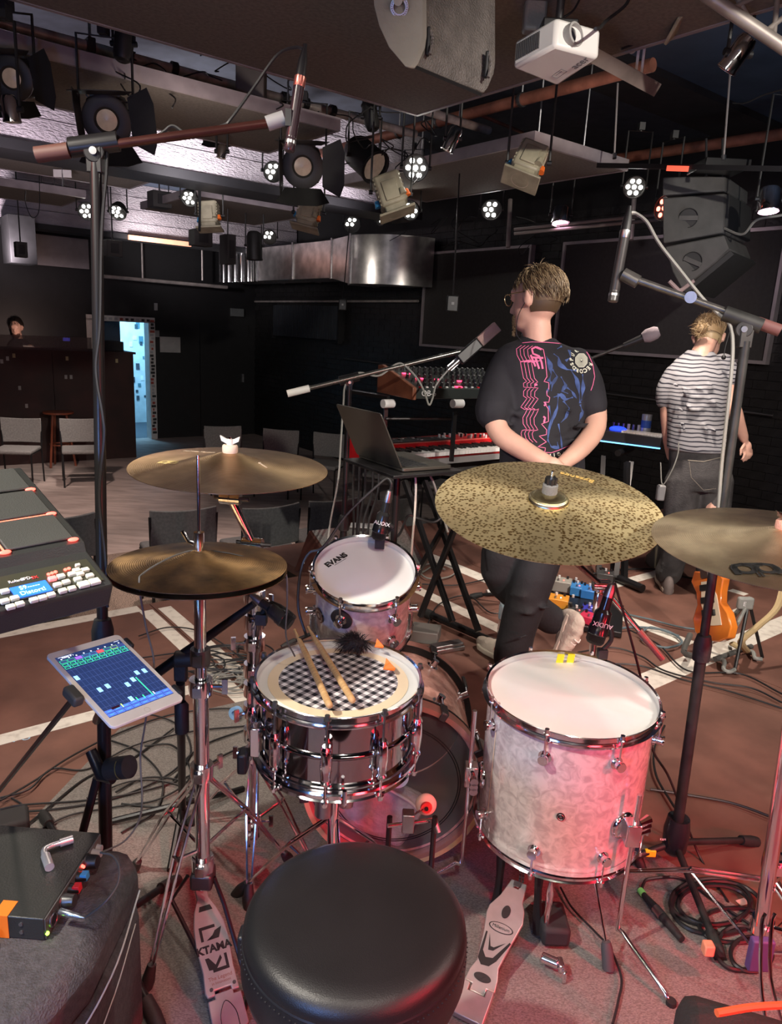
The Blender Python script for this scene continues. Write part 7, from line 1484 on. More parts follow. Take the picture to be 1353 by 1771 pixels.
# control booth
bz=PB(150,607,11.14).z; t=thing('control_desk','dark red-brown control booth front with tape tabs at the far left','booth',rm(2.2,11.3,ZF)); m_bo=mat('dark_oxblood_board',(.030,.008,.006),.55,var=.3,vs=4)
for a0,a1 in ((.6,1.6),(1.6,2.6),(2.6,3.73)): q=MB(); rbox(q,a0+.003,a1-.003,11.1,11.14,ZF,bz-.03); q.build('front_board',m_bo,t,w=True)
q=MB(); rbox(q,.6,3.76,11.08,11.95,bz-.03,bz); q.build('counter_top',m_bo,t,w=True)
q=MB(); rbox(q,3.69,3.73,11.14,11.9,ZF,bz-.03); q.build('side_board',m_bo,t,w=True)
for px,py,c in ((24,615,yellow),(116,620,yellow),(202,624,yellow),(13,620,white),(3,625,white),(114,652,white),(123,652,white),(46,702,grey),(34,671,grey)):
    p=PB(px,py,11.095); q=MB(); q.box((0,0,0),(.035,.006,.055),Matrix.Translation(p)@RM); q.build('tape_tab',mat('dull_tape',(.42,.36,.2),.7) if c is yellow else mat('dull_paper',(.35,.34,.33),.7),t,w=True,flat=True)
a0=PB(2,600,11.12).dot(U2); a1=PB(158,600,11.12).dot(U2); q=MB(); rbox(q,a0-1,a1,11.10,11.11,bz,bz+.19); o=q.build('screen_strip',mat('smoked_plexi',(.16,.14,.13),.25,alpha=.55)); prop(o,'low smoked plastic screen standing along the control booth top','screen')
a0=PB(178,600,11.3).dot(U2); q=MB(); rbox(q,a0,3.66,11.3,11.8,bz,bz+.14); o=q.build('mixing_console',matte,bev=.01); prop(o,'dark mixing console on the right end of the control booth','console')
q=MB(); p=P(115,587,11.6); q.box(p,(.09,.05,.05)); o=q.build('desk_lamp_head',mat('blue_lit_box',(.05,.05,.3),.4,emit=(.05,.05,.6),es=.5)); prop(o,'small blue lit gadget above the booth screen','gadget')
q=MB(); p=P(41,597,11.35); q.ball(p,.022,10); o=q.build('work_or_fill_light',ledw); prop(o,'tiny white work light shining on the booth by the bearded man','lamp')
spot('booth_lamp',P(60,590,10.6),P(28,570,11.3),14,(1,.7,.6),120,.05)
q=MB(); p=P(45,603,11.3); q.box(p,(.22,.05,.10)); o=q.build('paper_stack',white); prop(o,'white papers lit by the work light on the booth','paper')
# ---------------------------------------------------------------- lamps on the grid
m_bei=mat('beige_lamp_paint',(.36,.33,.23),.45,var=.2,vs=10); m_blk=mat('lamp_black',(.02,.02,.019),.5,var=.2)
def yoke(t,M,w_,top,m):
    q=MB(); c=M.translation; Xx=M.to_3x3()@V((1,0,0)); Xx.z=0; 
    if Xx.length<.1: Xx=V((1,0,0))
    Xx.normalize(); a=c-Xx*w_; b=c+Xx*w_; zt=top.z-.03
    q.tube([a,V((a.x,a.y,zt)),V((b.x,b.y,zt)),b],.007,6); y_=q.build('yoke',m,t,w=True)
    q=MB(); mid=V((c.x,c.y,zt)); q.tube([mid,V((c.x,c.y,max(zt+.02,top.z)))],.009,6); q.box(V((c.x,c.y,top.z)),(.04,.06,.05)); q.build('hook_clamp',dsteel,t,w=True)
    for e in (a,b): q=MB(); q.cyl(e-Xx*.012,e+Xx*.012,.013,n=10); q.build('tilt_knob',black,y_,w=True)
def doors(t,M,r,z,L,m,op=35):
    for k in range(4):
        R_=M@Matrix.Rotation(k*pi/2,4,'Z')@Matrix.Translation((0,r,z))@Matrix.Rotation(rad(-(12,6,38,72)[k]),4,'X'); q=MB(); wd=r*.92; e=r*1.35
        q.add([(-wd,0,-.001),(wd,0,-.001),(e,0,L*.8),(wd*.8,0,L),(-wd*.8,0,L),(-e,0,L*.8),(-wd,.003,-.001),(wd,.003,-.001),(e,.003,L*.8),(wd*.8,.003,L),(-wd*.8,.003,L),(-e,.003,L*.8)],[(0,1,2,3,4,5),(11,10,9,8,7,6)]+[(i,(i+1)%6,(i+1)%6+6,i+6) for i in range(6)],R_); q.build('barn_door',m,t,w=True,flat=True)
def fresnel(px,py,d,s,aim,lab,top,m=m_blk,dr=True,lens=.38):
    c=P(px,py,d); M=fr(c,V(aim),(1,0,0)); t=thing('fresnel_lamp',lab,'stage lamp',M)
    q=MB(); q.box((0,0,-s*.9),(s*1.7,s*1.7,s*1.5)); q.build('housing',m,t,bev=s*.35)
    for k in range(4): q=MB(); q.box((0,s*.88,-s*.5-k*s*.25),(s*1.2,s*.1,s*.06)); q.build('cooling_fin',m,t)
    q=MB(); q.lathe([(s*lens*1.15,-.01),(s*.98,-.01),(s*1.0,s*.10),(s*.93,s*.14),(s*lens*1.35,s*.10),(s*lens*1.1,s*.0)],8 if 0 else 28,closed=True); q.build('front_ring',m,t)
    q=MB(); q.lathe([(.0001,s*.06),(s*lens*.6,s*.045),(s*lens*1.1,s*.0)],28); q.build('lens',warm_lens,t)
    if dr: doors(t,M,s*.95,s*.12,s*1.1,m)
    yoke(t,M,s*1.08,top,m); return t
def par(px,py,d,r,L,aim,lab,top,m=m_blk,lit=None):
    c=P(px,py,d); M=fr(c,V(aim),(1,0,0)); t=thing('par_can',lab,'stage lamp',M)
    q=MB(); q.lathe([(r*.9,L*.5),(r,L*.5),(r,-L*.3),(r*.8,-L*.45),(r*.5,-L*.5),(.0001,-L*.5)],20); q.build('can',m,t,sol=.002)
    q=MB(); q.lathe([(r*1.08,L*.44),(r*1.08,L*.5),(r*.98,L*.5)],20); q.build('front_ring',m,t); q=MB(); q.disc(r*.9,L*.40,20); q.build('lens',lit or warm_lens,t)
    yoke(t,M,r*1.15,top,m_blk); return t
led_on=mat('led_lens_white',(1,1,1),.4,emit=(1,.96,.90),es=22); led_rd=mat('led_lens_red',(1,.1,.1),.4,emit=(1,.10,.06),es=9); led_pk=mat('led_lens_pink',(1,.6,.8),.4,emit=(1,.55,.75),es=8)
def ledpar(px,py,d,r,aim,lab,top,em_=led_on,m=m_blk,n=7):
    c=P(px,py,d); M=fr(c,V(aim),(1,0,0)); t=thing('led_par_lamp',lab,'stage lamp',M)
    q=MB(); q.lathe([(r*.2,-r*1.1),(r*.75,-r*.95),(r,-r*.3),(r*1.02,.0),(r*.95,.008),(.0001,.004)],20); q.build('housing',m,t)
    q=MB(); q.lathe([(r*.97,.0),(r*1.07,.002),(r*1.07,.02),(r*.97,.018)],20,closed=True); q.build('front_ring',m,t)
    for k in range(n):
        x,y=(0,0) if k==0 else (r*.62*cos(k*pi/3),r*.62*sin(k*pi/3)); q=MB(); q.ball((x,y,.008),(r*.21,r*.21,.008),10); q.build('light_lens',em_,t)
    yoke(t,M,r*1.15,top,m_blk); return t
def profile(px,py,d,s,aim,lab,top,m=m_bei,up=(1,0,0)):
    c=P(px,py,d); M=fr(c,V(aim),up); t=thing('profile_lamp',lab,'stage lamp',M)
    q=MB(); q.box((0,0,-s*.1),(s*1.25,s*1.05,s*1.5)); b=q.build('housing',m,t,bev=s*.12)
    for sx in (-1,1):
        for k in range(7): q=MB(); q.box((sx*s*.63,0,-s*.7+k*s*.2),(s*.06,s*.9,s*.10)); q.build('cooling_fin',m,b,flat=True)
    for sy in (-1,1): 
        q=MB(); q.box((0,sy*s*.56,s*.0),(s*.7,s*.14,s*.9)); q.build('side_cover',m,b,bev=.004)
    q=MB(); q.box((0,0,s*.72),(s*1.0,s*.85,s*.3)); q.build('front_box',m,t,bev=.006)
    q=MB(); 
    q.box((0,0,s*.98),(s*1.75,s*1.2,s*.12)); q.build('front_frame',m,t,bev=.004)
    q=MB(); q.lathe([(.0001,s*.92),(s*.42,s*1.045)],24); q.build('lens',warm_lens,t)
    for x,y,mm,nm in ((.72,.2,orange,'orange_cap'),(-.75,-.1,bluep,'blue_cap'),(.5,.65,m_bei,'adjust_knob')):
        q=MB(); q.cyl((s*x,s*y,s*.1),(s*x,s*y,s*.4),s*.10,s*.17,n=12); q.build(nm,mm,t)
    yoke(t,M,s*.95,top,m_blk); return t
def topat(px,py,d,z=2.78): c=P(px,py,d); return V((c.x,c.y,max(z,c.z+.12)))
F=lambda px,py,d,*a,**k: (px,py,d)
fresnel(185,208,3.55,.115,(.25,-.90,-.32),'black fresnel lamp with open barn doors, hanging above the left boom grip',topat(185,208,3.55,2.76))
fresnel(20,135,3.3,.095,(.15,-.92,-.28),'black fresnel lamp with barn doors cut by the left edge',topat(20,135,3.3,2.76))
fresnel(524,288,4.4,.125,(.1,-.92,-.25),'black fresnel lamp behind the hanging pencil microphone',topat(524,288,4.4,2.76))
fresnel(374,212,5.0,.085,(.15,-.9,-.4),'small black fresnel lamp among the wires right of the first big one',topat(374,212,5.0,2.95))
par(214,76,3.5,.045,.16,(.1,.1,1),'black cylindrical can lamp standing on the pipe at upper left',topat(214,76,3.5,2.95))
par(642,203,4.5,.045,.16,(-.25,.1,1),'black cylindrical can lamp on the pipe right of the hanging microphone',topat(642,203,4.5,2.9))
par(18,188,3.0,.034,.10,(.05,.1,-1),'small chrome lamp at the far left below the cut fresnel',topat(18,188,3.0,2.6),chrome)
par(384,262,4.6,.03,.08,(-.15,0,-1),'small chrome spotlight with a black hood below the left boom clamp',topat(384,262,4.6,2.75),chrome)
par(783,240,4.2,.036,.14,(-.45,.1,-1),'chrome cylinder lamp hanging from the short pipe end',topat(783,240,4.2,2.76),chrome)
par(1277,92,2.6,.036,.12,(-.45,.35,-.85),'chrome cylinder lamp with red gel at the upper right',topat(1277,92,2.6,2.75),chrome,lit=mat('red_gel',(.6,.02,.03),.3))
par(970,372,6.0,.075,.14,(0,-.25,-1),'chrome can lamp glowing pink below the ceiling pipe, centre right',topat(970,372,6,2.95),chrome,lit=led_pk)
par(1331,345,4.3,.065,.14,(0,-.2,-1),'chrome can lamp glowing pink at the right edge',topat(1331,345,4.3,2.9),chrome,lit=led_pk)
par(440,425,8.0,.085,.30,(.02,0,-1),'dark cylinder lamp hanging in front of the duct baffles',topat(440,425,8,2.95))
par(630,272,4.7,.10,.26,(.62,-.55,-.55),'black can lamp pointing right, beside the beige one',topat(622,262,4.7,2.8))
profile(676,335,4.5,.13,(.35,-.15,-.85),'beige lamp with orange cap, lit warm, right of the black can',topat(676,335,4.5,2.8))
profile(534,368,5.4,.12,(-.2,-.2,-.95),'beige lamp directly below the black fresnel behind the microphone',topat(534,368,5.4,2.9))
profile(362,372,6.6,.13,(.1,-.2,-.95),'beige lamp with a blue cap at left below the far panel',topat(362,372,6.6,2.9))
profile(914,282,3.85,.115,(-.38,-.45,-.85),'big beige lamp with blue and orange caps at centre right',topat(914,282,3.85,2.85))
profile(1152,-12,2.7,.115,(.66,-.15,-.50),'beige lamp cut by the top edge at right',topat(1163,8,2.7,2.95))
ledpar(719,290,4.5,.075,(.05,-.95,-.35),'lit white LED lamp right of the beige orange capped lamp',topat(719,290,4.5,2.8))
ledpar(472,297,5.8,.075,(.5,-.85,-.2),'lit white LED lamp left behind the middle black fresnel',topat(472,297,5.8,2.95),n=5)
ledpar(711,364,6.2,.075,(-.4,-.85,-.2),'lit white LED lamp right below the beige orange capped lamp',topat(711,364,6.2,2.95))
ledpar(466,410,9.5,.09,(.15,-.95,-.2),'lit white LED lamp above the left end of the duct',topat(466,410,9.5,2.95),n=4)
ledpar(609,388,8.5,.09,(.15,-.95,-.2),'lit white LED lamp above the middle of the duct',topat(609,388,8.5,2.95),n=4)
ledpar(658,383,9.2,.05,(.15,-.95,-.2),'tiny lit LED lamp just above the duct elbow',topat(658,383,9.2,2.95),n=1)
ledpar(850,362,6.4,.085,(0,-.9,-.45),'lit white LED lamp below the square ceiling panel',topat(850,362,6.4,2.95),n=6)
ledpar(1097,323,5.3,.075,(0,-.9,-.5),'lit seven lens LED lamp above the right pencil microphone',topat(1097,323,5.3,2.95))
ledpar(1150,360,5.3,.085,(-.88,-.45,0),'red glowing LED lamp at the left side of the line array',topat(1150,360,5.3,2.9),em_=led_rd,n=5)
ledpar(150,365,7.6,.085,(.55,-.8,-.2),'lit white LED lamp left of the tall left pole',topat(150,365,7.6,2.95),n=6)
ledpar(204,366,7.6,.085,(0,-.7,-.7),'lit white LED lamp right of the tall left pole',topat(204,366,7.6,2.95),n=6)
ledpar(328,342,6.8,.075,(0,-.8,-.6),'lit white LED lamp above the beige lamp at left',topat(328,342,6.8,2.9),n=6)
# dark boxes and a moving head
def hbox(px,py,d,s,lab,nm='hanging_box',cat='box'):
    c=P(px,py,d); t=thing(nm,lab,cat,c); q=MB(); q.box((0,0,0),s,RM); q.build('housing',mat('box_dark',(.04,.038,.036),.6),t,bev=.006); q=MB(); q.cyl((0,0,s[2]/2),(0,0,2.9-c.z),.008,n=6); q.build('drop_rod',dsteel,t); q=MB(); q.box((0,-s[1]/2-.004,0),(s[0]*.5,.008,s[2]*.6),RM); q.build('front_face',matte,t); return t
hbox(347,412,7.6,(.20,.16,.16),'dark box lamp hanging below the beige lamp at left'); hbox(195,430,7.6,(.16,.14,.16),'dark box lamp hanging right of the tall left pole'); hbox(394,432,7.8,(.10,.20,.30),'narrow dark lamp hanging left of the duct baffles'); hbox(276,346,7.6,(.20,.18,.16),'dark moving head lamp with a cage below the far panel')
hbox(36,432,8.0,(.12,.10,.16),'small dark device on a rod at the far left under the beam')
# pendant devices on long rods
for px,py0,py1,d,lab in ((783,300,525,5.4,'small black device on a long thin rod left of the front man'),(593,385,527,8.2,'small device on a thin rod before the radiator')):
    c=P(px,py1,d); tp=P(px+12,py0,d); t=thing('pendant_device',lab,'device',c); q=MB(); q.box((0,0,0),(.09,.04,.12)); q.build('housing',mat('box_dark2',(.02,.02,.02),.4),t,bev=.01); q=MB(); q.box((0,-.022,.0),(.02,.006,.02)); q.build('front_slot',grey,t); q=MB(); q.tube([(0,0,.06),(tp-c)],.006,6); q.build('rod',black,t)
# thin metal hangers
for x0,y0,x1,y1,d,lab in ((1069,204,1063,272,4.6,'pale hanging rod above the black batten, left one'),(1304,178,1296,275,4.2,'pale hanging rod above the line array')):
    if x0==1304: x0,x1=1264,1252
    q=MB(); q.cyl(P(x0,y0-60,d),P(x1,y1,d),.006,n=6); o=q.build('hanging_rod',m_lpipe); prop(o,lab,'rod')
    q=MB(); q.cyl(P(x1,y1-6,d),P(x1,y1+2,d),.014,n=8); q.build('rod_end',steel,o,w=True)
q=MB(); q.tube([P(1034,286,4.6),P(1353,292,4.0)],.02,4); o=q.build('batten',blackmetal,flat=True); prop(o,'black horizontal batten with a red glowing section at upper right','batten'); q=MB(); q.tube([P(1155,291,4.33),P(1190,292,4.26)],.0205,4); q.build('red_glow_strip',mat('red_strip',(1,.15,.1),.5,emit=(1,.12,.06),es=.7),o,w=True)
for x0,y0,x1,y1,d,lab in ((883,345,879,428,7.2,'grey vertical post behind the left board'),(1098,335,1092,415,6.8,'grey vertical post below the seven lens lamp'),(890,397,1140,371,6.3,'upper pale conduit line above the boards'),(890,404,1140,380,6.3,'lower pale conduit line above the boards')):
    q=MB(); q.cyl(P(x0,y0,d),P(x1,y1,d if y1>y0 else 5.6),.022 if 'post' in lab else .014,n=8); o=q.build('post' if 'post' in lab else 'conduit',m_frame if 'post' in lab else mat('dim_pale_pipe',(.24,.21,.20),.5)); prop(o,lab,'post' if 'post' in lab else 'pipe')
# line array
t=thing('line_array','dark grey line array loudspeakers with round handles hanging at right','loudspeaker',P(1205,400,4.7)); m_la=mat('line_array_grey',(.085,.082,.078),.6,var=.15,bump=.1,bs=200)
e=V((.62,.78,0)).normalized()*.55
def pxprism(poly,d,off,nm,m,par,bev=.006):
    pts=[P(x,y,d) for x,y in poly]; n=len(pts); q=MB(); q.add(pts+[p+off for p in pts],[tuple(range(n)),tuple(range(2*n-1,n-1,-1))]+[(i,(i+1)%n,(i+1)%n+n,i+n) for i in range(n)]); return q.build(nm,m,par,w=True,bev=bev)
for i,poly in enumerate(([(1146,306),(1256,304),(1255,330),(1146,338)],[(1146,342),(1255,334),(1252,402),(1147,421)],[(1150,426),(1252,406),(1262,432),(1240,452),(1180,501),(1163,470)])):
    c=pxprism(poly,4.7,e,'cabinet',m_la,t,.01)
    if i:
        hc=P(*((1191,377),(1198,452))[i-1],4.685); F_=fr(hc,ray(1195,400)*-1,(1,0,0)); q=MB(); q.lathe([(.0001,-.004),(.055,-.004),(.060,.004),(.056,.006)],28,F_); h_=q.build('handle_recess',mat('recess_black',(.02,.02,.02),.6),c,w=True); q=MB(); q.box((0,0,.004),(.115,.028,.012),F_@Matrix.Rotation(rad(-18 if i==2 else 3),4,'Z')); q.build('handle_bar',m_la,h_,w=True)
        ff=[P(x,y,4.69)+e*0 for x,y in poly]
pxprism([(1256,336),(1262,336),(1260,398),(1254,400)],4.72,e,'grille',mat('grille_black',(.03,.03,.03),.7),t,0)
pxprism([(1264,434),(1270,440),(1190,506),(1182,503)],4.72,e*1.05,'grille',MATS['grille_black'],t,0)
q=MB(); q.box(P(1243,290,4.6),(.28,.3,.05)); q.build('fly_bar',blackmetal,t,w=True,bev=.004)
for px in (1222,1250): q=MB(); q.cyl(P(px,240,4.7),P(px,305,4.7),.008,n=6); q.build('chain',dsteel,t,w=True)
cable([P(1253,395,4.7),P(1285,405,4.6),P(1310,380,4.5),P(1353,372,4.4),P(1400,360,4.3)],'grey cable running from the line array to the right edge',.008,MATS['grey_cable'])
for a,b,lab in (((1158,486),(1176,504),'left'),((1176,504),(1200,486),'right')): q=MB(); q.cyl(P(*a,4.3),P(*b,4.3),.012,n=8); o=q.build('bracket_bar',mat('pink_grey_bar',(.45,.33,.33),.5)); prop(o,'short pale bar of the V bracket under the line array, '+lab+' one','bracket')
# overhead loudspeaker near the camera
off=P(835,165,2.30)-P(708,118,2.10); m_sp=mat('textured_grey_paint',(.12,.105,.095),.55,vs=18,var=.2,bump=.8,bs=160); m_spl=mat('light_grey_paint',(.25,.235,.205),.45,var=.1,bump=.15,bs=100)
t=thing('loudspeaker','large grey loudspeaker with recessed handles hanging overhead at the top centre','loudspeaker',P(770,60,2.2))
side=[(641,-70),(646,10),(655,45),(672,82),(700,115),(709,117),(717,106),(728,80),(731,60),(731,-70)]
pxprism([(x+3,y-2) for x,y in side],2.12,off,'cabinet',m_sp,t,.004)
pts=[P(x,y,2.10) for x,y in side]; q=MB(); n=len(pts); o2=off.normalized()*.02; q.add(pts+[p+o2 for p in pts],[tuple(range(n)),tuple(range(2*n-1,n-1,-1))]+[(i,(i+1)%n,(i+1)%n+n,i+n) for i in range(n)]); q.build('side_panel',m_spl,t,w=True,bev=.004)
F_=fr(P(691,12,2.095),ray(690,12)*-1,(1,0,0)); q=MB(); q.lathe([(.017,.0),(.026,.0),(.026,.008),(.017,.008)],28,F_,closed=True); kn=q.build('dial_ring',steel,t,w=True)
q=MB(); 
for k in range(26): q.box(F_@V((.022*cos(k*2*pi/26),.022*sin(k*2*pi/26),.009)),(.002,.002,.002))
q.build('dial_teeth',chrome,kn,w=True,kind='stuff'); q=MB(); q.cyl(F_@V((-.005,.015,0)),F_@V((-.005,.015,.03)),.013,n=20); q.build('dial_knob',m_spl,kn,w=True)
for (x,y,d) in ((745,72,2.115),(846,112,2.26)):
    q=MB(); q.tube([P(x,y-22,d),P(x+4,y,d),P(x-1,y+22,d)],.0055,8,3); h_=q.build('handle_lip',m_sp,t,w=True); q=MB(); q.box(P(x-4,y,d+.012),(.012,.02,.075)); q.build('handle_recess',black,t,w=True,bev=.004)
q=MB(); q.tube([P(712,113,2.11),P(832,163,2.30)],.006,4); q.build('rubber_edge',black,t,w=True)
q=MB(); a_=P(770,-30,2.3); q.cyl(a_,V((a_.x,a_.y,ZC)),.015,n=10); q.build('suspension_pole',dsteel,t,w=True)
# projector
nn_=V((0,.20,.98)).normalized(); c0_=P(962,113,2.5)
def onpl(x,y):
    r=ray(x,y); return CAM+r*((c0_-CAM).dot(nn_)/r.dot(nn_))
pa,pb_,pc,pd=[onpl(*v) for v in ((887,119),(960,80),(1037,101),(964,150))]
t=thing('projector','white video projector with a dangling clear lens cap, hanging from the ceiling','projector',(pa+pc)/2+nn_*.1); m_pj=mat('projector_white',(.72,.70,.66),.4,var=.03)
q=MB(); hgt=.095; pts=[pa,pb_,pc,pd]; q.add(pts+[p+nn_*hgt for p in pts],[(0,1,2,3),(7,6,5,4)]+[(i,(i+1)%4,(i+1)%4+4,i+4) for i in range(4)]); q.build('housing',m_pj,t,w=True,bev=.012)
xa=(pb_-pa); 
outn=(pa-pd).normalized()*-1
for i in range(13):
    p=pa+xa*(.08+.045*i)+nn_*.05; q=MB(); q.box((0,0,0),(.0045,.008,.055),Matrix.Translation(p)@fr((0,0,0),nn_,xa)); q.build('vent_slot',mat('vent_dark',(.08,.08,.08),.6),t,w=True,flat=True)
ln=(pb_+pc)/2+nn_*.05+(pb_-pc)*.12; fn=(pb_-pa).normalized(); F_=fr(ln,fn); q=MB(); q.lathe([(.028,-.01),(.037,-.01),(.037,.014),(.030,.016),(.028,.006)],28,F_,closed=True); lr=q.build('lens_ring',mat('lens_ring_grey',(.35,.34,.32),.35),t,w=True); q=MB(); q.lathe([(.0001,.006),(.02,.003),(.029,-.004)],24,F_); q.build('lens',mat('lens_black',(.01,.01,.015),.05,coat=1),t,w=True)
ctr=(pa+pb_+pc+pd)/4
text('acer',.042,fr(pc.lerp(pd,.28).lerp(pb_,.22)-nn_*.003,-nn_,(pc-pd)),mat('print_grey',(.12,.12,.12),.5),t)
q=MB(); Fl=fr(ctr-nn_*.001,-nn_,(pc-pd)); 
for dx,dy,w_,h_ in ((-.03,-.03,.05,.001),(-.03,-.055,.05,.001),(-.055,-.0425,.001,.026),(-.005,-.0425,.001,.026),(-.03,-.04,.03,.001)): q.box((dx,dy,0),(w_,h_,.001),Fl)
q.build('label_outline',mat('print_grey',(.12,.12,.12),.5),t,w=True,flat=True)
q=MB(); top=V((ctr.x,ctr.y,ZC)); q.cyl(ctr+nn_*hgt,top,.014,n=10); q.build('mount_pole',dsteel,t,w=True); q=MB(); q.box(ctr+nn_*(hgt+.03),(.12,.10,.03)); q.build('mount_bracket',blackmetal,t,w=True,bev=.005)
cp=P(937,88,1.75 if 0 else (pa-CAM).dot(FW)-.05); F_=fr(cp,(-.6,-.75,.1),(0,0,1)); q=MB(); q.lathe([(.0001,0),(.030,.001),(.034,.004),(.036,.001)],32,F_); o=q.build('lens_cap',mat('clear_cap',(.85,.8,.75),.1,alpha=.35,coat=.5)); prop(o,'clear round lens cap dangling beside the projector','lens cap'); q=MB(); q.lathe([(.032,0),(.038,.002),(.032,.005)],32,F_); q.build('cap_rim',mat('cap_rim',(.7,.66,.6),.2),o,w=True); q=MB(); q.tube([cp+V((0,0,.035)),cp+V((.02,.01,.09)),cp+V((.06,.03,.12))],.0012,5,3); q.build('cap_string',cable_m,o,w=True)
q=MB(); q.tube([P(1000,80,2.7),P(1131,152,3.05)],.036,4); o=q.build('cable_tray',mat('brown_grey_channel',(.24,.19,.17),.45,.3,var=.2),flat=True); prop(o,'grey metal channel sticking out right behind the projector','channel')
for x,y,d in ((1104,95,3.0),(1112,110,3.0)): q=MB(); c=P(x,y,d); q.tube([c+V((0,0,.3)),c+V((0,0,-.06))],.006,6); q.build('strap',white,o,w=True)
q=MB(); q.tube([P(975,22,2.7),P(1095,84,3.0)],.020,12); o=q.build('pale_pipe',mat('pale_pipe_paint',(.55,.48,.44),.4)); prop(o,'pale pipe running behind the projector toward the channel','pipe')
q=MB(); q.tube([P(1005,12,3.0),P(1100,66,3.2)],.06,4); o=q.build('black_duct_box',matte,flat=True); prop(o,'black box channel above the pale pipe at upper right','channel')
q=MB(); q.box(P(925,30,2.6),(.08,.06,.10)); o=q.build('junction_box',m_spl,bev=.01); prop(o,'grey junction box left behind the projector','box')
for pts_,lab,r_ in (([P(1030,50,2.3),P(1038,48,2.35),P(1050,35,2.5),P(1085,5,2.5),P(1090,-30,2.5)],'black cable rising from the projector to the top edge',.006),([P(1075,85,2.9),P(1100,75,2.9),P(1140,55,2.8),P(1200,30,2.7)],'black cable from the channel toward the beige lamp at top right',.005),([P(1268,178,3.9),P(1290,178,3.8),P(1320,165,3.7),P(1353,155,3.6)],'thin cable along the ceiling at the right edge',.004),([P(975,30,2.5),P(990,20,2.5),P(1000,5,2.5),P(1010,-20,2.5)],'thin black cable above the projector lens',.004)): cable(pts_,lab,r_)
# truss at the top right
t=thing('lighting_truss','grey aluminium lighting truss crossing the top right corner','truss',P(1290,20,2.5)); m_tr=mat('truss_aluminium',(.36,.32,.29),.45,.5,var=.15)
for a,b in (((1205,-20),(1400,112)),((1300,-60),(1460,40))): q=MB(); q.cyl(P(*a,2.45),P(*b,2.45),.022 ,n=14); q.build('chord',m_tr,t,w=True)
for a,b in (((1243,5),(1310,-40)),((1262,18),(1340,-25)),((1300,42),(1262,-30)),((1338,68),(1348,-30)),((1320,58),(1400,-5))): q=MB(); q.cyl(P(*a,2.45),P(*b,2.47),.009,n=10); q.build('brace',m_tr,t,w=True)
# wires tangled round the grid
rnd=random.Random(11)
def wires(n,x0,x1,y0,y1,d0,d1,lab,grp):
    for i in range(n):
        x=rnd.uniform(x0,x1); y=rnd.uniform(y0,y1); d=rnd.uniform(d0,d1); pts=[P(x,y,d)]
        for k in range(rnd.randint(3,6)):
            x+=rnd.uniform(-40,45); y+=rnd.uniform(-22,30); y=max(y0,min(y1+30,y)); pts.append(P(x,y,d+rnd.uniform(-.1,.1)))
        q=MB(); q.tube(pts,.004,5,5); o=q.build('wire',cable_m); prop(o,lab,'wire',grp)
wires(16,300,440,70,190,4.0,4.8,'thin black wire tangled around the left lighting pipe','wires around the left lighting pipe')
wires(8,560,760,170,290,4.3,4.7,'thin black wire hanging among the middle lamps','wires among the middle lamps')
wires(5,150,290,90,160,3.6,3.9,'thin black wire hanging at the big left fresnel','wires at the big left fresnel')
wires(8,700,960,375,410,7.5,8.5,'dark wire running above the duct elbow','wires above the duct elbow')
q=MB(); q.tube([P(347,240,6.5),P(345,400,6.5)],.012,6); o=q.build('cable_drop',cable_m); prop(o,'black cable drop hanging straight down left of the beige lamp','cable')
q=MB(); q.tube([P(243,420,8),P(243,470,8)],.005,6)
c=P(108,300,6.0); q=MB(); q.box(c,(.15,.01,.06),None); o=q.build('mounting_plate',mat('white_plate',(.6,.58,.55),.5),bev=.004); prop(o,'white slotted mounting plate hanging at upper left','plate'); q=MB(); q.cyl(c,c+V((0,0,.35)),.006,n=6); q.cyl(c,c-V((0,0,.1)),.008,n=6); q.build('stem',steel,o,w=True)
cable([P(44,330,6.6),P(44,350,6.6),P(52,372,6.6),P(60,376,6.6),P(68,360,6.6),P(68,300,6.6)],'thin black cable loop hanging before the far beam at left',.004)
# speaker box and wall bits on the upper left
q=MB(); q.box(P(435,130,4.1),(.16,.10,.28),None); o=q.build('wall_speaker',mat('taupe_box',(.10,.09,.082),.7),bev=.008); prop(o,'taupe rectangular box behind the left pipe near the microphone cable','box')
# ---------------------------------------------------------------- cables on the floor
G1='cables strewn on the carpet at left'; L1='black cable snaking over the carpet and stage floor at lower left'
def fc(pts,z=.013): return [PZ(x,y,z+random.uniform(0,.006)) for x,y in pts]
def fcable(pts,lab,grp=None,r=.0033,m=cable_m): o=cable(fc(pts),lab,r,m); prop(o,group=grp); return o
for pts in ([(0,1385),(60,1350),(120,1310),(200,1270),(300,1235),(400,1225),(440,1240)],[(0,1380),(50,1365),(90,1330),(150,1330),(230,1290),(330,1265),(430,1255)],[(0,1405),(90,1400),(200,1380),(290,1340),(350,1290),(430,1260)],[(0,1400),(40,1392),(140,1385),(230,1372),(320,1345),(400,1300),(470,1280)],[(30,1440),(80,1400),(150,1345),(215,1320),(260,1290),(300,1260)],[(60,1440),(120,1410),(200,1395),(280,1380),(330,1340),(300,1290),(250,1290)],[(20,1380),(40,1395),(35,1420),(20,1440)],[(190,1280),(240,1300),(280,1345),(270,1400),(210,1440)],[(150,1380),(230,1350),(300,1355),(350,1380),(420,1360)],[(200,1370),(250,1345),(310,1350),(330,1375),(280,1395),(210,1390)],[(180,1250),(250,1235),(310,1255),(330,1300),(300,1350)],[(240,1100),(290,1085),(340,1090),(380,1110),(420,1140)],[(230,1140),(300,1130),(360,1125),(400,1135)]):
    fcable(pts,L1,G1)
G2='cables piled behind the snare'; L2='dark cable in the tangled pile left behind the snare drum'
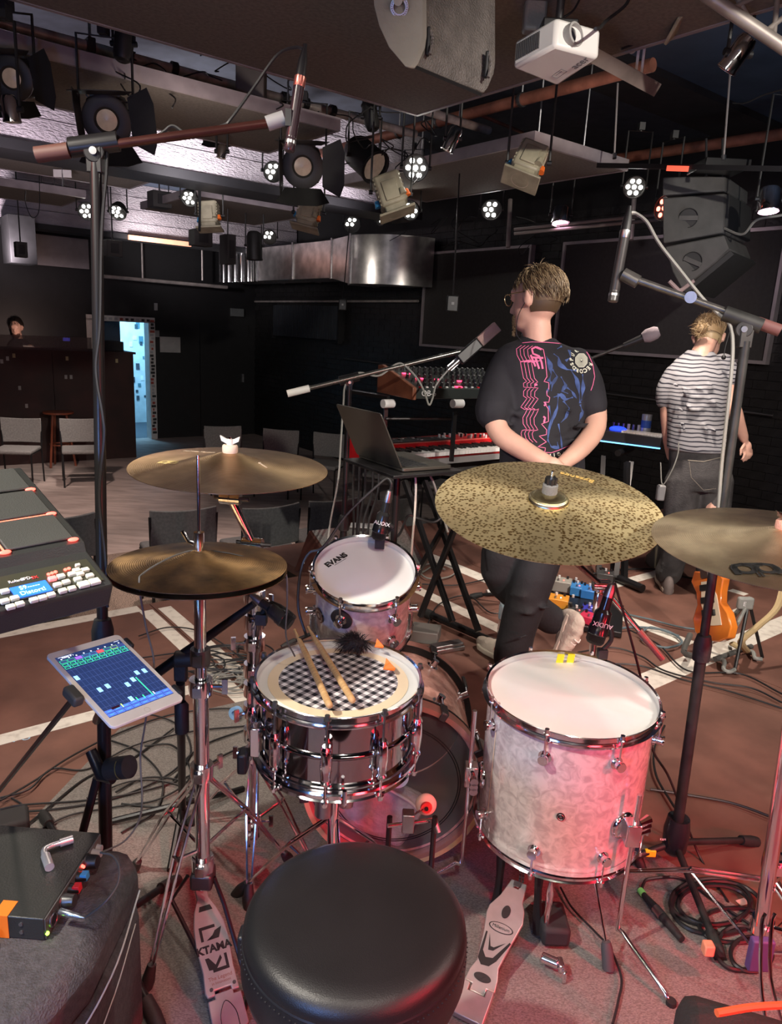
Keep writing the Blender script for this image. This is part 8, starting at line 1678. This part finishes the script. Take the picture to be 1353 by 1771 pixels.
for i in range(16):
    cx_=rnd.uniform(350,460); cy_=rnd.uniform(1120,1190); rx=rnd.uniform(20,60); ry=rnd.uniform(6,18); a0=rnd.uniform(0,6)
    fcable([(cx_+rx*cos(a0+k*.7)+rnd.uniform(-5,5),cy_+ry*sin(a0+k*.7)) for k in range(rnd.randint(8,14))],L2,G2,.0035,cable_m if i%3 else MATS['grey_cable'])
q=MB(); q.lathe([(.010,-.012),(.024,-.012),(.024,.012),(.010,.012)],20,fr(PZ(408,1233,.03),(-.4,-.9,.2)),closed=True); o=q.build('cable_clip',mat('pale_blue_plastic',(.25,.45,.75),.35)); prop(o,'pale blue ring clip on a cable left of the snare drum','clip')
for pts,lab,m,r in (([(1000,1128),(1060,1120),(1110,1135),(1150,1160),(1230,1180),(1300,1190),(1353,1215)],'long black cable crossing the white line, upper of the pair',cable_m,.004),([(1010,1150),(1100,1150),(1180,1175),(1260,1195),(1353,1225)],'long black cable crossing the white line, lower of the pair',cable_m,.004),([(1090,1090),(1140,1115),(1190,1160),(1280,1165),(1353,1200)],'black cable passing below the guitar stand',cable_m,.004),([(1125,1365),(1190,1375),(1270,1390),(1353,1420)],'black cable straight across the brown floor at right',cable_m,.004),([(1150,1255),(1132,1295),(1135,1340),(1160,1385),(1190,1430)],'black cable curving behind the right stand base',cable_m,.004),
    ([(970,1535),(990,1570),(1030,1612),(1055,1640),(1075,1690),(1070,1730),(1060,1771)],'thin black cable running round the grey rubber foot',cable_m,.003),([(1110,1545),(1113,1530),(1125,1520),(1180,1520),(1240,1560),(1300,1600)],'black cable looping to the plug on the carpet at right',cable_m,.004),
    ([(1040,1095),(1090,1085),(1150,1090),(1180,1110),(1150,1120),(1110,1105),(1125,1085),(1175,1100)],'coiled dotted cable on the white tape right of the microphone',mat('dotted_cable',(.10,.14,.16),.6),.006),([(1050,1055),(1120,1070),(1180,1085),(1230,1090)],'dotted cable running straight toward the right stand',MATS['dotted_cable'],.005),([(735,1090),(760,1045),(810,1030),(850,1060),(900,1055),(960,1075)],'thin black cable behind the keyboard stand foot',cable_m,.004),([(730,1010),(790,1012),(850,1000),(900,995)],'dark cable lying across the stage behind the rack tom',cable_m,.004),([(770,985),(745,975),(725,985),(740,1000),(775,998),(790,985),(760,975),(730,990)],'grey cable coil on the floor right of the wedge monitor',MATS['grey_cable'],.005),([(1060,985),(1140,985),(1200,1000),(1270,990)],'dark cable around the feet of the striped man',cable_m,.006)):
    fcable(pts,lab,None,r,m)
G3='cable coil at lower right'; L3='thick black cable of the coil on the red lit carpet at lower right'
for cx_,cy_,rx,ry,k0 in ((1230,1560,70,40,0),(1240,1570,78,46,1),(1235,1565,62,34,2),(1280,1640,42,38,3),(1300,1650,36,30,4),(1270,1600,60,30,5)):
    fcable([(cx_+rx*cos(k0+k*.6),cy_+ry*sin(k0+k*.6)) for k in range(13)],L3,G3,.0055)
# inline plug
a_=PZ(1112,1545,.02); b_=PZ(1180,1625,.02); d=(b_-a_).normalized(); t=thing('cable_connector','black inline cable connector with a steel ring and green tip, lower right carpet','connector',a_)
q=MB(); q.tube([a_,a_.lerp(b_,.35)],[.007,.012],12); q.tube([a_.lerp(b_,.5),b_],[.012,.009],12); q.build('grip',rubber,t,w=True); q=MB(); q.cyl(a_.lerp(b_,.34),a_.lerp(b_,.52),.0125,n=16); q.build('steel_ring',steel,t,w=True); q=MB(); q.cyl(a_-d*.012,a_+d*.004,.009,n=12); q.build('green_boot',mat('lime_plastic',(.25,.8,.2),.5),t,w=True)
q=MB(); q.box((0,0,.0),(.03,.02,.002),Matrix.Translation(PZ(1285,1560,.003))@Matrix.Rotation(.4,4,'Z')); o=q.build('paper_scrap',mat('pink_scrap',(.8,.45,.4),.7)); prop(o,'small pale paper scrap on the brown floor by the right chrome stand','paper')
c=PZ(1225,1640,.05); q=MB(); q.box(c,(.025,.025,.03)); o=q.build('orange_tape_wrap',mat('salmon_tape',(.9,.35,.2),.6),bev=.004); prop(o,'orange tape wrapped above the rubber foot of the right stand','tape')
c=PZ(1125,1475,.06); q=MB(); q.box(c,(.03,.012,.02)); o=q.build('yellow_tag',yellow,bev=.002); prop(o,'small yellow tag between the floor tom and the right stand base','tag')
# dark bag corner, bottom right
q=MB(); q.box((0,0,0),(.24,.2,.10),Matrix.Translation(P(1310,1872,1.15))@Matrix.Rotation(-.3,4,'Z')); o=q.build('bag',mat('dark_red_lit_fabric',(.03,.022,.022),.9,bump=.3,bs=200),bev=.03); prop(o,'dark fabric bag corner at the bottom right','bag')
q=MB(); q.tube([P(1240,1752,1.13),P(1300,1742,1.15),P(1360,1738,1.17)],.006,8,4); q.build('orange_piping',mat('orange_piping',(.9,.15,.05),.5),o,w=True)
# grey box and foot pedal behind the bass drum
q=MB(); q.box((0,0,.03),(.14,.12,.06),Matrix.Translation(PZ(735,1105,0))@Matrix.Rotation(-.2,4,'Z')); o=q.build('foot_switch_box',mat('grey_box',(.12,.11,.10),.5),bev=.005); prop(o,'grey box on the floor beyond the pink bass drum','box')
q=MB(); q.box((0,0,.03),(.05,.16,.015),Matrix.Translation(PZ(772,1125,0))@Matrix.Rotation(-1.1,4,'Z')); q.box((0,0,.012),(.06,.17,.02),Matrix.Translation(PZ(772,1125,0))@Matrix.Rotation(-1.1,4,'Z')); o=q.build('sustain_pedal',steel,bev=.003); prop(o,'small silver sustain pedal on the floor beyond the bass drum','pedal')
a_=PZ(842,1025,.02); q=MB(); q.cyl(a_,a_+V((.09,.03,.01)),.018,n=12); o=q.build('plug_head',mat('pale_plug',(.5,.48,.45),.4)); prop(o,'pale plug head lying on the floor between the stand and the front man','plug')
text('VIA o',.06,fr(PZ(15,1280,.001),(0,0,1),(.85,.4,0)),mat('chalk_blue',(.35,.5,.6),.8),st)
